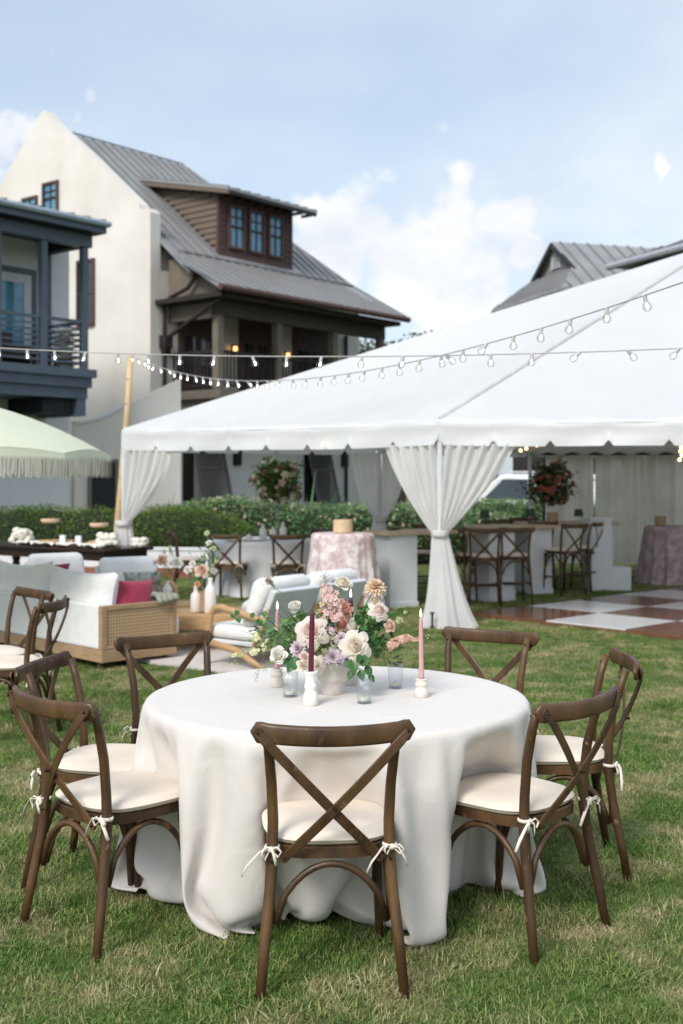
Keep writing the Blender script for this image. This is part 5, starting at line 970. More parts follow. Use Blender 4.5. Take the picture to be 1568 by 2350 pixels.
1,-1,1,1,0,-3,-1,0,-2,-7,-1,0,3,-1,0,0,0,1,3,-1,3,0,0,2,1,0,1,0,1,3,-4,3,-1,-5,1,-5,2,-3,-2,1,0,1,0,-4,-3,1,0,1,0,0,1,1,0,1,0,-1,-1,2,-2,-1,-1,1,0,1,1,-1,0,-1,-3,0,1,1,-1,0,-2,0,0,2,2,0,0,1,0,2,0,-3,-1,0,1,1,0,0,2,1,0,0,-3,0,-1,1,
0,0,-2,-1,-2,-1,0,0,2,0,1,0,-1,0,-1,3,-2,0,3,4,-1,1,0,0,-1,-1,0,-1,-1,0,-2,0,-1,-1,0,2,0,5,0,2,-1,0,-4,4,-1,3,-1,-2,-1,-1,-1,-1,1,2,2,-2,0,-1,-1,2,1,1,0,2,3,5,-4,-1,3,-1,-1,2,2,-3,-2,-1,-1,-4,-5,1,1,0,-1,1,1,1,0,2,0,2,2,0,0,2,1,-1,
1,3,1,-2,3,-4,-7,-2,2,-1,-4,0,1,1,-1,-3,-3,1,0,0,2,-1,1,0,-2,0,-1,1,1,2,0,-1,-2,1,0,1,0,1,0,-2,-2,-1,1,0,1,0,-2,-1,0,0,4,1,-1,1,1,0,0,-1,-1,-1,1,2,-1,1,2,1,0,-2,0,-3,1,-2,1,-1,-1,0,0,0,-1,-2,3,4,0,-2,2,0,-1,-3,0,0,2,1,1,-2,1,2,0,
-1,-1,1,-1,-1,-1,1,-1,1,3,-4,-2,3,1,-2,0,0,-1,5,-1,2,0,-1,-1,0,-2,-2,1,3,1,-1,-1,-1,1,1,0,2,1,-1,2,0,-1,4,-1,0,0,1,1,-1,-2,-2,-1,-1,-5,1,1,1,-1,-1,3,4,0,-1,0,0,3,1,1,0,1,1,-1,1,3,3,-6,-11,0,5,1,1,-8,1,0,1,-2,-3,-3,1,1,0,-1,1,0,1,
-1,2,-1,-3,1,1,1,0,-1,0,0,0,2,1,0,-3,-3,1,0,0,0,-1,0,-2,2,-2,3,2,0,0,2,1,-1,-2,0,-2,4,0,-1,1,4,0,-3,1,-3,0,0,0,0,-1,-1,-1,-1,0,0,-1,2,5,-1,-1,1,0,-2,-1,-1,0,1,3,-1,-1,2,2,-1,-1,0,0,0,-2,-1,0,1,-1,2,4,-6,3,-1,-2,0,-1,3,1,1,1,-1,0,
-1,0,-1,-1,0,2,1,-2,0,-1,2,0,3,-1,0,0,-3,6,0,-8,2,0,-1,4,4,-3,0,0,-1,-1,-3,-2,2,0,0,2,0,2,2,1,-1,0,-1,1,0,4,-2,-1,1,1,0,-6,0,0,-4,-1,2,6,1,-7,2,0,-3,-2,-3,0,1,1,0,-1,1,-1,1,1,1,-3,0,1,2,-2,-1,1,0,1,1,1,-1,-4,-1,0,1,1,-2,-2,0,3,1,
-2,1,2,1,0,0,1,-1,0,-1,0,2,0,-2,2,3,-1,-1,-1,0,0,-2,1,-1,0,-2,0,0,-1,0,0,0,5,0,0,-1,0,-1,-1,-1,0,2,1,0,1,1,0,0,0,0,-1,-1,-1,-1,1,-1,-1,8,-1,-5,-1,2,-1,-2,1,3,0,0,1,0,0,0,-2,0,-2,2,0,2,-2,-1,1,0,2,0,1,-2,-1,2,2,1,-5,0,0,-1,5,2,-1,
-1,-1,0,-1,-4,0,1,0,0,2,1,3,0,-6,4,2,0,-4,1,1,0,-2,0,3,3,-8,5,-1,-6,3,-3,-8,13,-2,0,0,-3,0,-3,1,0,1,-1,1,1,-3,2,0,3,-2,-1,1,1,-1,-1,0,0,0,2,1,0,-4,-2,1,0,0,-2,-3,4,0,1,-2,1,3,0,1,1,0,-1,0,-1,0,2,-1,0,3,3,-4,0,0,-2,1,0,-2,0,-1,0,-1,
0,-1,0,0,0,4,0,0,1,0,-3,-1,0,-1,1,4,0,0,1,0,-1,0,-1,1,-1,-1,0,-1,0,1,6,0,-6,0,1,-1,-1,0,2,0,1,1,1,-1,-1,0,-2,0,0,4,-2,-1,-1,0,3,1,1,0,-1,-2,0,2,0,-3,-1,1,0,5,1,-1,0,-1,-1,-1,-3,-1,1,1,0,1,0,1,-2,3,0,0,2,-4,0,1,0,0,0,3,0,-6,0,4,-4,
-1,-2,-3,4,4,-1,0,-2,-2,-3,1,0,1,-2,1,0,0,1,0,-2,1,0,1,1,1,-2,-1,1,0,2,0,0,-3,0,-1,0,-1,-1,-2,3,2,0,-2,-1,4,1,-1,1,1,-1,-1,0,0,1,-1,2,4,-7,2,3,-2,0,0,-1,1,-2,-2,0,0,0,0,0,0,-1,3,2,0,0,-1,-1,-1,-1,0,2,1,0,1,1,0,0,-2,0,1,-1,-1,-1,0,
0,0,4,0,-1,-4,2,0,-2,2,2,-3,1,2,1,0,-1,-1,0,-2,3,2,-2,-1,-1,1,2,1,-1,0,-1,-1,4,-1,1,-2,-2,-1,2,4,1,-1,-1,0,-2,0,-2,-2,1,0,-1,3,1,0,-2,2,2,0,-1,-1,-1,1,1,-1,1,1,2,-3,-3,3,-3,3,-8,-2,3,5,-2,0,-2,0,-3,0,1,2,-1,0,0,-1,0,0,-2,2,0,1,2,
-1,-2,1,0,0,2,0,-1,-3,1,-1,0,0,-3,0,2,2,-2,2,-3,2,2,0,1,1,-3,2,-1,3,-7,2,5,1,-8,0,7,0,-1,0,0,-1,-1,-2,0,-1,1,-1,1,0,0,3,1,0,0,-1,-2,0,-1,-1,1,3,0,1,2,-1,0,-1,-1,1,-1,-1,-1,1,-2,2,5,0,-3,-3,1,0,-1,1,1,-1,-1,2,2,0,-1,-1,0,-1,2,2,-2,
-2,0,2,1,2,0,-4,4,-4,2,1,0,-2,-2,0,4,1,1,0,-1,0,-1,-1,-3,-2,1,2,0,1,1,-2,1,1,1,0,0,-3,1,1,1,-1,1,1,2,-2,-7,7,0,0,-8,0,0,2,1,0,-1,-1,-4,1,1,1,-2,1,0,0,2,-3,1,-2,2,1,1,-1,0,0,-1,1,1,1,0,-3,0,0,0,-2,-3,0,6,1,-1,-5,1,3,2,0,1,-4,1,1,0,
-8,0,2,8,-1,-7,4,3,1,-2,2,0,-2,0,-2,-3,4,-1,-1,2,-1,0,2,1,0,1,-1,-1,-2,0,0,0,3,0,-1,0,3,0,0,-2,-1,1,-1,-1,0,0,3,4,-3,1,-5,2,-1,-1,1,1,-2,-3,2,6,-1,0,-1,-2,-1,5,1,-4,-1,0,1,2,1,0,1,-3,-1,2,1,-1,-1,-1,0,3,2,0,0,-2,0,0,-1,-1,-3,1,0,1,
1,0,0,0,1,0,1,0,-2,0,0,2,-1,1,1,1,1,-7,1,0,4,-5,-4,1,1,2,1,-2,0,-4,0,2,0,3,-3,-1,2,0,-3,0,0,2,1,1,0,-1,0,0,0,1,2,-2,-2,0,-1,0,-2,-2,1,5,-4,-5,6,-2,2,4,0,0,-3,-3,4,0,-6,-2,1,5,0,0,-1,5,1,1,1,-3,0,-1,-3,-2,8,-4,0,0,0,-1,1,2,1,1,-2,
-2,0,-2,0,1,3,0,-1,-1,3,0,-1,0,-1,1,-1,-1,0,-1,6,-2,1,0,-3,-2,2,-2,3,0,-3,-1,-1,6,0,0,-1,0,-1,4,1,-5,-2,3,2,0,2,2,1,2,-4,-2,0,0,-1,-1,-1,3,1,2,-2,0,-1,-1,0,-2,-2,0,2,-2,2,1,-1,0,2,0,1,-1,-1,1,0,1,0,0,1,1,0,-7,1,7,-4,-2,-5,1,0,3,0,
-2,1,-3,0,1,-5,7,-2,-2,-3,2,-1,-2,6,0,1,0,0,-1,1,-1,1,2,0,-1,-2,1,-1,-1,-3,3,0,-5,-5,4,2,1,1,4,0,0,-3,-3,0,4,-4,-4,2,2,2,2,-2,3,1,2,1,0,-2,-2,-4,0,5,0,0,-3,1,1,0,1,2,0,-5,1,1,0,-2,-1,5,0,2,-6,2,3,1,-2,-1,1,-1,-1,0,-1,5,1,0,0,-4,-5,
4,0,3,-1,-3,-1,-4,8,2,-1,0,-1,-1,4,0,-5,2,2,-1,2,2,2,1,0,2,-7,-1,1,-2,-1,0,4,-1,2,0,-1,-2,-1,6,-3,-6,1,1,0,1,0,-1,1,2,-1,0,0,-1,0,0,2,-1,1,1,3,-1,-2,-9,10,-1,-3,1,-4,0,0,0,0,1,-3,1,0,-2,-8,7,-1,-1,2,-5,5,5,0,-1,-2,4,-3,0,0,1,0,3,
-3,-1,1,-1,-1,-4,0,-6,0,1,1,-1,4,3,4,0,1,-6,-9,7,0,4,-6,0,4,-1,4,-2,3,-1,2,3,0,-3,-2,-4,1,5,0,0,1,0,-2,1,0,2,-9,-1,5,2,-2,1,2,0,0,-1,-1,-1,4,2,-2,-2,1,-1,2,-3,-1,5,3,-2,-1,-8,-1,7,-1,3,-2,-3,0,-3,5,3,1,-2,-1,1,2,0,4,-2,-3,0,2,2,4,
2,-1,-1,-5,-2,0,-1,1,-1,5,1,-4,2,-2,-1,0,5,-2,-6,-1,3,2,-3,-1,1,0,3,-2,2,-1,-1,1,0,1,-1,1,1,0,3,-4,0,6,-8,1,-3,-1,2,-4,2,1,0,-2,-3,0,4,-3,-3,-1,1,0,0,12,0,0,-7,-2,1,5,-8,5,-1,1,3,-4,0,0,4,-7,-2,-1,3,-8,0,0,2,3,0,4,5,-3,-3,1,-8,1,1,
0,2,0,-1,-2,7,1,-1,-3,8,2,-1,-8,-2,0,7,2,-1,5,-3,-2,-3,-2,0,-3,-3,2,4,2,0,2,3,-1,-6,2,-2,3,2,1,-4,1,-1,-2,3,1,3,0,1,-3,-2,-5,4,4,0,-5,-5,2,2,-1,8,-1,0,-1,0,1,1,4,0,-3,-2,5,3,0,1,1,0,-3,-7,-1,4,-1,5,1,-4,-3,3,-2,-1,4,1,0,-9,0,2,5,
-2,-5,1,2,1,0,1,-3,0,2,0,2,0,0,0,1,1,-1,-1,-2,-2,3,-3,-2,1,1,-7,5,2,6,-8,-1,3,-5,-3,-4,6,-3,12,1,2,-4,-10,0,-5,-2,5,1,4,2,3,0,-2,-1,1,-5,-1,-2,4,2,-1,0,5,-2,-7,0,8,-7,7,-2,-9,1,4,-1,-2,0,1,1,5,-5,1,3,-3,2,3,-6,-2,7,2,2,0,2,0,-1,-6,
-3,-1,-1,0,-3,5,5,2,-1,-1,2,-3,-8,4,1,0,8,-3,-2,-2,-1,7,1,3,-8,3,-2,1,5,-9,5,0,-7,4,4,1,6,-4,-3,-1,0,2,0,-1,7,1,-3,3,5,-1,-2,0,0,0,-4,-2,-2,2,1,5,-1,-16,5,5,-2,0,6,-2,0,1,-7,0,10,-4,-3,-2,2,-1,0,0,-6,6,0,0,1,0,0,1,2,0,0,-12,-1,4,8,
-2,-6,-4,-3,0,6,2,10,-9,-3,1,-3,-8,4,2,2,8,0,-3,-14,-2,1,4,-1,2,4,-2,0,3,1,-1,-5,-5,3,3,-1,16,-3,1,2,4,0,-14,1,-12,-1,6,3,2,1,-2,-2,-2,-2,-4,5,6,-7,-1,4,-3,5,-3,-1,0,16,2,-4,0,-2,0,2,-12,-1,-3,3,0,-3,0,10,6,2,2,-6,-2,-8,-1,1,0,-2,
4,-4,4,10,-12,2,2,-12,15,1,2,7,-5,2,-9,3,8,1,-4,2,-4,0,-2,0,-1,0,1,6,1,0,4,5,-1,-1,-5,2,-4,6,-2,-6,3,2,0,0,-9,-13,4,9,4,0,2,1,3,-3,1,3,1,-4,-2,-2,0,-2,-8,-2,9,0,1,-1,0,1,0,1,0,0,-5,-14,0,16,2,-6,-6,-3,1,3,9,14,-5,-14,4,13,-6,2,-2,
-3,0,-3,-14,-4,-1,1,11,-2,3,-2,-2,0,0,9,-2,-6,-8,1,3,24,-3,3,1,-1,-1,2,3,-9,1,-14,-5,4,0,13,-9,-1,0,-11,-3,13,1,-10,-1,1,-2,2,4,0,11,15,-6,-1,-2,-5,-1,-7,-5,-5,3,1,5,-2,-5,9,16,0,-6,-3,0,-3,-14,0,5,-5,-1,0,19,-5,-5,-2,-5,2,4,5,13,
0,3,2,1,-2,1,-7,1,3,-7,-2,1,-2,-2,1,1,6,1,1,-10,8,9,-7,3,-3,-4,7,-2,0,5,0,-3,-11,12,-8,-4,9,3,0,-4,6,2,-1,2,0,0,-1,-4,-2,-3,5,-19,9,3,-2,-2,0,1,1,0,2,1,3,1,-7,-10,-3,3,13,5,-2,-2,0,7,14,2,1,-10,7,10,-12,0,-4,-17,-9,-3,-3,2,-2,-1,
18,5,-6,-5,2,-1,8,1,-1,-17,-4,9,-1,8,12,11,1,-3,-11,15,-4,6,-15,-19,6,18,-9,6,-10,-7,-11,4,13,-7,-8,-4,0,2,3,9,4,27,0,-9,-3,4,-8,-6,-20,2,-1,-1,0,10,5,-2,21,1,1,-9,-3,-1,0,-16,-8,-3,6,-5,7,-10,12,7,-1,2,-11,-4,11,6,9,14,-1,4,-1,-8,
-3,9,-11,-1,-1,-1,0,-4,-3,5,11,1,-3,-4,0,7,7,-4,-12,6,-4,7,4,6,0,-23,8,2,9,0,-5,6,-2,-1,4,0,3,-2,0,-2,2,1,-2,-8,-7,3,5,0,-2,-5,-8,13,-3,-4,2,3,4,4,7,-9,-32,22,9,4,1,3,0,-3,374,-1,1,0,0,-1,0,1,0,0,0,0,0,0,0,-1,0,1,0,-1,0,0,1,0,0,0,
0,0,0,0,0,0,0,0,0,0,-1,0,0,0,0,0,0,0,1,0,0,-1,0,0,1,-1,1,0,0,0,0,-1,0,0,0,0,0,0,0,0,0,0,1,-1,1,0,0,0,0,0,0,0,-1,0,0,1,0,0,0,-1,0,1,-1,0,0,1,0,0,0,0,0,0,0,0,0,0,0,0,0,-1,0,0,1,0,-1,0,1,0,0,0,0,0,0,0,-1,0,1,0,0,-1,1,0,0,0,-1,0,0,0,0,
0,0,0,0,0,0,0,0,0,0,1,0,-1,3,-1,1,-2,0,-1,0,1,-1,0,0,0,0,0,0,0,0,1,-1,0,-1,1,-1,0,1,1,0,-2,0,1,0,0,0,0,0,0,1,-1,0,1,0,-1,-1,0,0,1,0,0,0,0,0,0,-1,1,0,-1,2,0,0,-1,0,0,0,0,-1,0,0,1,0,0,-1,1,-1,0,0,0,0,1,0,0,0,0,0,0,0,0,0,0,-1,1,-1,0,
0,0,0,0,0,0,1,0,0,-1,0,0,0,1,0,-1,1,1,0,-2,1,0,0,0,0,-1,1,-1,1,0,-1,1,0,1,0,0,-1,0,1,-1,0,0,0,0,0,0,0,-1,2,0,-1,-1,1,0,0,-1,0,0,1,0,0,0,0,0,0,0,0,0,0,0,0,0,0,-1,1,1,-3,0,-1,2,0,1,0,-1,1,0,0,0,0,0,0,0,0,-1,1,0,-3,0,0,0,-1,1,-1,1,1,
-1,0,0,0,0,0,2,-2,0,1,-1,1,1,0,-1,1,-2,0,1,-1,1,-1,0,0,0,-1,1,-1,1,-1,1,0,0,0,0,0,0,0,1,-1,-1,1,0,-1,2,-2,1,-1,1,-1,0,0,0,0,1,-1,0,0,0,0,1,-1,1,0,1,-1,0,0,-1,1,1,-1,-1,0,0,0,0,0,1,0,0,-1,1,0,0,0,0,0,2,-2,2,-2,0,2,-2,1,0,0,-1,0,0,0,
3,-3,0,0,0,0,0,0,0,-1,1,-1,0,-2,1,-2,3,0,1,0,1,-1,0,0,0,-1,1,-1,1,-1,1,-1,0,0,0,-1,0,-1,1,1,0,0,1,-1,1,-1,1,0,0,0,0,0,1,-1,-1,1,0,-17,-1,0,0,0,0,0,1,1,0,-1,1,0,0,0,-1,1,0,-1,1,-1,-1,1,1,-1,1,0,-1,1,-1,2,0,0,-2,0,-1,0,-1,2,0,1,1,1,
-2,-1,0,-1,-1,1,1,-1,0,2,-2,1,-1,1,-2,1,0,0,0,-1,-2,1,1,0,0,0,0,2,0,1,0,0,-1,-1,1,-1,0,1,-1,-1,0,0,1,1,0,1,-1,1,0,0,-1,0,0,0,-1,1,0,1,0,0,1,-1,-1,0,1,1,0,0,-2,1,0,0,1,0,-1,0,0,-1,-2,0,0,-1,-1,0,0,2,1,2,1,0,0,-2,-1,1,-1,1,-1,1,0,1,
0,-1,-1,-2,-2,2,0,-1,0,2,0,2,-1,2,-1,1,0,1,0,-2,-2,1,2,0,0,-16,0,-2,1,1,-1,0,1,-1,0,-1,-1,0,1,0,0,0,-1,0,0,0,0,0,1,0,0,-1,0,2,1,-1,1,-2,-1,0,1,0,0,0,0,0,0,0,0,1,-1,0,-1,0,1,0,0,0,0,2,-1,-2,1,0,0,1,0,3,2,0,-2,-1,-1,-2,-1,1,1,0,-1,0,
0,0,0,1,0,0,0,0,0,-1,0,0,0,0,-1,1,1,-1,2,-1,-2,0,2,0,0,0,-2,0,1,-1,1,-1,1,0,0,0,-1,1,0,0,0,1,1,-2,2,-1,-1,4,4,2,1,1,-2,-1,-1,-3,-4,0,-1,0,0,-1,0,1,0,0,-1,1,2,4,0,1,2,-1,1,1,1,-4,-3,-4,0,-1,1,2,0,-2,-1,1,0,0,-1,0,2,-15,-2,0,0,1,-1,
-1,0,2,0,-2,0,0,0,0,0,1,0,-1,-1,0,1,-1,1,2,-2,0,0,0,1,2,-2,-1,0,0,-1,0,1,-1,1,0,0,0,1,-1,-1,0,1,0,-1,1,0,0,0,-1,1,0,-1,0,0,2,0,2,0,-2,0,0,-1,0,0,-1,1,1,-1,0,0,-1,1,0,0,0,0,1,-1,1,-1,0,0,-1,2,-1,0,0,1,-1,0,1,0,2,1,-1,-3,1,-1,1,-1,0,
-1,1,0,0,0,-1,0,0,1,0,4,-2,1,-1,0,0,1,0,1,0,-2,-1,1,-2,-1,1,0,0,-1,1,0,-1,1,-1,1,0,1,2,-1,3,-3,3,0,-2,2,-2,1,-1,-3,1,1,-2,1,-1,0,0,0,-1,1,0,0,-17,-1,1,0,1,-1,0,-1,1,0,0,-2,1,-1,1,0,0,0,-1,0,0,0,1,0,0,0,-1,0,1,1,1,0,-2,-1,0,1,0,-1,
1,0,0,0,-1,1,-1,1,0,-1,0,1,0,0,-1,1,0,-1,1,0,-1,2,0,0,1,2,-2,-1,0,0,0,-1,0,0,0,0,0,-1,1,1,-1,1,-1,1,0,0,0,-1,0,1,-1,0,0,0,2,-2,0,0,0,1,1,1,-1,0,-2,1,-2,0,1,0,-1,0,0,1,0,0,0,-1,2,-1,4,-2,-1,0,2,0,-1,0,1,0,-2,0,2,-2,-2,0,0,1,-1,0,1,
-1,1,-1,1,2,1,0,1,-1,2,-2,1,-1,3,-4,2,-1,-3,1,-1,0,0,-1,0,0,1,-1,1,0,-17,0,0,1,-1,1,-1,0,0,1,-1,-1,-1,1,-1,1,0,-1,0,1,-1,1,0,0,0,0,0,0,0,0,1,0,0,-1,-1,0,0,1,-1,0,1,-1,1,0,0,0,-1,1,0,0,0,0,0,-1,1,0,-1,0,1,1,-1,2,0,0,-1,0,-1,1,0,-1,
0,0,0,0,-1,1,1,-2,1,0,1,0,0,0,0,0,0,-1,1,0,-2,1,0,0,0,0,0,0,1,1,1,-2,-1,0,0,0,0,0,0,0,0,-1,0,0,0,1,-1,0,3,-1,0,1,2,-3,1,0,1,1,-2,-2,1,0,-1,0,0,-1,1,0,0,0,-1,1,0,2,0,2,-1,2,0,-1,0,0,2,0,-1,-1,-2,-2,1,-1,1,-1,0,0,-1,1,-1,3,-18,0,1,0,
1,-1,1,-2,1,0,0,0,-1,-1,1,0,0,0,0,-1,1,-1,1,0,0,0,0,0,-1,2,-1,1,0,-1,0,0,0,-1,1,0,-1,1,0,-1,1,-1,1,-1,0,1,-1,0,1,0,0,0,0,-1,1,0,1,1,0,0,0,-1,0,-1,1,0,-1,0,0,0,0,0,0,0,1,-1,0,1,0,0,-1,1,-1,0,1,-1,2,-1,-2,1,0,1,1,-1,0,0,1,1,-1,-2,0,
-1,0,0,0,0,1,0,0,0,0,-1,1,0,1,0,0,5,-2,-2,1,-1,1,1,0,-2,0,0,-1,-1,0,0,-1,0,0,0,1,-1,2,1,1,1,-1,3,-1,-1,0,0,1,3,-5,3,-2,-2,0,-2,0,0,-1,0,1,-1,1,0,-17,0,1,0,-1,-1,1,1,-1,0,0,0,-1,-1,0,0,0,1,-1,0,0,1,-1,1,0,0,0,0,0,0,1,0,0,-2,0,0,0,1,
-1,0,1,-1,0,1,-1,1,-1,1,0,-1,1,0,-1,0,0,0,0,1,0,0,1,1,-1,0,1,-1,0,0,-1,1,-1,-1,1,-1,0,1,-1,1,0,0,1,0,-1,0,0,0,0,0,0,1,-1,0,0,0,0,1,0,1,-1,0,0,1,0,-1,-1,0,0,0,0,0,-1,0,0,0,0,1,0,0,0,1,4,0,-3,0,0,1,-1,1,2,-2,-1,0,0,-2,0,0,0,0,-1,1,0,
0,3,-1,0,2,0,2,-2,1,1,-1,0,2,1,-3,4,-3,-5,-1,0,0,0,0,-1,1,0,1,-18,1,-1,1,-1,0,0,0,1,-1,0,0,0,0,-1,1,0,-1,1,-1,0,0,1,0,0,0,-1,0,1,0,1,0,0,0,-1,-1,1,-1,1,0,-1,1,0,0,0,-1,1,-1,1,0,0,0,0,0,0,0,0,-1,0,1,0,0,1,0,-1,0,-1,0,0,0,1,0,0,0,0,
-1,1,0,-1,1,0,0,0,-1,1,0,0,0,-1,1,3,-3,0,-1,1,-1,1,0,1,0,0,1,-2,-1,1,0,-1,1,-1,1,0,0,0,-1,1,-1,0,1,1,0,1,-1,-1,2,-1,0,0,1,0,1,-3,0,0,0,-1,0,0,0,1,-1,1,1,0,0,1,3,3,-1,-2,2,0,-1,-1,0,4,3,-6,-4,-3,2,0,0,-2,0,1,0,0,0,-17,-1,1,1,-2,0,
-1,1,1,0,-1,0,-1,0,1,-1,1,0,-1,0,1,0,0,-1,1,0,0,0,0,0,1,1,-1,-1,-1,1,-1,1,-1,0,1,-1,1,0,0,0,-1,1,-1,1,-1,0,0,1,0,-1,0,1,0,0,0,0,0,1,-1,0,0,-1,1,-1,0,1,0,0,-1,0,0,0,1,0,0,0,-1,1,-1,0,1,-1,1,-1,3,1,-3,0,0,0,-1,0,1,0,1,-1,0,0,-1,0,0,
0,1,-1,1,-1,0,1,-1,1,0,1,-1,0,-1,1,1,-1,0,0,-1,1,1,-1,0,0,-1,1,0,0,-1,0,0,1,0,1,-1,1,0,-1,1,0,2,2,-2,-1,0,1,2,-5,1,0,0,-1,0,2,0,-2,-1,0,1,1,-18,1,0,0,-1,-1,1,1,0,-1,1,-2,1,-1,0,1,0,0,0,0,-1,0,0,1,0,0,0,0,1,0,0,0,1,-1,-1,-1,1,-1,1,
-1,0,1,-1,0,0,1,0,-1,1,0,0,-1,0,0,1,0,-1,0,1,0,-1,1,0,1,-1,-1,0,1,-1,1,0,-1,1,0,0,0,0,0,0,0,-1,0,1,-1,1,0,-1,0,0,1,1,0,-2,0,1,0,0,0,-1,1,0,-1,0,0,1,-1,1,-1,0,1,-1,0,1,-1,1,-1,1,0,-1,1,0,0,0,-1,0,0,1,0,1,-1,0,0,0,-1,0,0,1,0,-1,1,0,
1,0,1,-1,0,-1,0,0,0,0,0,-1,1,1,0,0,0,0,-1,1,4,-1,-4,0,0,1,-1,-18,1,0,0,-2,1,0,1,0,-1,0,0,-1,0,0,0,0,1,-1,0,0,0,1,0,0,-1,1,0,0,2,-2,0,2,0,-2,-1,0,1,-1,1,0,-1,0,1,0,-1,0,1,1,-2,0,1,0,0,-1,0,1,-1,0,0,1,0,0,0,1,-1,0,-1,0,0,0,1,-1,1,0,
-1,0,0,0,1,0,0,0,-1,0,0,0,1,0,0,0,0,0,-1,0,0,0,1,0,0,0,0,0,0,-1,1,-1,0,0,1,0,0,-1,1,-1,1,0,0,0,-1,1,0,0,-1,1,-1,0,1,0,0,0,0,0,0,0,0,-1,0,1,-1,1,0,1,1,0,-2,1,-1,0,0,0,-1,1,1,0,-1,0,0,0,1,0,0,1,-1,-2,0,1,1,-18,1,1,-2,0,0,0,1,0,-1,0,
0,0,0,0,0,0,0,0,-1,0,1,-1,0,0,1,-1,1,1,0,0,-1,1,0,-1,0,-1,0,0,0,0,1,0,-1,2,-2,0,0,0,1,-1,0,0,1,0,0,-1,1,0,0,0,-1,1,0,0,0,-1,1,0,-1,1,0,0,0,-1,0,0,1,0,0,0,0,-1,1,-1,0,1,-1,0,1,0,1,-1,0,0,0,0,-1,1,0,1,-1,0,-1,1,-1,0,1,0,0,-1,0,0,0,1,
0,0,0,0,0,-1,0,1,0,-1,1,0,0,1,-1,0,0,-1,0,0,0,0,0,0,0,1,1,1,-1,-1,0,-1,0,0,0,1,0,0,0,1,0,-1,1,-1,1,2,-2,-1,2,-2,0,0,0,-16,-1,0,-1,0,-1,1,1,0,-1,0,0,-1,0,0,0,1,-1,0,0,0,0,1,0,0,-1,1,0,1,0,-1,0,1,0,-1,-1,1,0,-1,0,0,2,-2,1,4,-3,-1,0,
1,-1,0,-1,1,-1,0,0,0,0,1,0,-1,1,1,-1,0,0,-1,0,0,1,-1,0,1,0,0,0,0,-1,1,-1,1,-1,1,-1,0,1,-1,0,0,1,1,-1,-1,0,0,0,0,1,0,0,1,-1,-1,1,-1,1,-1,0,0,1,0,0,0,-1,0,1,0,0,0,-1,1,0,0,-1,0,0,0,2,-1,0,0,0,0,0,0,-1,1,0,-1,1,-1,1,1,0,-1,0,0,0,0,0,
-1,1,-1,1,0,1,-1,0,1,2,-2,-1,0,0,0,0,0,0,-16,0,-1,-1,-1,1,1,0,-1,0,-1,1,0,-1,0,1,-1,1,0,-1,0,0,0,1,-1,1,-1,1,1,1,-3,0,3,-1,-1,0,-1,0,1,1,-1,0,1,7,-4,-3,-2,0,2,-1,-1,0,0,1,0,0,0,0,2,0,-2,0,0,1,-1,-1,1,-1,0,0,1,0,0,0,-1,0,0,1,-1,1,
-1,1,0,0,0,-1,0,1,0,0,0,1,-1,-1,0,1,0,0,-1,1,0,1,-1,-1,0,0,1,-1,1,1,-2,0,0,0,1,0,0,0,0,0,0,0,-1,1,-1,0,1,0,0,0,0,0,0,0,-1,0,0,0,1,-1,1,1,0,0,-1,0,-1,0,0,1,0,-1,1,0,1,-1,1,-1,0,2,-1,-1,-1,1,0,-1,1,0,-16,1,-2,-1,0,0,1,0,1,-3,1,0,-1,
1,-1,0,1,0,-1,1,0,0,-1,0,1,-1,1,0,1,-1,0,2,1,-2,0,-2,0,0,0,1,1,0,3,0,2,-4,-2,0,0,1,-2,1,-1,1,-1,0,0,1,2,-3,1,0,0,0,0,0,-1,1,-1,0,0,0,1,-1,1,-1,0,0,1,-1,1,-1,0,0,0,0,0,0,0,1,0,0,0,0,-1,1,-1,0,1,-1,2,0,-2,0,1,-1,0,0,1,1,-1,1,-1,0,-1,
0,1,1,7,-6,-3,0,1,-1,1,0,0,0,0,0,-1,0,2,-1,-1,1,-1,0,0,0,1,1,0,0,-2,1,0,-1,0,0,1,0,0,0,0,1,-1,0,2,-2,-1,1,1,-1,1,-1,0,1,-17,1,-1,4,1,-6,2,3,-5,1,0,-1,0,-1,0,1,0,-1,0,0,0,0,1,0,-1,1,-1,2,0,-1,3,5,-5,-1,-1,0,-2,0,0,2,-1,1,4,-2,1,-1,
-2,-1,0,1,-1,-1,2,-1,-1,0,0,1,2,-2,-1,1,0,0,0,0,0,-1,1,1,-1,0,-1,1,0,-1,0,1,0,0,2,-2,0,0,-1,0,1,-1,0,1,1,0,-1,-1,2,-2,1,0,0,0,0,1,-1,0,-1,0,0,1,0,0,3,-4,0,0,1,0,1,2,1,1,-5,0,0,-1,0,0,0,1,0,0,0,0,1,3,-4,-1,0,0,0,1,0,1,0,-1,0,-1,0,1,
0,-1,1,-1,0,1,1,-1,1,0,-1,1,-1,-1,2,-1,0,-1,1,0,-17,-2,1,4,4,-4,-1,2,-5,2,1,-2,-1,-1,1,-1,1,0,0,-1,0,0,0,1,-1,0,1,1,1,6,0,1,-6,1,-2,-2,-1,1,-1,2,10,-9,0,7,-5,-1,-2,0,-1,0,0,-1,0,1,0,0,0,2,1,-4,1,0,1,0,-1,0,-1,0,3,6,-6,-3,1,0,-1,1,
0,0,-1,1,1,-2,0,0,0,0,0,0,0,1,0,0,0,0,2,-3,0,0,0,1,1,0,-1,-1,0,1,-1,1,1,-1,2,-2,-1,0,0,2,1,1,1,2,-7,0,1,-1,0,0,3,2,-4,0,0,0,-1,3,-1,-2,0,0,1,1,-1,0,1,-1,-1,1,-1,0,0,1,0,0,0,0,0,0,0,0,3,-4,0,0,2,1,-3,1,0,0,-18,5,-1,-4,1,7,-3,-2,-2,
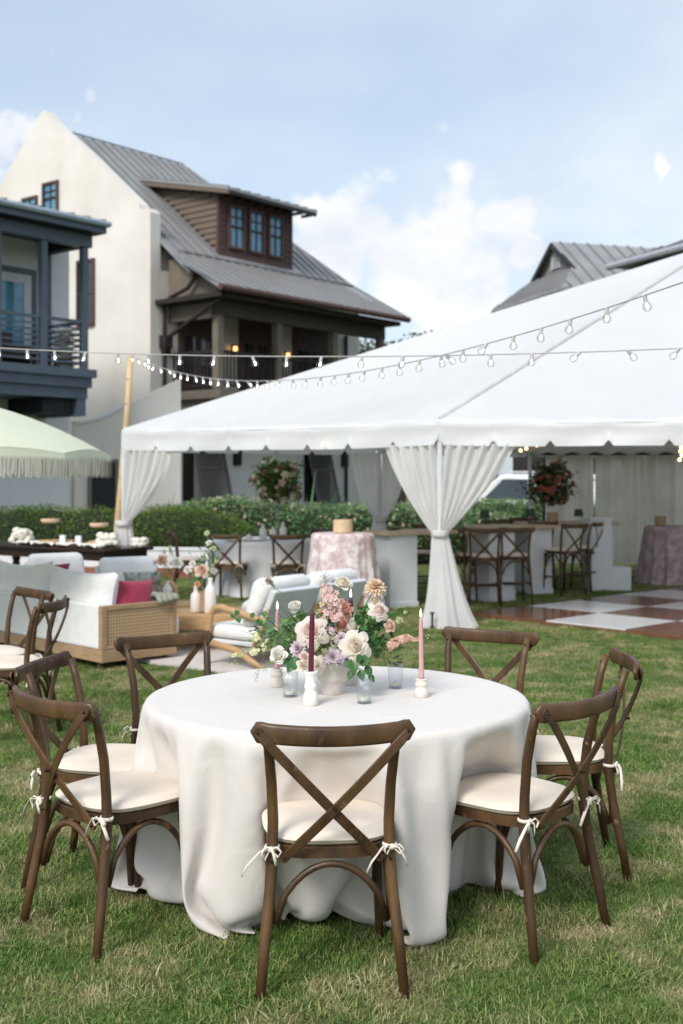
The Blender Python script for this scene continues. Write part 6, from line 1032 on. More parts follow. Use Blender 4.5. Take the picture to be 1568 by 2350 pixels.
0,7,-3,0,-5,0,2,0,-2,0,-1,0,0,0,1,0,-1,1,1,1,0,6,0,-3,-2,0,1,-3,-2,2,1,1,8,-5,2,-6,1,-2,1,1,-3,0,0,1,-1,-1,0,2,2,-1,-2,0,0,4,-2,-2,0,1,-1,5,6,-4,-6,0,-2,1,-1,0,1,1,-2,2,1,-3,1,-1,2,2,-4,1,0,0,0,2,0,0,-2,0,-1,1,2,-1,0,1,-3,0,0,1,2,
0,-1,6,-6,-1,0,1,0,1,4,-2,1,-3,-2,-1,1,0,3,7,-9,-1,0,-1,0,4,5,-3,-6,1,-1,1,1,1,-1,0,-1,-1,1,0,-1,1,-1,1,0,0,0,0,1,-1,2,-2,-1,1,0,0,1,1,-1,-1,0,-17,-1,2,-3,2,4,5,-8,0,3,1,2,-4,2,-5,4,5,-4,-2,-2,-1,-1,2,-3,4,-2,0,0,1,0,0,1,3,1,4,-1,
-7,-3,4,8,1,1,-6,-5,0,-1,0,0,0,-1,1,-1,1,-2,8,-5,1,5,-8,0,0,1,2,-1,-1,-1,0,1,2,3,5,-6,-3,-3,-1,2,-1,0,3,-1,-2,8,-8,-1,2,-1,1,-2,2,-1,1,3,8,11,-17,-5,-2,1,1,-1,4,-3,4,-4,-1,0,1,4,5,-7,3,1,-5,7,0,-3,-3,1,2,-1,1,-4,-2,0,0,4,5,-7,-3,1,
0,0,2,3,2,-4,-4,1,2,-1,0,0,-1,1,-1,1,-2,0,0,2,0,-2,0,0,1,0,0,1,1,-2,0,-1,1,1,2,1,-4,0,-15,-4,4,-2,-1,11,-4,3,-4,7,-6,-4,8,-2,-4,-2,2,0,-5,6,1,-3,7,-4,6,-1,-8,-2,1,0,-3,0,19,10,-3,-9,0,-1,3,-11,3,0,-2,-7,0,1,1,6,-7,1,-1,2,-2,2,3,5,
-2,-4,-4,4,-4,0,0,2,-2,-1,1,2,-1,1,8,-2,-10,1,6,3,-5,-3,-2,1,0,5,3,-6,9,-5,-5,3,7,-8,3,4,7,-11,-3,-3,-1,-1,1,5,0,-4,1,2,-1,1,0,1,5,-6,1,2,-1,-1,11,-3,-6,-5,3,0,7,-7,-4,1,1,1,-1,0,0,-2,-3,3,2,3,-3,6,-4,0,0,10,-13,-2,0,3,-4,2,-2,0,0,
0,0,0,0,0,1,-1,0,-1,7,3,-10,1,1,1,3,-2,-2,0,-13,1,-1,4,-2,0,2,0,1,-4,-3,2,3,3,1,-5,6,-8,14,-4,4,-1,-4,1,-10,13,-6,10,-16,-5,1,1,5,15,1,-4,10,-5,-12,-1,9,-8,-8,-5,1,8,4,4,-7,4,-1,0,2,2,-11,11,0,-11,6,-4,4,-6,-3,3,-3,3,4,0,-3,-3,1,
10,-6,6,4,-7,2,-1,-5,9,-2,-11,15,-3,-4,14,-2,-10,2,1,-12,-1,4,0,-3,6,4,-5,-2,4,-7,-2,5,1,3,2,2,-7,-7,7,-4,8,-3,3,-10,8,-7,3,-4,2,5,11,-11,-3,0,8,-12,11,-9,2,5,-2,1,-6,4,5,4,-1,-4,-2,8,-12,-3,0,8,-12,0,1,-1,0,-1,1,-1,0,-1,1,1,2,-1,
6,3,5,-10,13,-9,0,1,1,-11,4,-7,-5,4,4,-2,-3,-3,0,0,7,6,0,5,-2,-10,9,4,0,-5,3,-5,-1,-2,0,7,-14,5,-8,-3,1,-1,3,12,26,2,-5,4,-9,-18,2,-2,-17,6,7,14,-15,9,-2,5,0,-3,5,-6,-10,2,5,1,3,-2,-1,-11,-4,13,7,-1,6,-9,-13,-3,5,13,-2,-1,2,5,-1,3,
-11,6,-7,-2,11,-5,4,10,-8,-1,9,-9,-7,-8,0,13,2,13,-11,-9,-11,-1,13,0,4,2,-1,-2,-3,-5,3,-8,3,12,-2,-5,-11,7,-2,-4,-5,0,21,-4,-4,5,-4,9,-21,5,1,6,1,0,-5,13,3,-1,-1,-1,-7,17,-8,-11,-9,0,1,1,0,-3,-2,1,3,-2,-5,1,2,7,4,5,-11,12,-8,10,
-10,21,-7,-2,-9]
_d = np.array(DRAPE).reshape(3, NS, NR).transpose(1, 2, 0); _q = np.cumsum(np.cumsum(_d, axis=0), axis=1) * .002; _q[:3, :, 2] = .7445
cm = MB().add([tuple(p) for p in _q.reshape(-1, 3)], [(a * NR + b, a * NR + (b + 1) % NR, (a + 1) * NR + (b + 1) % NR, (a + 1) * NR + b) for a in range(NS - 1) for b in range(NR)])
for k, rr in enumerate((.55, .40, .25, .12, .03)):
    o_ = len(cm.v); cm.v.extend([(rr * cos(2 * pi * b / NR), rr * sin(2 * pi * b / NR), .7445) for b in range(NR)]); inner = 0 if k == 0 else o_ - NR
    cm.f.extend([(inner + b, o_ + b, o_ + (b + 1) % NR, inner + (b + 1) % NR) if k else (b, o_ + b, o_ + (b + 1) % NR, (b + 1) % NR) for b in range(NR)])
cm.f.append(tuple(range(o_ + NR - 1, o_ - 1, -1)))
tclo = cm.build('tablecloth', m_linen, smooth=True, sub=1); tclo.location = (TCx, TCy, 0)
tag(tclo, 'pale grey linen draped to the grass over the round foreground table', 'tablecloth')

# ------------------------------------------------------------------ rattan sided sofa, back to the camera
S0 = Vector((-2.02, 9.82, 0)); so = empty('sofa', S0, atan2(.70, .714), 'long white sofa with oak frame and cane end panel, its back to the camera', 'sofa')
# local x: along the short end away from the camera; local y: along the back to the left
SL, SD = 2.5, .78
bx = lambda n, m, lo, hi, bev=.006, sm_=False: MB().box(lo, hi).build(n, m, so, bevel=bev, smooth=sm_)
bx('base_rail', m_oakd, (0, 0, .065), (SD, SL, .17)); bx('end_post', m_oakd, (0, 0, .171), (.055, .05, .545)); bx('end_post', m_oakd, (SD - .055, 0, .171), (SD, .05, .545)); bx('arm_rail', m_oakd, (.056, 0, .50), (SD - .056, .05, .545)); bx('lower_rail', m_oakd, (.056, 0, .171), (SD - .056, .05, .20))
m_cane = bpy.data.materials.new('woven_cane'); m_cane.use_nodes = True; N_ = m_cane.node_tree.nodes; Lk = m_cane.node_tree.links; b_ = N_['Principled BSDF']; co_ = N_.new('ShaderNodeTexCoord')
def wv(ax, sc):
    w = N_.new('ShaderNodeTexWave'); w.bands_direction = ax; w.inputs['Scale'].default_value = sc; w.inputs['Distortion'].default_value = .3; Lk.new(co_.outputs['Object'], w.inputs[0]); return w.outputs['Fac']
mm = N_.new('ShaderNodeMath'); mm.operation = 'MULTIPLY'; Lk.new(wv('X', 11), mm.inputs[0]); Lk.new(wv('Z', 11), mm.inputs[1])
rp = N_.new('ShaderNodeValToRGB'); Lk.new(mm.outputs[0], rp.inputs[0]); rp.color_ramp.elements[0].position = .18; rp.color_ramp.elements[0].color = (.50, .345, .20, 1); rp.color_ramp.elements[1].position = .6; rp.color_ramp.elements[1].color = (.20, .12, .06, 1); Lk.new(rp.outputs[0], b_.inputs['Base Color']); b_.inputs['Roughness'].default_value = .7
bx('cane_panel', m_cane, (.056, .012, .201), (SD - .056, .03, .499), 0)
bx('back_panel', m_white, (-.004, .051, .172), (.10, SL, .555), .02)
bx('arm_panel', m_white, (.10, .032, .172), (SD - .06, .09, .53), .01); bx('seat_cushion', m_white, (.12, .1, .20), (SD + .12, SL / 2 - .01, .40), .05, True); bx('seat_cushion', m_white, (.12, SL / 2 + .01, .20), (SD + .12, SL - .1, .40), .05, True)
for (x, y) in ((.02, .10), (SD - .09, .10), (.04, SL - .2), (SD - .09, SL - .2)): MB().tube([(x + .03, y, 0), (x + .03, y, .066)], [.016, .026], 10).build('leg', m_umber, so)
def pillow(name, m, w, h, t, parent, M, seed=0, sag=.0):
    def f(sg):
        def g(u, v):
            a, b = 2 * u - 1, 2 * v - 1; pin = (1 - .10 * (1 - abs(a) ** 2) * abs(b) ** 3); k = max(0, (1 - a ** 4)) * max(0, (1 - b ** 4))
            return (a * w / 2 * (1 - .09 * (1 - b * b) * abs(a) ** 3), sg * t / 2 * k ** .55 * (1 + .08 * sin(a * 5 + seed) * sin(b * 4 + seed)), b * h / 2 * pin - sag * (1 - a * a) * (b > 0) * b)
        return g
    mb = MB().grid(f(1), 16, 14).grid(f(-1), 16, 14); o = mb.build(name, m, parent, smooth=True); o.matrix_local = M; return o
def Mx(loc, rx=0, ry=0, rz=0): return Matrix.Translation(loc) @ Euler((rx, ry, rz), 'XYZ').to_matrix().to_4x4()
pillow('back_cushion', m_white, 1.08, .44, .24, so, Mx((.22, .66, .60), radians(9), 0, radians(90)), 1, .02); pillow('back_cushion', m_white, 1.08, .44, .24, so, Mx((.22, 1.74, .62), radians(9), radians(1.5), radians(90)), 2, .03)
sM = Matrix.Translation(S0) @ Matrix.Rotation(atan2(.70, .714), 4, 'Z')
def onsofa(x, y, z): return sM @ Vector((x, y, z))
pc = pillow('throw_pillow', m_burg, .42, .36, .15, None, Matrix.Translation(onsofa(.46, .24, .555)) @ Euler((radians(-14), radians(3), radians(28)), 'XYZ').to_matrix().to_4x4(), 4); tag(pc, 'magenta throw pillow propped in the cane end of the white sofa', 'pillow')
tbk = MB(); 
for k in range(4): tbk.tube([(.0 + .05 * k, -.11, .02 + .01 * k), (.02 + .05 * k, -.03, .07), (.02 + .05 * k, .06, .085 - .01 * k), (.0 + .05 * k, .13, .03)], .03, 8, sy=.8)
th = tbk.build('throw_blanket', mat('sage_knit', (.33, .34, .27), (.25, .26, .2), scale=40, bump=.4, bscale=200), None, smooth=True); th.location = onsofa(.60, .07, .515); th.rotation_euler = (0, 0, .6); tag(th, 'sage green knitted throw folded over the sofa arm', 'blanket')

# ------------------------------------------------------------------ oak lounge chairs
def lounge(loc, rz, label):
    o = empty('lounge_chair', loc, rz, label, 'armchair', 'white lounge chairs with oak frames')      # faces local +x, width along y
    for s in (-1, 1):
        y = s * .34
        P = [(.30, y, 0), (.27, y, .30), (.235, y, .50), (.20, y, .555), (.13, y, .57), (-.10, y, .525), (-.34, y, .475)]
        MB().tube(P, [.017, .024, .024, .024, .026, .026, .022], 10, sy=1.25).build('arm', m_oak, o, smooth=True)
        MB().tube([(.27, y, .24), (-.05, y, .19), (-.42, y, 0)], [.026, .028, .020], 10, sy=1.2).build('side_rail', m_oak, o, smooth=True)
        MB().tube([(-.20, y * .97, .18), (-.30, y * .97, .38), (-.37, y * .97, .58)], [.022, .022, .018], 8).build('back_post', m_oak, o, smooth=True)
    MB().box((-.22, -.31, .23), (.30, .31, .27)).build('seat_shell', m_greyup, o, bevel=.01); MB().box((-.22, -.31, .275), (.33, .31, .40)).build('seat_cushion', m_white, o, bevel=.04, smooth=True)
    b = MB().prism([(-.17, -.31, .28), (-.24, -.31, .28), (-.44, -.31, .74), (-.38, -.31, .76)], (0, .62, 0)); b.build('back_shell', m_greyup, o, bevel=.015)
    c = MB().prism([(-.04, -.30, .40), (-.165, -.30, .40), (-.375, -.30, .80), (-.29, -.30, .865), (-.17, -.30, .83)], (0, .60, 0)); c.build('back_cushion', m_white, o, bevel=.05, smooth=True)
    return o
f_ = Vector((-.81, .59, 0)); l1 = lounge((-.72, 10.10, 0), atan2(f_.y, f_.x), 'white lounge chair with its grey back to the camera, nearer of the right pair')
l1.scale = (1.02, 1.0, .93)
dup(l1, (-.30, 10.72, 0), atan2(f_.y, f_.x), 'white lounge chair half hidden behind the flowers, farther of the right pair')
dup(l1, (-2.12, 12.05, 0), atan2(-.62, .35), 'white lounge chair facing the camera in front of the dark table')
dup(l1, (-3.0, 12.65, 0), atan2(-.70, .5), 'white lounge chair facing the camera behind the left part of the sofa')
kp = pillow('throw_pillow', mat('grey_print_cloth', (.6, .6, .57), (.2, .22, .2), scale=18), .40, .26, .12, None, Matrix.Translation((-2.02, 11.86, .56)) @ Euler((radians(25), 0, .15), 'XYZ').to_matrix().to_4x4(), 5); tag(kp, 'small grey patterned pillow on the lounge chair before the dark table', 'pillow')
kp = pillow('throw_pillow', m_greyup, .36, .24, .12, None, Matrix.Translation((-.74, 10.10, .50)) @ Euler((radians(10), radians(-20), radians(55)), 'XYZ').to_matrix().to_4x4(), 6); tag(kp, 'small grey pillow on the lounge chair nearest the flowers', 'pillow')
kp = pillow('throw_pillow', m_burg, .36, .26, .1, None, Matrix.Translation((-3.05, 12.3, .60)) @ Euler((.3, 0, .5), 'XYZ').to_matrix().to_4x4(), 7); tag(kp, 'pink pillow peeping over the left part of the sofa', 'pillow')
# coffee tables and rug
def coffee(loc, rz, sx, sy, h, label):
    o = empty('coffee_table', loc, rz, label, 'table'); w = lambda q, z: 1
    tp = MB(); rings(tp, [[(x * sx, y * sy, z) for x, y in superpoly(1, 1, -.5, .5, e=2.6, grow=g)] for z, g in ((h - .14, -.02), (h - .135, 0), (h - .01, 0), (h, -.012))]); tp.build('tabletop', m_oak, o, smooth=False)
    for (a, b) in ((-.36, -.3), (.36, -.3), (-.36, .3), (.36, .3)): MB().tube([(a * sx, b * sy, 0), (a * sx * .95, b * sy * .95, h - .14)], [.018, .024], 8).build('leg', m_oakd, o)
coffee((-1.17, 11.05, 0), .15, 1.05, .72, .37, 'oval light oak coffee table between sofa and lounge chairs')
coffee((-1.75, 11.75, 0), .5, .55, .55, .37, 'small oak side table with bud vase behind the sofa arm')
rg = MB().box((-.9, -.75, 0), (.9, .75, .035)).build('rug', mat('cream_rug', (.66, .60, .57), (.58, .52, .49), scale=8, rough=.95, bump=.3, bscale=150)); rg.location = (-1.10, 10.7, 0); rg.rotation_euler = (0, 0, atan2(.59, -.81)); tag(rg, 'cream rug under the lounge chairs and coffee table', 'rug')

# ------------------------------------------------------------------ dark buffet table at the left
nc = W(238, 1262, 13.98); dt = empty('buffet_table', (nc.x, nc.y, 0), atan2(.57, -.82), 'long dark wood table with turned legs before the hedge', 'table')   # local x runs to the left, y towards the camera side -> use negative
zt = nc.z
MB().box((0, -.86, zt - .04), (2.7, 0, zt)).build('tabletop', m_dark, dt, bevel=.01)
MB().box((.06, -.80, zt - .145), (2.64, -.06, zt - .041)).build('apron', m_dark, dt)
for x in (.10, 1.32, 2.5):
    for y in (-.10, -.76): MB().lathe([(.045, 0), (.035, .05), (.038, .3), (.052, zt - .30), (.045, zt - .27), (.06, zt - .24), (.06, zt - .15)], 10, (x, y, 0)).build('leg', m_dark, dt)
dM = Matrix.Translation((nc.x, nc.y, 0)) @ Matrix.Rotation(atan2(.57, -.82), 4, 'Z')
def ondt(x, y, z=0): return dM @ Vector((x, y, zt + z))
m_nap = mat('cream_cloth', (.78, .74, .66), (.68, .64, .56), scale=25, bump=.5, bscale=60)
def ruffle(loc, sx, sz_, label, seed, n=70):
    R = random.Random(seed); mb = MB()
    for k in range(n):
        a = R.random() * 2 * pi; zz = R.random(); r = sx * (1 - .25 * zz) * R.uniform(.55, 1); mb.ball((r * cos(a), r * sin(a), zz * sz_ * .85 + .025), R.uniform(.028, .055), 7, 5, (1, 1, .8))
    o = mb.build('napkin_bundle', m_nap, smooth=True); o.location = loc; tag(o, label, 'napkins'); return o
ruffle(ondt(1.78, -.25), .13, .19, 'ruffled cream napkin bundle at the left end of the dark table', 1); ruffle(ondt(.18, -.25), .13, .16, 'ruffled cream napkin bundle near the front corner of the dark table', 2)
ruffle(ondt(-.02 + .12, -.72), .11, .07, 'low crumpled cream cloth at the right end of the dark table', 3, 40)
rn_ = MB().grid(lambda u, v: (.2 + 1.5 * u, -.05 - .28 * v + .04 * sin(u * 20), .012 + .022 * abs(sin(u * 29 + 3 * v)) + .02 * abs(sin(v * 9 + u * 17))), 90, 12).build('table_runner', m_nap, smooth=True); rn_.matrix_world = dM @ Matrix.Translation((0, 0, zt)); tag(rn_, 'crinkled cream gauze runner along the dark table', 'cloth')
for i, x in enumerate((1.05, .76)):
    o = MB().box((-.035, -.035, 0), (.035, .035, .135)).build('box_candle', mat('white_wax_%d' % i, (.78, .78, .80)), bevel=.004); o.location = ondt(x, -.30); tag(o, ('tall white square candle, left of two on the dark table', 'tall white square candle, right of two on the dark table')[i], 'candle')
for i, (x, y, Y) in enumerate(((116, 1196, 14.9), (228, 1206, 14.7))):      # tiered stands with wooden plates
    p = W(x, y, Y); s_ = empty('serving_stand', (p.x, p.y, zt), 0, ('two tier wooden serving stand, left of two on the dark table', 'two tier wooden serving stand, right of two on the dark table')[i], 'stand')
    MB().lathe([(.13, 0), (.135, .02), (.13, .04)], 20, (0, 0, .03)).build('lower_plate', m_oak, s_); MB().lathe([(.10, p.z - zt - .02), (.12, p.z - zt), (.12, p.z - zt + .03)], 20).build('upper_plate', mat('pale_wood_%d' % i, (.72, .52, .34)), s_)
    MB().tube([(0, 0, 0), (0, 0, p.z - zt + .18)], .008, 6).tube([(-.05, 0, p.z - zt + .03), (0, 0, p.z - zt + .22), (.05, 0, p.z - zt + .03)], .005, 5).lathe([(.06, 0), (.05, .015)], 12).build('rod', m_trimd, s_)
p = ondt(1.3, -.55); o = MB().box((-.2, -.05, 0), (.2, .05, .06)).build('wood_tray', m_oak, bevel=.01); o.location = p; o.rotation_euler = (0, 0, -.6); tag(o, 'light wooden tray behind the white candles on the dark table', 'tray')

# ------------------------------------------------------------------ tables and seats beyond, under the tent
FT = Vector((-1.10, 16.6, 0))
def clothr(c, r, h, flare, label, m, folds=11, seed=0, amp=.035, name='tablecloth'):
    ph = seed * 1.7
    def f(u, v):
        q = 2 * pi * u
        if v < .25: rr = r * v / .25; z = h
        else: s = (v - .25) / .75; rr = r + flare * s ** 1.1 + amp * s * (sin(q * folds + ph + sin(q * 3)) + .4 * sin(q * folds * 2.1 + ph)); z = h * (1 - s) + .003
        return (rr * cos(q), rr * sin(q), z)
    o = MB().grid(f, 220, 26, wrap=True).build(name, m, smooth=True); o.location = c; tag(o, label, 'tablecloth'); return o
clothr(FT, .74, .75, .10, 'white cloth over the round dining table beyond the lounge area', mat('white_cloth', (.70, .70, .71), (.66, .66, .67), scale=3, rough=.9), 10, 1)
GC = 'cross back chairs at the white clothed table beyond'
def far_chair(x, y, rz, label): dup(A_, (x, y, 0), radians(rz), label, group=GC)
far_chair(-1.50, 15.72, -10, 'back view cross back chair at the white clothed table beyond, left one')
far_chair(-2.12, 16.45, -84, 'side view cross back chair left of the white clothed table beyond')
far_chair(-.74, 15.68, 8, 'back view cross back chair at the white clothed table beyond, right one')
far_chair(-.45, 16.9, 140, 'cross back chair on the far right side of the white clothed table beyond')
m_flor = mat('floral_print_cloth', (.76, .71, .68), (.55, .38, .40), scale=9, rough=.9, detail=3, pos=(.42, .60), c3=(.40, .45, .36))
CT = Vector((.015, 13.95, 0)); clothr(CT, .375, .965, .11, 'floral print cloth on the tall cocktail table left of the big curtain', m_flor, 12, 2, .03)
CT2 = W(1540, 1207, 18.0); CT2z = CT2.z; CT2.z = 0; clothr(CT2, .40, CT2z, .12, 'dusky floral cloth on the cocktail table at the right edge before the drape', mat('dusky_floral_cloth', (.52, .42, .44), (.33, .24, .27), scale=10, detail=3, rough=.9), 12, 3, .03)
def candle_cup(loc, r, h, label, m=None): 
    o = empty('pillar_candle_holder', loc, 0, label, 'candle holder'); MB().lathe([(r * .9, 0), (r, .01), (r, h), (r * .85, h), (r * .8, h - .03)], 20).build('cup', m or m_oak, o, smooth=False); MB().lathe([(r * .8, h - .06), (r * .8, h - .025)], 16).build('wax', m_nap, o); return o
candle_cup((CT.x, CT.y - .02, .968), .115, .155, 'round pale wood candle holder on the tall floral table', mat('pale_wood_cup', (.70, .52, .34)))
candle_cup((CT2.x - .16, CT2.y, CT2z + .003), .085, .15, 'brown wood candle holder on the right edge cocktail table', m_oakd)
# white bar tables
m_barw = mat('white_painted_bar', (.70, .71, .74), (.66, .67, .70), scale=2, rough=.5)
def podium(mb, cx, cy, w, d, h, rz):
    M = Matrix.Translation((cx, cy, 0)) @ Matrix.Rotation(rz, 4, 'Z'); t = MB().box((-w / 2, -d / 2, 0), (w / 2, d / 2, h)); mb.merge(t, M)
    for s in (-1, 1):
        t = MB().box((-w / 2 - .02, -d / 2 - .02, 0), (w / 2 + .02, d / 2 + .02, .06)).box((-w / 2 - .012, -d / 2 - .012, h - .07), (w / 2 + .012, d / 2 + .012, h - .0)); 
    mb.merge(t, M)
def bar(loc, rz, L_, label, hz=.955, ped=((0, .3), (1, .3)), D_=.5):
    o = empty('bar_table', loc, rz, label, 'bar table')
    MB().box((-.08, -.05, hz - .05), (L_ + .08, D_ + .05, hz)).build('counter_top', mat('washed_oak_top', (.55, .44, .33), (.46, .36, .26), scale=6, stretch=(1, 6, 1)), o, bevel=.006)
    for (x, w) in ped:
        xx = x * (L_ - w); q = MB().box((xx, 0, 0), (xx + w, D_, hz - .052)).build('pedestal', m_barw, o); MB().box((xx - .015, -.015, 0), (xx + w + .015, D_ + .015, .07)).build('skirting', m_barw, q)
    return o
br = atan2(.90, .44)
bar((.60, 14.50, 0), radians(28), 1.9, 'white bar table with pale wood top left of the big curtain', ped=((0, .40), (1, .40)))
bar((2.0, 16.05, 0), radians(18), 1.0, 'white bar table with pale wood top behind the bar stools right of the big curtain', ped=((0, .42), (1, .34)), D_=.55)
bar((2.75, 17.35, 0), radians(8), 1.35, 'white bar table with tall flowers, the farthest of the bars', ped=((0, .25), (1, .25)), D_=.5)
pd = empty('service_podium', (3.58, 16.7, 0), radians(6), 'tall white service podium with a lower step by the drape', 'podium')
MB().box((0, 0, 0), (.30, .4, 1.02)).build('column', m_barw, pd); MB().box((-.004, -.02, 0), (.58, .38, .34)).build('step', m_barw, pd); MB().box((-.02, -.02, 1.021), (.32, .42, 1.05)).build('cap', m_barw, pd)
st = make_chair('cross back bar stool, left of the pair in the middle of the tent opening', 'cross back bar stools', 'bar stool', 'bar_stool', H=1.19, detail=False); st.location = (1.83, 14.95, 0); st.rotation_euler = (0, 0, radians(-6)); st.scale = (.94, .94, .93)
sd = lambda x, y, rz, lb: dup(st, (x, y, 0), radians(rz), lb)
sd(2.22, 15.15, 4, 'cross back bar stool, right of the pair in the middle of the tent opening')
sd(1.52, 15.25, -30, 'cross back bar stool close behind the big curtain on its right')
sd(3.08, 16.25, 28, 'cross back bar stool nearest the white service podium, turned left')
sd(3.42, 16.75, 60, 'cross back bar stool seen side on against the white service podium')
sd(2.85, 17.1, 12, 'cross back bar stool behind the two near the white service podium')
sd(.42, 15.05, 75, 'cross back bar stool seen edge on left of the first white bar table')
sd(1.15, 15.7, 172, 'cross back bar stool on the far side of the first white bar table')
sd(2.35, 17.4, 175, 'cross back bar stool on the far side of the middle bar table'); sd(2.9, 18.3, 180, 'cross back bar stool behind the farthest bar')
def lamp(x, y, Y, zb, label):
    p = W(x, y, Y); o = empty('table_lamp', (p.x, p.y, zb), 0, label, 'lamp'); h = max(.12, p.z - zb)
    MB().lathe([(.055, 0), (.05, .012), (.008, .02), (.007, h - .05), (.012, h - .03)], 12).build('stem', m_glass, o); MB().lathe([(.075, h - .06), (.055, h + .05), (.053, h + .05), (.073, h - .06)], 16).build('shade', mat('dark_green_shade', (.035, .055, .045)), o); MB().ball((0, 0, h - .03), .012, 8, 6).build('bulb', m_filw, o)
lamp(1113, 1180, 15.9, .9, 'small lamp with dark green shade over the bar, left of three'); lamp(1218, 1176, 16.3, .957, 'small lamp with dark green shade over the bar, middle of three'); lamp(1328, 1176, 17.6, .957, 'small lamp with dark green shade over the bar, right of three')
# ------------------------------------------------------------------ sage green fringed umbrella
um = empty('umbrella', (-3.50, 10.3, 0), radians(14), 'sage green garden umbrella with cream fringe at the left edge', 'umbrella')
m_sage = mat('sage_canvas', (.72, .755, .60), (.68, .715, .565), scale=3, rough=.9, trans=.15); m_fr = mat('cream_fringe', (.82, .78, .69), (.70, .66, .57), scale=60, rough=.95, stretch=(1, 1, .1), trans=.2)
UR, UZ, UE = 1.42, 2.33, 1.83; fr = MB(); R_ = random.Random(9)
for k in range(8):
    a0, a1 = 2 * pi * k / 8, 2 * pi * (k + 1) / 8
    def fu(u, v, a0=a0, a1=a1):
        r = UR * v; p0 = Vector((cos(a0) * r, sin(a0) * r, 0)); p1 = Vector((cos(a1) * r, sin(a1) * r, 0)); p = p0.lerp(p1, u); dip = sin(pi * u) * v
        p *= 1 + .035 * dip; z = UZ - (UZ - UE) * (v ** 1.9 * .75 + v * .25) + .045 * dip
        return Vector((p.x, p.y, z))
    MB().grid(fu, 14, 14).build('canopy_panel', m_sage, um, smooth=True)
    def fw(u, v, fu=fu):
        p = fu(u, 1.0); n = Vector((p.x, p.y, 0)).normalized(); sc_ = .5 + .5 * abs(cos(pi * u)); return p + n * (.012 + .01 * v) + Vector((0, 0, -.004 - v * (.055 + .03 * sin(pi * u))))
    MB().grid(fw, 14, 3).build('canopy_hem', m_sage, um, smooth=True)
    for j in range(70):
        u = (j + R_.random()) / 70; p = fw(u, 1.0) + Vector((0, 0, .02)); n = Vector((p.x, p.y, 0)).normalized(); t = Vector((-n.y, n.x, 0)); L_ = R_.uniform(.14, .18); w = .009; s_ = R_.uniform(-.012, .012); o_ = n * (.008 + R_.uniform(-.006, .008))
        fr.add([p + o_ - t * w, p + o_ + t * w, p + o_ * .5 + t * (w * .8 + s_) - Vector((0, 0, L_)), p + o_ * .5 - t * (w * .8 - s_) - Vector((0, 0, L_))], [(0, 1, 2, 3)])
    MB().tube([(0, 0, UZ - .03), Vector((cos(a0), sin(a0), 0)) * UR * .5 + Vector((0, 0, UZ - .20)), Vector((cos(a0), sin(a0), 0)) * UR * .96 + Vector((0, 0, UE - .01))], .008, 6).build('rib', m_oak, um)
tag(fr.build('fringe', m_fr, um), kind='stuff')
MB().tube([(0, 0, 0), (0, 0, UZ + .06)], .022, 10).build('pole', m_oak, um); MB().lathe([(.25, 0), (.25, .05), (.05, .08), (.03, .3)], 20).build('base', m_greyup, um)

# ------------------------------------------------------------------ bamboo mast and the two strings of bulbs
mt = W(300, 815, 15.5); mb0 = G(266, 1380); mb0 = Vector((-3.02, 15.45, 0))
mast = empty('light_pole', mb0, 0, 'bamboo pole carrying the string lights beside the left tent corner', 'pole')
tp = mt - mb0; MB().tube([(0, 0, 0), tp * .25 + Vector((-.015, 0, 0)), tp * .5, tp * .75 + Vector((.01, 0, 0)), tp], [.055, .052, .048, .044, .040], 10).build('cane', m_bamb, mast, smooth=True)
for k in range(9): c = tp * (.1 + k * .1); MB().tube([c - tp.normalized() * .008, c + tp.normalized() * .008], .055 - .0015 * k, 10).build('node', m_oakd, mast)
sock = MB().tube([(0, 0, 0), (0, 0, -.036)], [.0115, .0125], 8).mesh('socket', m_sock)
glass = MB().lathe([(.0001, -.087), (.012, -.085), (.021, -.078), (.0265, -.066), (.0265, -.058), (.022, -.046), (.013, -.036)], 14).mesh('bulb', m_bulbg, True)
fil = MB().tube([(0, 0, -.042), (.004, 0, -.060), (-.003, 0, -.074)], [.0045, .006, .004], 6).mesh('filament', m_fil)
def string(name, label, P, spacing, seed, s=1.0, up=(0, 0, 1)):
    o = empty(name, P(0), 0, label, 'string lights'); o0 = P(0); N = 160; pts = [P(k / N) for k in range(N + 1)]
    MB().tube([p - o0 for p in pts], .0042, 5).build('wire', m_wire, o)
    R = random.Random(seed); d = 0; nxt = .12
    for k in range(N):
        seg = (pts[k + 1] - pts[k]).length
        while nxt <= d + seg:
            p = pts[k].lerp(pts[k + 1], (nxt - d) / seg); sw = R.gauss(0, .16) if R.random() < .7 else R.uniform(-.9, .9)
            M = Matrix.Translation(p - o0) @ Euler((R.gauss(0, .1), sw, 0), 'XYZ').to_matrix().to_4x4() @ Matrix.Scale(s, 4)
            so_ = inst(sock, 'socket', o, M); inst(glass, 'bulb', so_); inst(fil, 'filament', so_); nxt += spacing * R.uniform(.93, 1.07)
        d += seg
E2 = W(1735, 588, 4.9)
def P2(t): p = mt.lerp(E2, t); p.z -= 4 * .43 * t * (1 - t); return p
string('string_lights', 'string of clear bulbs sagging from the bamboo pole up to the right', P2, .30, 4, .9)
Q0, Q1 = W(-160, 788, 9.4), W(1720, 792, 6.6)
def P1(t): p = Q0.lerp(Q1, t); p.z -= 4 * .085 * t * (1 - t); return p
string('string_lights', 'nearly level string of clear bulbs crossing the whole picture', P1, .287, 5, .9)

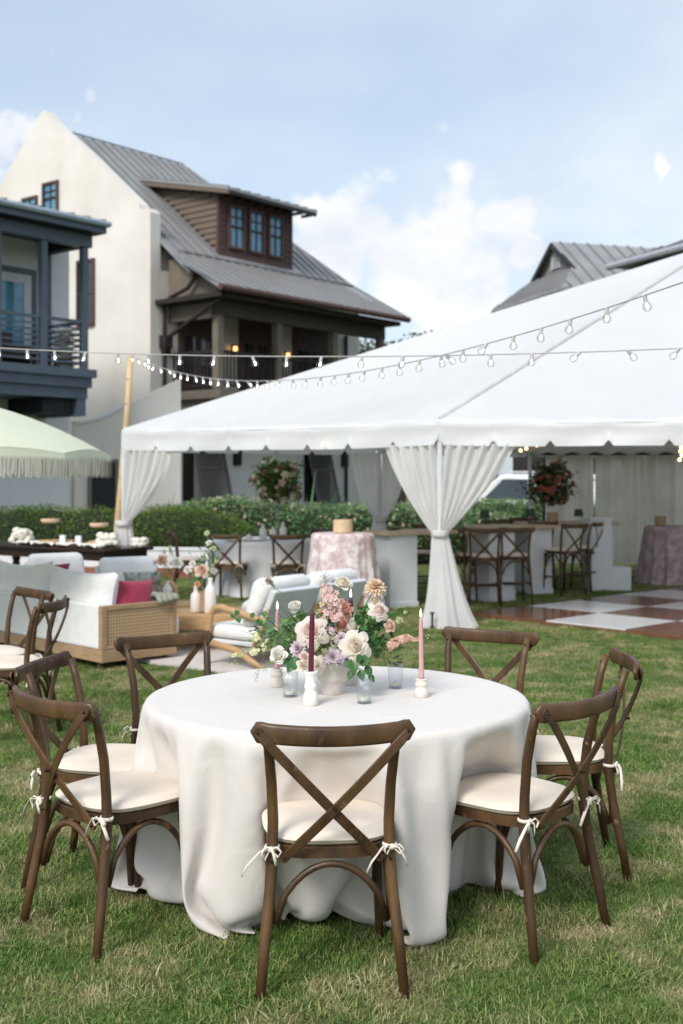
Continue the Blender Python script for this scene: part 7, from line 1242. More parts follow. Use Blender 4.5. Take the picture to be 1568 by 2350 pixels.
# ------------------------------------------------------------------ things on the linen table
def onT(x, y): Y = (HC - TZ - .004) * F / (y - HY); return Vector(((x - CX) / F * Y, Y, TZ + .0045))
def flame(o, z):
    MB().lathe([(.0001, z - .002), (.0035, z + .004), (.0048, z + .011), (.0035, z + .021), (.0012, z + .031), (.0001, z + .036)], 10).build('flame', m_flame, o, smooth=True)
def holder(p, tall, m, label):
    o = empty('candle_holder', p, 0, label, 'candle holder')
    if tall: pr = [(.0265, 0), (.0290, .003), (.0295, .02), (.0290, .042), (.0235, .056), (.0215, .060), (.0245, .068), (.0265, .075), (.0245, .083), (.0210, .092), (.0225, .112), (.0235, .120), (.0270, .127), (.0275, .131), (.0262, .134), (.0120, .134), (.0115, .110)]
    else: pr = [(.0265, 0), (.0290, .003), (.0300, .016), (.0285, .030), (.0225, .037), (.0215, .040), (.0265, .048), (.0275, .054), (.0250, .061), (.0215, .065), (.0245, .071), (.0252, .074), (.0240, .076), (.0120, .076), (.0115, .05)]
    MB().lathe(pr, 40, wob=lambda q, z: 1 + .012 * sin(2 * q + z * 60)).build('body', m, o, smooth=True); return o
def taper(p, h0, L_, m, lit, tilt, label, top=.0065):
    o = empty('taper_candle', (p[0], p[1], p[2] + h0 - .018), 0, label, 'candle'); o.rotation_euler = (0, tilt, 0); L2 = L_ + .018
    MB().lathe([(.0108, 0), (.0108, .03), (top + .0022, L2 * .8), (top + .0012, L2 - .012), (top, L2 - .006), (top * .55, L2)], 20).build('wax', m, o, smooth=True)
    MB().tube([(0, 0, L2 - .001), (.0005, 0, L2 + .007)], .0009, 5).build('wick', m_bolt, o)
    if lit: flame(o, L2 + .005)
pA = onT(713.5, 1619); holder(pA, True, m_cerw, 'tall white turned candle holder at the front, left of the flower bowl'); taper(pA, .132, .236, m_maroon, False, radians(1.4), 'unlit burgundy taper candle in the front tall holder', .008)
pB = onT(635.5, 1576); holder(pB, False, m_cer, 'short cream candle holder at the back left, behind the ribbed glass'); taper(pB, .074, .25, m_pinkw, True, radians(.4), 'lit blush taper candle behind the white rose at left')
pC = onT(967.5, 1600); holder(pC, False, m_cer, 'short cream candle holder at the right of the flower bowl'); taper(pC, .074, .245, m_pinkw, True, radians(-.6), 'lit blush taper candle at the right, standing clear of the flowers')
pD = onT(806, 1572); holder(pD, True, m_cer, 'tall cream candle holder hidden behind the flower bowl leaves'); taper(pD, .132, .240, m_maroon, True, radians(-.3), 'lit burgundy taper candle rising behind the pink flowers', .008)
def votive(p, label, l2):
    o = empty('votive_glass', p, 0, label, 'glass'); rb = lambda q, z: 1 + .018 * cos(q * 36)
    MB().lathe([(.0001, .004), (.0275, .004), (.0280, .024), (.0305, .029), (.0310, .102), (.0290, .1025), (.0285, .031), (.0262, .027), (.0255, .010), (.0001, .009)], 144, wob=rb).build('tumbler', m_glass, o, smooth=True)
    MB().lathe([(.0275, .0005), (.0285, .003), (.0285, .0065), (.0270, .0085)], 48).build('foot', glassmat('thick_glass', (.86, .90, .95), .12), o, smooth=True)
    c = empty('tealight', (p[0], p[1], p[2] + .0105), 0, l2, 'candle'); MB().lathe([(.0195, 0), (.0195, .013), (.0185, .0135)], 24).build('wax', m_nap, c); MB().tube([(0, 0, .013), (0, .001, .020)], .0008, 5).build('wick', m_bolt, c)
votive(onT(666, 1599), 'ribbed glass tumbler left of the tall white candle holder', 'tealight in the left ribbed glass'); votive(onT(836.5, 1614), 'ribbed glass tumbler in front, right of the flower bowl', 'tealight in the front ribbed glass'); votive(onT(908, 1579), 'ribbed glass tumbler at the back right under a dark leaf', 'tealight in the back right ribbed glass')
vb = onT(763.5, 1592); vase = empty('vase', vb, 0, 'footed cream ceramic bowl holding the bridal flowers', 'vase')
MB().lathe([(.042, 0), (.0455, .003), (.0465, .044), (.049, .050), (.060, .058), (.0635, .066), (.0655, .090), (.0655, .128), (.0645, .131), (.0625, .129), (.0615, .07), (.044, .055)], 56, wob=lambda q, z: 1 + .006 * sin(3 * q)).build('bowl', m_cer, vase, smooth=True)

# ------------------------------------------------------------------ flowers
def pm_(name, a, b, c=None, tr=.3):
    """petal: colour varies with depth into the bloom (object-space radius) and by noise"""
    return leafmat(name, [a, b] + ([c] if c else []), rough=.65, trans=tr)
def bloom(name, m, R, layers, seed, tone=lambda o: o, cup=1.0, curl=.35, wid=1.0, nseg=(6, 6), jag=.0, ph=0):
    """rose like bloom; layers = list of (number of petals, openness 0..1)"""
    Rn = random.Random(seed); V, Fc, T = [], [], []; nu, nv = nseg; a0 = Rn.random() * 6; tot = len(layers)
    for li, (n, op) in enumerate(layers):
        a0 += 2.4
        for k in range(n):
            ph_ = a0 + 2 * pi * k / n + Rn.uniform(-.15, .15); o_ = op * Rn.uniform(.92, 1.08); half = (1.15 - .38 * op) * wid * Rn.uniform(.92, 1.08) * (1 if n > 1 else 2.2); base = len(V); pk = Rn.uniform(.02, .12)
            ruf = Rn.random() * 6
            for j in range(nv + 1):
                v = j / nv
                for i in range(nu + 1):
                    u = 2 * i / nu - 1; vv = v * (1 - (.16 + .14 * o_) * abs(u) ** 2.4) * (1 + pk * o_ * (1 - abs(u)) ** 1.5 * v); shp = 1.0
                    rad = R * (.05 + .06 * o_ + (.12 + .80 * o_) * vv ** (.62 + .30 * o_)) ; z = R * ((.98 - .56 * o_) * vv * cup - .06 * o_)
                    if vv > .55: q = (vv - .55) / .45; z -= R * curl * o_ * q * q * .9; rad += R * .10 * o_ * q
                    an = ph_ + u * half * shp * (1 - .25 * v * o_)
                    rad += R * .035 * sin(u * 5 + ruf) * v + R * jag * Rn.uniform(-1, 1) * v
                    rad *= 1 - .10 * o_ * u * u
                    if o_ < .5: rad *= 1 - .55 * (1 - o_ / .5) * v ** 3; z *= .90 + .1 * (o_ / .5)
                    z += R * .05 * u * u * v
                    V.append((rad * cos(an), rad * sin(an), z)); T.append(min(1, max(0, tone(o_) * .75 + .25 * v + Rn.uniform(-.03, .03))))
            for j in range(nv):
                for i in range(nu): b = base + j * (nu + 1) + i; Fc.append((b, b + 1, b + nu + 2, b + nu + 1))
    base = len(V)                                   # added petal-toned dome, keeps the crevices between inner petals from going dark
    hz = .66 if layers[-1][1] > .6 else .5
    for j in range(5):
        for i in range(10): a = 2 * pi * i / 10; r = R * (.50, .47, .36, .2, .02)[j]; V.append((r * cos(a), r * sin(a), R * hz * (.0, .45, .78, .95, 1.0)[j])); T.append(.55)
    for j in range(4):
        for i in range(10): Fc.append((base + j * 10 + i, base + j * 10 + (i + 1) % 10, base + j * 10 + 10 + (i + 1) % 10, base + j * 10 + 10 + i))
    me = bpy.data.meshes.new(name); me.from_pydata(V, [], Fc); me.polygons.foreach_set('use_smooth', [True] * len(Fc)); at = me.attributes.new('tone', 'FLOAT', 'POINT'); at.data.foreach_set('value', T); me.materials.append(m); return me
def daisy(name, m, R, layers, seed, w=.11):
    Rn = random.Random(seed); V, Fc, T = [], [], []
    for (n, r1, el, lift) in layers:
        for k in range(n):
            a = 2 * pi * k / n + Rn.uniform(-.12, .12); e = el + Rn.uniform(-.10, .10); L_ = R * r1 * Rn.uniform(.88, 1.08); base = len(V); ww_ = R * w * (0.6 + .6 * r1)
            for j in range(5):
                t = j / 4; wi = ww_ * (.35 + 1.1 * sin(pi * min(.93, t * .95 + .1)) ** .8) * (1 if j < 4 else .35); r = L_ * t * cos(e) + R * .05; z = L_ * t * sin(e) + lift * R + R * .12 * t * t * (-1 if el < .5 else 1) * .8
                for s in (-1, 0, 1): V.append((r * cos(a) - s * wi * sin(a), r * sin(a) + s * wi * cos(a), z + (abs(s) * ww_ * .35))); T.append(min(1, .25 + .75 * t * Rn.uniform(.85, 1.0)) if r1 > .4 else .25)
            for j in range(4):
                for s in range(2): b = base + j * 3 + s; Fc.append((b, b + 1, b + 4, b + 3))
    me = bpy.data.meshes.new(name); me.from_pydata(V, [], Fc); at = me.attributes.new('tone', 'FLOAT', 'POINT'); at.data.foreach_set('value', T); me.polygons.foreach_set('use_smooth', [True] * len(Fc)); me.materials.append(m); return me
def cluster(name, m, pts, size, seed, petals=5, cup=.35, w=.62):
    """many little open florets; pts: list of (position, normal)"""
    Rn = random.Random(seed); V, Fc, T = [], [], []
    for p, nrm in pts:
        p = Vector(p); q = Vector(nrm).normalized().to_track_quat('Z', 'Y').to_matrix(); s = size * Rn.uniform(.75, 1.2); a0 = Rn.random() * 6; tn = Rn.uniform(0, 1)
        for k in range(petals):
            a = a0 + 2 * pi * k / petals + Rn.uniform(-.1, .1); base = len(V)
            for (r, wi, z, tt) in ((.04, .05, 0, -.35), (.55, w * .55, cup * .5, 0), (1.0, w * .42, cup * .45 + Rn.uniform(-.1, .1), .15)):
                for sd_ in (-1, 0, 1):
                    x = r * cos(a) * s - sd_ * wi * s * sin(a); y_ = r * sin(a) * s + sd_ * wi * s * cos(a); V.append(p + q @ Vector((x * (1 - .12 * abs(sd_) * (r > .9)), y_ * (1 - .12 * abs(sd_) * (r > .9)), (z + .12 * abs(sd_)) * s))); T.append(min(1, max(0, tn * .7 + .15 + tt)))
            for j in range(2):
                for i in range(2): b = base + j * 3 + i; Fc.append((b, b + 1, b + 4, b + 3))
    me = bpy.data.meshes.new(name); me.from_pydata([tuple(v) for v in V], [], Fc); at = me.attributes.new('tone', 'FLOAT', 'POINT'); at.data.foreach_set('value', T); me.materials.append(m); return me
def leaf_mesh(name, m, L_, w, seed, droop=.3, fold=.25, nv=8):
    Rn = random.Random(seed); V, Fc, T = [], [], []
    for j in range(nv + 1):
        t = j / nv; wi = w * (sin(pi * min(1, t * .96 + .02)) ** .8) * (1.25 - .6 * t)
        for i, u in enumerate((-1, -.55, 0, .55, 1)):
            V.append((u * wi, L_ * t, abs(u) * wi * fold - droop * L_ * t * t + .03 * wi * sin(t * 26) * abs(u))); T.append(min(1, .55 - (.25 if i == 2 else 0) + .2 * abs(u) * abs(sin(t * 24)) + Rn.uniform(-.1, .1)))
    for j in range(nv):
        for i in range(4): b = j * 5 + i; Fc.append((b, b + 1, b + 6, b + 5))
    me = bpy.data.meshes.new(name); me.from_pydata(V, [], Fc); at = me.attributes.new('tone', 'FLOAT', 'POINT'); at.data.foreach_set('value', T); me.polygons.foreach_set('use_smooth', [True] * len(Fc)); me.materials.append(m); return me
mp_white = pm_('white_petal', (.80, .76, .56), (.84, .82, .72), (.86, .85, .80)); mp_cream = pm_('cream_petal', (.78, .62, .48), (.82, .72, .60), (.85, .80, .71))
mp_blush = pm_('blush_petal', (.70, .44, .38), (.80, .63, .56), (.84, .75, .70)); mp_peach = pm_('peach_petal', (.70, .36, .25), (.80, .55, .43), (.83, .66, .56)); mp_gerb = pm_('apricot_petal', (.68, .42, .24), (.82, .62, .42), (.85, .72, .54))
mp_pink = pm_('pink_petal', (.76, .56, .40), (.82, .60, .56), (.85, .71, .67)); mp_coral = pm_('coral_petal', (.60, .18, .12), (.77, .33, .25), (.82, .46, .37)); mp_lil = pm_('lilac_petal', (.58, .42, .46), (.74, .60, .66), (.82, .73, .78)); mp_lilp = pm_('mauve_petal', (.62, .42, .56), (.76, .58, .70), (.82, .70, .79))
mp_hyd = pm_('hydrangea_petal', (.40, .46, .20), (.62, .64, .38), (.72, .66, .52)); mp_yel = pm_('pale_yellow_petal', (.62, .62, .28), (.80, .78, .50), (.84, .83, .64)); mp_lace = pm_('dusty_lace', (.30, .20, .17), (.45, .33, .29), (.60, .50, .45)); mp_lime = pm_('lime_petal', (.36, .46, .14), (.60, .68, .32), (.74, .78, .50))
m_lf = leafmat('rose_leaf', [(.025, .085, .022), (.045, .135, .036), (.09, .21, .07)], rough=.38, trans=.15); m_lf2 = leafmat('light_leaf', [(.11, .24, .07), (.20, .36, .12), (.32, .47, .20)], trans=.3); m_lfd = leafmat('dark_leaf', [(.02, .035, .025), (.04, .06, .04), (.06, .09, .06)], rough=.4, trans=.1); m_stem = mat('green_stem', (.10, .19, .06), (.14, .25, .08), rough=.5); m_blade2 = leafmat('blade_leaf', [(.035, .08, .03), (.05, .12, .045), (.10, .20, .08)], rough=.4)
fa = empty('flower_arrangement', (vb.x, vb.y, vb.z + .125), 0, 'loose bouquet of blush roses, dahlias and greenery in the cream bowl', 'flowers')
FO = Vector(fa.location)
def at(x, y, dy=0.0): return W(x, y, vb.y - dy) - FO          # dy: how far the bloom stands in front of the bowl's centre
def put(me, name, p, d=(0, -1, .35), spin=0, s=1.0):
    q = Vector(d).normalized().to_track_quat('Z', 'Y').to_matrix().to_4x4(); return inst(me, name, fa, Matrix.Translation(p) @ q @ Matrix.Rotation(spin, 4, 'Z') @ Matrix.Scale(s, 4))
def stem(p, q=None, r=.0018, m=None, bend=(0, 0, 0)):
    q = Vector(q) if q is not None else Vector((rnd.uniform(-.02, .02), rnd.uniform(-.02, .02), -.02)); p = Vector(p); mid = p.lerp(q, .5) + Vector((0, 0, .02)) + Vector(bend)
    MB().tube([p, p.lerp(mid, .55) + (mid - p.lerp(q, .5)) * .3, mid, q], r, 6).build('stem', m or m_stem, fa, smooth=True)
# roses: (x, y, forward, radius, facing, material, openness set)
full = [(1, .03), (2, .07), (3, .13), (3, .21), (4, .31), (5, .44), (5, .60), (5, .78), (6, .98)]; bud = [(1, .04), (2, .10), (3, .18), (3, .28), (4, .42), (4, .55)]; mid_ = [(1, .03), (2, .08), (3, .15), (4, .25), (5, .38), (5, .54), (5, .74)]
tn = lambda o: .30 + .8 * o
tn2 = lambda o: .5 + .6 * o
RB = [(789, 1334, .0, .036, (.25, -.55, .8), mp_cream, mid_, 'rose', tn2), (676, 1390, .03, .034, (-.15, -.5, .85), mp_white, bud, 'rose', tn2), (637, 1503, .10, .035, (-.35, -1, .25), mp_white, mid_, 'rose', tn2), (714, 1446, .13, .050, (-.1, -1, .35), mp_blush, full, 'rose', tn),
      (817, 1482, .14, .049, (.12, -1, .30), mp_cream, full, 'rose', tn), (699, 1507, .13, .021, (0, -1, .4), mp_blush, mid_, 'rose', tn), (697, 1527, .135, .027, (-.15, -1, .1), mp_cream, mid_, 'rose', tn2), (727, 1526, .13, .031, (.15, -1, .1), mp_cream, full, 'rose', tn2),
      (874, 1399, .06, .033, (.35, -.9, .45), mp_blush, full, 'carnation', tn2), (861, 1378, .03, .022, (.1, -.6, .8), mp_cream, bud, 'rose', tn2), (897, 1436, .07, .025, (.5, -.8, .3), mp_peach, mid_, 'lisianthus', tn), (917, 1422, .05, .018, (.4, -.5, .7), mp_lime, bud, 'lisianthus', tn2), (931, 1404, .03, .010, (.5, -.4, .7), mp_lime, bud, 'bud', tn2),
      (812, 1434, .05, .034, (.3, -.8, .5), mp_white, bud, 'tulip', tn2), (793, 1400, .03, .040, (.5, -.8, .25), mp_coral, [(2, .2), (3, .5), (4, .85)], 'poppy', tn), (785, 1432, .05, .030, (.2, -.8, .1), mp_coral, [(2, .3), (4, .8)], 'poppy', tn), (738, 1408, .03, .018, (-.5, -.8, -.1), mp_coral, [(2, .3), (3, .7)], 'poppy', tn),
      (683, 1418, -.03, .022, (-.3, -.7, .6), mp_lime, mid_, 'lisianthus', tn2), (744, 1385, -.03, .02, (0, -.5, .8), mp_lime, mid_, 'lisianthus', tn2), (712, 1475, .05, .026, (0, -1, .3), mp_lime, full, 'lisianthus', tn2)]
for i, (x, y, dy, r, d, m, lay, nm, tf) in enumerate(RB):
    p = at(x, y, dy); dv = Vector(d).normalized(); r *= 1.28; me = bloom(nm, m, r, lay, 20 + i, tone=tf, cup=1.15 if lay is bud else 1.0, curl=.45 if lay is full else .25, jag=.02 if nm == 'carnation' else 0)
    put(me, nm, p - dv * r * .55, d, i * 1.3); stem(p - dv * r * .6)
    if nm in ('rose', 'lisianthus') and r > .018:
        for k in range(4): put(leaf_mesh('sepal', m_lf2, r * .7, r * .12, k, droop=.5), 'sepal', p - dv * r * .55, dv.cross(Vector((cos(k * 1.6), sin(k * 1.6), .3))), 0)
# apricot gerbera, lilac dahlias
dal = [(14, .28, 1.25, .22), (16, .5, 1.0, .14), (18, .72, .65, .08), (20, .92, .32, .02), (18, 1.0, .05, -.02)]
g = at(862, 1346, .02); put(daisy('chrysanthemum', mp_gerb, .046, [(16, .35, 1.2, .10), (22, .6, .75, .07), (26, .85, .35, .03), (26, 1.0, .0, 0), (16, 1.1, -.4, -.02)], 5, .085), 'chrysanthemum', g, (.1, -.35, .95)); stem(g, (.03, .0, -.02), .0025)
for (x, y, dy, r, d, m, sp) in ((683, 1487, .10, .038, (-.5, -1, .5), mp_lil, 0), (764, 1508, .14, .038, (0, -1, .15), mp_lil, 1), (784, 1466, .10, .032, (0, -1, .5), mp_lil, 2), (797, 1514, .13, .028, (.3, -1, -.1), mp_lilp, 3), (752, 1450, .08, .03, (0, -1, .6), mp_lilp, 4)):
    p = at(x, y, dy); put(daisy('dahlia', m, r, dal, 30 + sp, .12), 'dahlia', p - Vector(d).normalized() * r * .3, d, sp); stem(p - Vector(d).normalized() * r * .3)
# hydrangea heads
for (x, y, dy, r, nf_, nm) in ((746, 1476, .10, .052, 150, 'hydrangea'), (772, 1478, .06, .04, 80, 'hydrangea'), (733, 1415, .0, .03, 50, 'hydrangea'), (720, 1500, .08, .035, 50, 'hydrangea'), (790, 1440, .02, .03, 40, 'hydrangea')):
    Rn = random.Random(int(x)); pts = []
    for k in range(nf_):
        d = Vector((Rn.gauss(0, 1), Rn.gauss(0, 1) - .6, Rn.gauss(0, 1) + .2)).normalized(); pts.append((d * r * Rn.uniform(.9, 1.05), d))
    put(cluster('hydrangea', mp_hyd, pts, .0085, int(x), 4, .1, .8), 'hydrangea', at(x, y, dy), (0, 0, 1)); stem(at(x, y, dy))
# pink stock: upright spikes; yellow stock at left; peach stock trailing right
def spike(a, b, n, r0, r1, size, m, seed, name='stock', rootp=None):
    Rn = random.Random(seed); a, b = Vector(a), Vector(b); ax = (b - a).normalized(); pts = []
    for k in range(n):
        t = Rn.random(); rr = r0 + (r1 - r0) * t; d = Vector((Rn.gauss(0, 1), Rn.gauss(0, 1) - .5, Rn.gauss(0, 1))); d -= ax * d.dot(ax) * .75; d.normalize(); pts.append((a.lerp(b, t) + d * rr * Rn.uniform(.7, 1.05), d + ax * .3))
    inst(cluster(name, m, pts, size, seed, 5, .4, .7), name, fa); stem(a - ax * .01, rootp, .0025)
spike(at(758, 1425, .05), at(752, 1350, .05), 85, .030, .018, .012, mp_pink, 1); spike(at(776, 1420, .07), at(766, 1362, .07), 60, .024, .017, .0115, mp_pink, 2); spike(at(742, 1372, .03), at(741, 1338, .03), 22, .014, .007, .009, mp_pink, 3)
spike(at(620, 1478, .06), at(575, 1500, .08), 42, .020, .013, .0105, mp_yel, 4); spike(at(590, 1470, .05), at(586, 1455, .04), 16, .013, .010, .010, mp_yel, 5); spike(at(560, 1500, .06), at(530, 1505, .06), 14, .009, .005, .007, mp_yel, 6)
spike(at(893, 1482, .06), at(935, 1462, .06), 55, .020, .014, .0105, mp_peach, 7); spike(at(935, 1464, .05), at(960, 1468, .05), 14, .011, .006, .009, mp_peach, 8); spike(at(905, 1478, .05), at(889, 1490, .06), 20, .014, .012, .010, mp_pink, 9)
stem(at(962, 1462, .05), at(985, 1462, .05), .0013); 
for x, y in ((978, 1460), (984, 1458), (981, 1465), (533, 1522), (546, 1523), (541, 1516)): put(bloom('bud', mp_lime, .007, [(1, .1), (2, .2)], 3), 'bud', at(x, y, .05), (.4 if x > 700 else -.4, -.3, .6 if x > 700 else -.4))
stem(at(545, 1518, .05), at(600, 1490, .05), .0012); stem(at(535, 1520, .05), at(595, 1480, .05), .0012)
# brown lace umbel
Rn = random.Random(5); c = at(620, 1335, .0); pts = []; hub = at(632, 1350, .0)
for k in range(120):
    u = Vector((-.35 + .55 * Rn.gauss(0, .7), .4 * Rn.gauss(0, 1), .3 + .55 * Rn.gauss(0, .7))); u = u * .020; pts.append((c + u, u + Vector((-.01, -.02, .01))))
inst(cluster('lace_umbel', mp_lace, pts, .0038, 6, 4), 'lace_umbel', fa); stem(hub, at(685, 1420, .0), .0016); stem(at(682, 1416, 0), None, .0016)
m2 = MB()
for p_, n_ in pts[::5]: m2.tube([hub, p_], .0005, 4)
m2.build('umbel_rays', m_stem, fa)
# palm blades fanning left
Rn = random.Random(3)
for (x, y, x0, y0) in ((590, 1403, 668, 1475), (600, 1385, 680, 1470), (617, 1393, 690, 1465), (633, 1385, 690, 1455), (646, 1393, 695, 1450), (560, 1408, 660, 1480), (549, 1437, 655, 1482), (538, 1446, 650, 1485), (535, 1462, 650, 1488), (530, 1480, 640, 1490), (532, 1493, 630, 1490), (525, 1500, 625, 1492), (575, 1395, 665, 1470), (608, 1410, 670, 1468), (655, 1400, 700, 1455)):
    a, b = at(x0, y0, .02), at(x, y, Rn.uniform(-.02, .06)); mdp = a.lerp(b, .5) + Vector((0, 0, .012)); MB().tube([a, a.lerp(mdp, .5) + Vector((0, 0, .004)), mdp, mdp.lerp(b, .5) + Vector((0, 0, .003)), b], [.0036, .0034, .0028, .0019, .0004], 4, sy=.35).build('palm_blade', m_lf, fa)
for (x, y) in ((668, 1475), (690, 1462), (655, 1486)): stem(at(x, y, .02))
# big rose leaves and fill
big = [(812, 1531, .15, .045, .021, (.15, -.5, -1)), (829, 1548, .145, .042, .018, (.3, -.5, -1)), (845, 1538, .13, .044, .018, (.5, -.35, -.8)), (835, 1516, .14, .047, .022, (1, -.2, .1)), (800, 1520, .14, .038, .016, (-.9, -.3, -.35)), (805, 1548, .13, .034, .016, (-.4, -.4, -.9)), (823, 1512, .15, .04, .02, (.4, -.6, .5)), (852, 1555, .12, .035, .013, (.7, -.3, -.9)),
       (668, 1530, .10, .042, .019, (-.5, -.4, -.8)), (676, 1520, .11, .048, .021, (.1, -.5, -1)), (662, 1518, .09, .036, .015, (-.7, -.5, -.3)), (820, 1418, .05, .030, .017, (-.4, -.5, .5)), (834, 1440, .07, .030, .016, (.6, -.6, -.2)), (826, 1428, .06, .03, .017, (-.2, -.6, .8))]
for i, (x, y, dy, L_, w, d) in enumerate(big):
    d = Vector(d).normalized(); p = at(x, y, dy) - d * L_ * .45; nn = Vector((rnd.uniform(-.2, .2), -1, .5 + rnd.uniform(-.1, .3))); xx = d.cross(nn).normalized(); zz = xx.cross(d).normalized(); M = Matrix((( xx.x, d.x, zz.x, p.x), (xx.y, d.y, zz.y, p.y), (xx.z, d.z, zz.z, p.z), (0, 0, 0, 1)))
    inst(leaf_mesh('leaf', m_lf, L_ * 1.1, w, i, droop=.12), 'leaf', fa, M); stem(p, None, .0014)
lms = [leaf_mesh('leaf', m_lf, .032, .010, 70, .2), leaf_mesh('leaf', m_lf2, .026, .010, 71, .2), leaf_mesh('leaf', m_blade2, .040, .006, 72, .15), leaf_mesh('leaf', m_lf2, .018, .009, 73, .1)]
Rn = random.Random(21)
fill = [(700, 1470, 62, 45, 62), (850, 1455, 58, 54, 118), (765, 1490, 70, 30, 40), (690, 1428, 45, 24, 44), (850, 1418, 42, 28, 52), (645, 1470, 48, 22, 40), (888, 1480, 38, 24, 46), (740, 1430, 45, 30, 24), (800, 1505, 40, 18, 26)]
for (x, y, sx, sy, n) in fill:
    for k in range(n):
        X, Y_ = Rn.gauss(x, sx * .5), Rn.gauss(y, sy * .5); p = at(X, Y_, Rn.uniform(-.10, .07)); d = (p - Vector((0, 0, -.04))).normalized() + Vector((Rn.gauss(0, .5), Rn.gauss(-.2, .5), Rn.gauss(0, .5))); put(lms[Rn.choice((0, 0, 1, 2, 2, 3) if x > 800 else (0, 1, 1, 3, 2))], 'leaf', p, d.cross(Vector((Rn.gauss(0, 1), Rn.gauss(0, 1), Rn.gauss(0, 1)))), Rn.random() * 6, Rn.uniform(.8, 1.4))
for k in range(34): stem(at(Rn.gauss(845, 28), Rn.gauss(1415, 22), Rn.uniform(-.06, .06)), None, .0013)
for k in range(20): stem(at(Rn.gauss(700, 40), Rn.gauss(1430, 20), Rn.uniform(-.06, .06)), None, .0013)
Rn = random.Random(31)
for k in range(120):
    X, Y_ = Rn.gauss(640, 30), Rn.gauss(1452, 16); p = at(X, Y_, Rn.uniform(-.05, .08)); put(lms[Rn.choice((1, 1, 3, 2))], 'leaf', p, (Rn.gauss(-.3, .5), -1, Rn.gauss(.3, .6)), Rn.random() * 6, Rn.uniform(.5, .9))
# round grey green leaves on curling stems
for (x, y) in ((612, 1412), (606, 1438), (655, 1428), (672, 1425), (690, 1410), (548, 1411), (553, 1425), (540, 1418), (585, 1415), (596, 1432)):
    dd_ = .04; xx0 = x + (15 if x > 560 else 6); put(leaf_mesh('leaf', m_lf, .026, .013, int(x), .1), 'leaf', at(x, y, dd_), (Rn.uniform(-.4, .4), -1, .5), Rn.random() * 6)
for (x, y, x2, y2) in ((552, 1418, 640, 1470), (612, 1412, 665, 1465), (655, 1428, 680, 1470), (600, 1438, 660, 1480)): stem(at(x, y, .04), at(x2, y2, .02), .0012)
# airy seed sprays
def spray(pth, n, sp, seed, name='seed_spray', m=None, sz=.0016):
    Rn = random.Random(seed); P = [at(*q) for q in pth]; mb = MB(); mb.tube(P, .0006, 4)
    for k in range(n):
        t = Rn.random() * (len(P) - 1); i = int(t); p = P[i].lerp(P[min(i + 1, len(P) - 1)], t - i); e = p + Vector((Rn.gauss(0, sp), Rn.gauss(0, sp), Rn.gauss(0, sp))); mb.tube([p, e], .00030, 3, cap=False); mb.ball(e, sz * Rn.uniform(.7, 1.3), 5, 4)
    mb.build(name, m or m_lf2_, fa)
m_lf2_ = mat('seed_head', (.20, .28, .10), (.30, .36, .16)); m_sdd = mat('dry_seed', (.16, .15, .11))
spray([(622, 1480, .08), (608, 1500, .10), (596, 1535, .12), (586, 1560, .14)], 60, .006, 1, m=m_sdd, sz=.0011); spray([(635, 1515, .1), (618, 1520, .12), (605, 1535, .12)], 60, .007, 2)
spray([(745, 1370, .0), (748, 1345, .0), (745, 1318, .0)], 90, .012, 3); spray([(766, 1380, .0), (768, 1350, .0), (765, 1330, .0)], 90, .010, 4, m=m_sdd, sz=.0010)
spray([(880, 1490, .05), (905, 1495, .05), (935, 1500, .05), (950, 1508, .05)], 130, .012, 5); spray([(930, 1500, .05), (930, 1520, .05)], 40, .006, 6)
spray([(690, 1470, .04), (660, 1475, .05), (630, 1480, .06), (600, 1476, .06)], 520, .015, 7, sz=.0014); spray([(705, 1470, .02), (675, 1460, .03), (650, 1450, .03)], 260, .013, 8, sz=.0013)
spray([(890, 1415, .02), (905, 1400, .02), (925, 1392, .02)], 60, .008, 9); spray([(765, 1540, .13), (762, 1520, .14), (772, 1500, .14)], 50, .006, 10, m=m_lf2_)
for (x, y, d, L_) in ((907, 1510, (.8, -.2, .5), .022), (914, 1520, (1, 0, -.05), .030), (903, 1522, (.8, -.1, -.35), .026), (893, 1517, (.4, -.1, -.8), .022)):
    d = Vector(d).normalized(); p = at(x, y, .03) - d * L_ * .3; xx = d.cross(Vector((0, -1, .6))).normalized(); zz = xx.cross(d); inst(leaf_mesh('leaf', m_lfd, L_ * 1.2, .0055, int(x), .1), 'leaf', fa, Matrix(((xx.x, d.x, zz.x, p.x), (xx.y, d.y, zz.y, p.y), (xx.z, d.z, zz.z, p.z), (0, 0, 0, 1))))
stem(at(905, 1516, .03), at(855, 1500, .05), .0011)

# ------------------------------------------------------------------ bud vases and the big background arrangements
def small_bunch(root, C, spec, seed, leafn=26, spread=.09, down=.12):
    Rn = random.Random(seed)
    for (dx, dy, dz, r, m) in spec:
        p = Vector(C) + Vector((dx, dy, dz)); me = bloom('rose', m, r, mid_, seed + int(dx * 1000), tone=tn2, nseg=(4, 4)); q = Vector((dx * 3, -1, .5)).normalized().to_track_quat('Z', 'Y').to_matrix().to_4x4(); inst(me, 'rose', root, Matrix.Translation(p) @ q); MB().tube([p, Vector(C) + Vector((0, 0, -down))], .0025, 5).build('stem', m_stem, root)
    P = np.array([[Rn.gauss(C[0], spread * .6), Rn.gauss(C[1], spread * .5), Rn.gauss(C[2] - .03, spread * .7)] for _ in range(leafn)]); leaves('foliage', P, .05, m_shrub, root, seed)
def bottle(loc, h, r, label, prof=None):
    o = empty('vase', loc, 0, label, 'vase'); MB().lathe([(r * .9, 0), (r, .01), (r, h * .62), (r * .8, h * .72), (r * .42, h * .82), (r * .40, h * .95), (r * .5, h), (r * .35, h), (r * .33, h * .8)], 20).build('body', m_cerw, o, smooth=True)
def vz(x, y, h_): Y = (HC - .372) * F / (y - HY); return Vector(((x - CX) / F * Y, Y, .373))
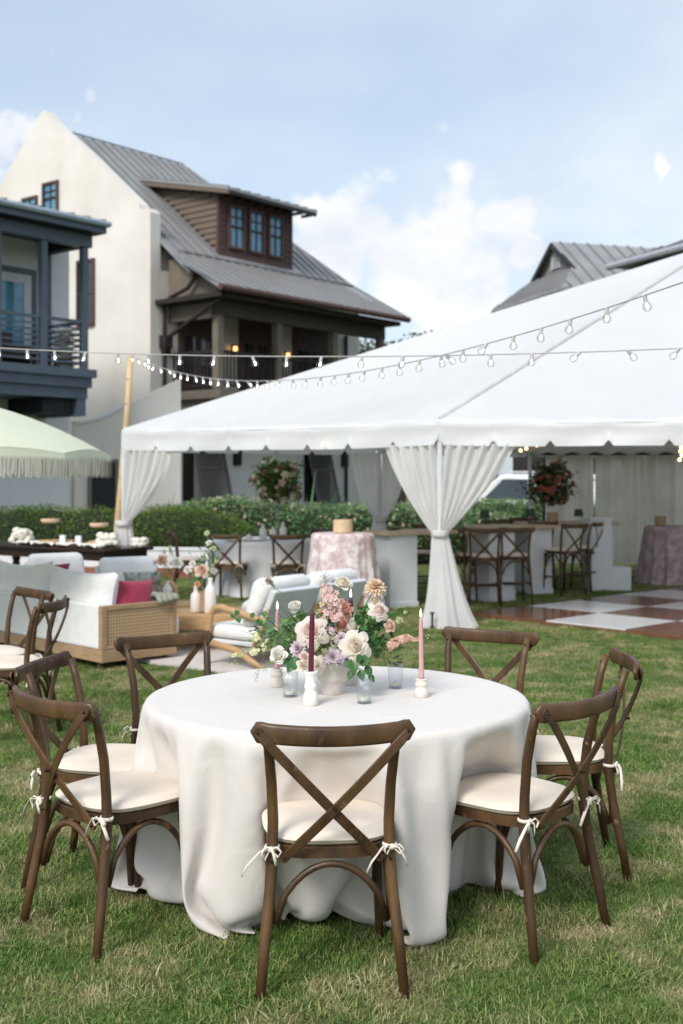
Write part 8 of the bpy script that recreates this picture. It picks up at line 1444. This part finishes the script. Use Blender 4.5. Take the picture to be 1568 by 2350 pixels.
v1 = vz(450, 1405, 0); bottle(v1, .24, .052, 'short white bottle vase with coral bud on the coffee table'); v2 = vz(483, 1408, 0); bottle(v2, .33, .055, 'tall white bottle vase on the coffee table'); v3 = Vector((-1.75, 11.72, .373)); bottle(v3, .22, .05, 'white bottle vase with peach flowers on the small side table')
f1 = empty('flower_bunch', (v1.x, v1.y, v1.z + .24), 0, 'bunch with one peach rose and white blooms in the short white vase', 'flowers'); small_bunch(f1, (.02, 0, .10), [(.04, -.04, .04, .085, mp_peach), (-.09, 0, .05, .05, mp_white), (-.05, 0, .11, .04, mp_white), (.14, 0, .04, .04, mp_white), (0, -.05, -.08, .036, mp_coral)], 1, 30, .08, .14)
f2_ = empty('flower_bunch', (v2.x, v2.y, v2.z + .33), 0, 'tall loose stems of pale green flowers in the tall white vase', 'flowers'); small_bunch(f2_, (0, 0, .25), [(-.03, 0, .16, .03, mp_lime), (.03, 0, .02, .028, mp_lime), (.06, 0, -.09, .025, mp_lime), (-.01, 0, .07, .035, mp_white)], 2, 50, .09, .3)
f3 = empty('flower_bunch', (v3.x, v3.y, v3.z + .22), 0, 'peach and cream flowers in the vase on the side table', 'flowers'); small_bunch(f3, (0, 0, .14), [(-.04, -.04, .06, .075, mp_peach), (.09, -.02, .04, .075, mp_white), (-.03, 0, .15, .035, mp_white), (-.12, 0, .04, .03, mp_white), (.03, 0, .19, .025, mp_lime)], 3, 30, .08, .18)
candle_cup((v2.x - .06, v2.y + .13, .373), .07, .20, 'round oak candle holder behind the white vases on the coffee table', m_oakd); candle_cup((-1.93, 11.72, .373), .075, .16, 'oak candle holder on the small side table', m_oakd)
def grand(P, label, vz0, vlab, seed, cols, R=.34, dark=False):
    vs = empty('vase', (P.x, P.y, vz0), 0, vlab, 'vase'); hv = P.z - R * .75 - vz0
    MB().lathe([(.07, 0), (.075, .01), (.03, .05), (.028, hv * .5), (.07, hv), (.067, hv), (.026, hv * .5), (.02, .06)], 20).build('trumpet', m_glass, vs, smooth=True)
    o = empty('flower_arrangement', (P.x, P.y, vz0 + hv - .03), 0, label, 'flowers'); c = Vector((0, 0, P.z - (vz0 + hv - .03))); Rn = random.Random(seed)
    Q = []
    for k in range(1500):
        d = Vector((Rn.gauss(0, 1), Rn.gauss(0, 1), Rn.gauss(0, 1))).normalized(); d *= R * Rn.uniform(.35, 1.0) * (1 + .22 * sin(d.x * 5 + seed) * sin(d.z * 4 + 1)); d.z *= 1.05; Q.append(tuple(c + d))
    leaves('foliage', Q, .075, m_tree if dark else m_hedge, o, seed)
    for k in range(64):
        d = Vector((Rn.gauss(0, 1), Rn.gauss(0, .7) - .35, Rn.gauss(0, 1))).normalized(); p = c + d * R * Rn.uniform(.82, 1.02) * (1 + .22 * sin(d.x * 5 + seed) * sin(d.z * 4 + 1)); m = Rn.choice(cols); r = Rn.uniform(.030, .062)
        me = bloom('rose', m, r, [(2, .1), (3, .25), (4, .5), (5, .8)], k, tone=tn, nseg=(3, 3)); inst(me, 'rose', o, Matrix.Translation(p) @ d.to_track_quat('Z', 'Y').to_matrix().to_4x4())
    MB().tube([c, c * .3, (0, 0, 0)], .02, 6).build('stems', m_stem, o)
    for k in range(9):
        d = Vector((Rn.gauss(0, 1), Rn.gauss(0, .6), Rn.gauss(.1, .8))).normalized(); b = c + d * R * Rn.uniform(1.2, 1.6); MB().tube([c, c + d * R * .8 + Vector((0, 0, .03)), b - Vector((0, 0, .05))], [.006, .004, .002], 5).build('branch', m_stem, o)
        L2 = [tuple(c.lerp(b, Rn.uniform(.5, 1)) + Vector((Rn.gauss(0, .03), Rn.gauss(0, .03), Rn.gauss(0, .03)))) for _ in range(22)]; leaves('twig_leaves', L2, .05, m_lace_ if k % 3 == 0 else m_hedge, o, k)
m_lace_ = leafmat('russet_leaf', [(.12, .04, .035), (.22, .08, .06)])
mp_dusk = pm_('dusky_rose', (.16, .035, .035), (.34, .11, .10), (.50, .24, .20)); mp_terr = pm_('terracotta_rose', (.34, .10, .04), (.55, .20, .10))
P = W(637, 1105, 16.5); grand(P, 'tall round arrangement of cream, coral and dusky roses on the white clothed table', .753, 'slim tall glass trumpet vase on the white clothed table', 1, [mp_cream, mp_white, mp_yel, mp_terr, mp_dusk, mp_peach, mp_cream], .33)
P = W(1262, 1112, 17.6); grand(P, 'dark red and greenery arrangement above the farthest bar', .957, 'glass trumpet vase on the farthest bar', 2, [mp_dusk, mp_dusk, mp_dusk, mp_terr, mp_blush], .33, True)
candle_cup((P.x + .02, P.y - .12, .957), .085, .15, 'brown wood candle holder under the dark red flowers on the bar', m_oakd)
# small white things on the far table
for i, (x, h) in enumerate(((.0, .22), (.14, .18), (.28, .25), (-.2, .08))):
    o = MB().lathe([(.05, 0), (.05, h * .6), (.02, h * .8), (.02, h)], 12).build('bud_vase', m_cerw, smooth=True); o.location = (FT.x + x, FT.y - .25, .755); tag(o, ('white bud vase on the far dining table, left of the tall flowers', 'small white bud vase beside the trumpet vase on the far dining table', 'tallest white bud vase on the far dining table', 'stubby white vase at the left of the far dining table')[i], 'vase')
for i, x in enumerate((-.36, -.10)):
    o = MB().lathe([(.12, 0), (.15, .012), (.14, .014)], 20).build('plate', m_cerw); o.location = (FT.x + x, FT.y - .5, .755); tag(o, ('white plate at the left of the far dining table', 'white plate in front of the vases on the far dining table')[i], 'plate')
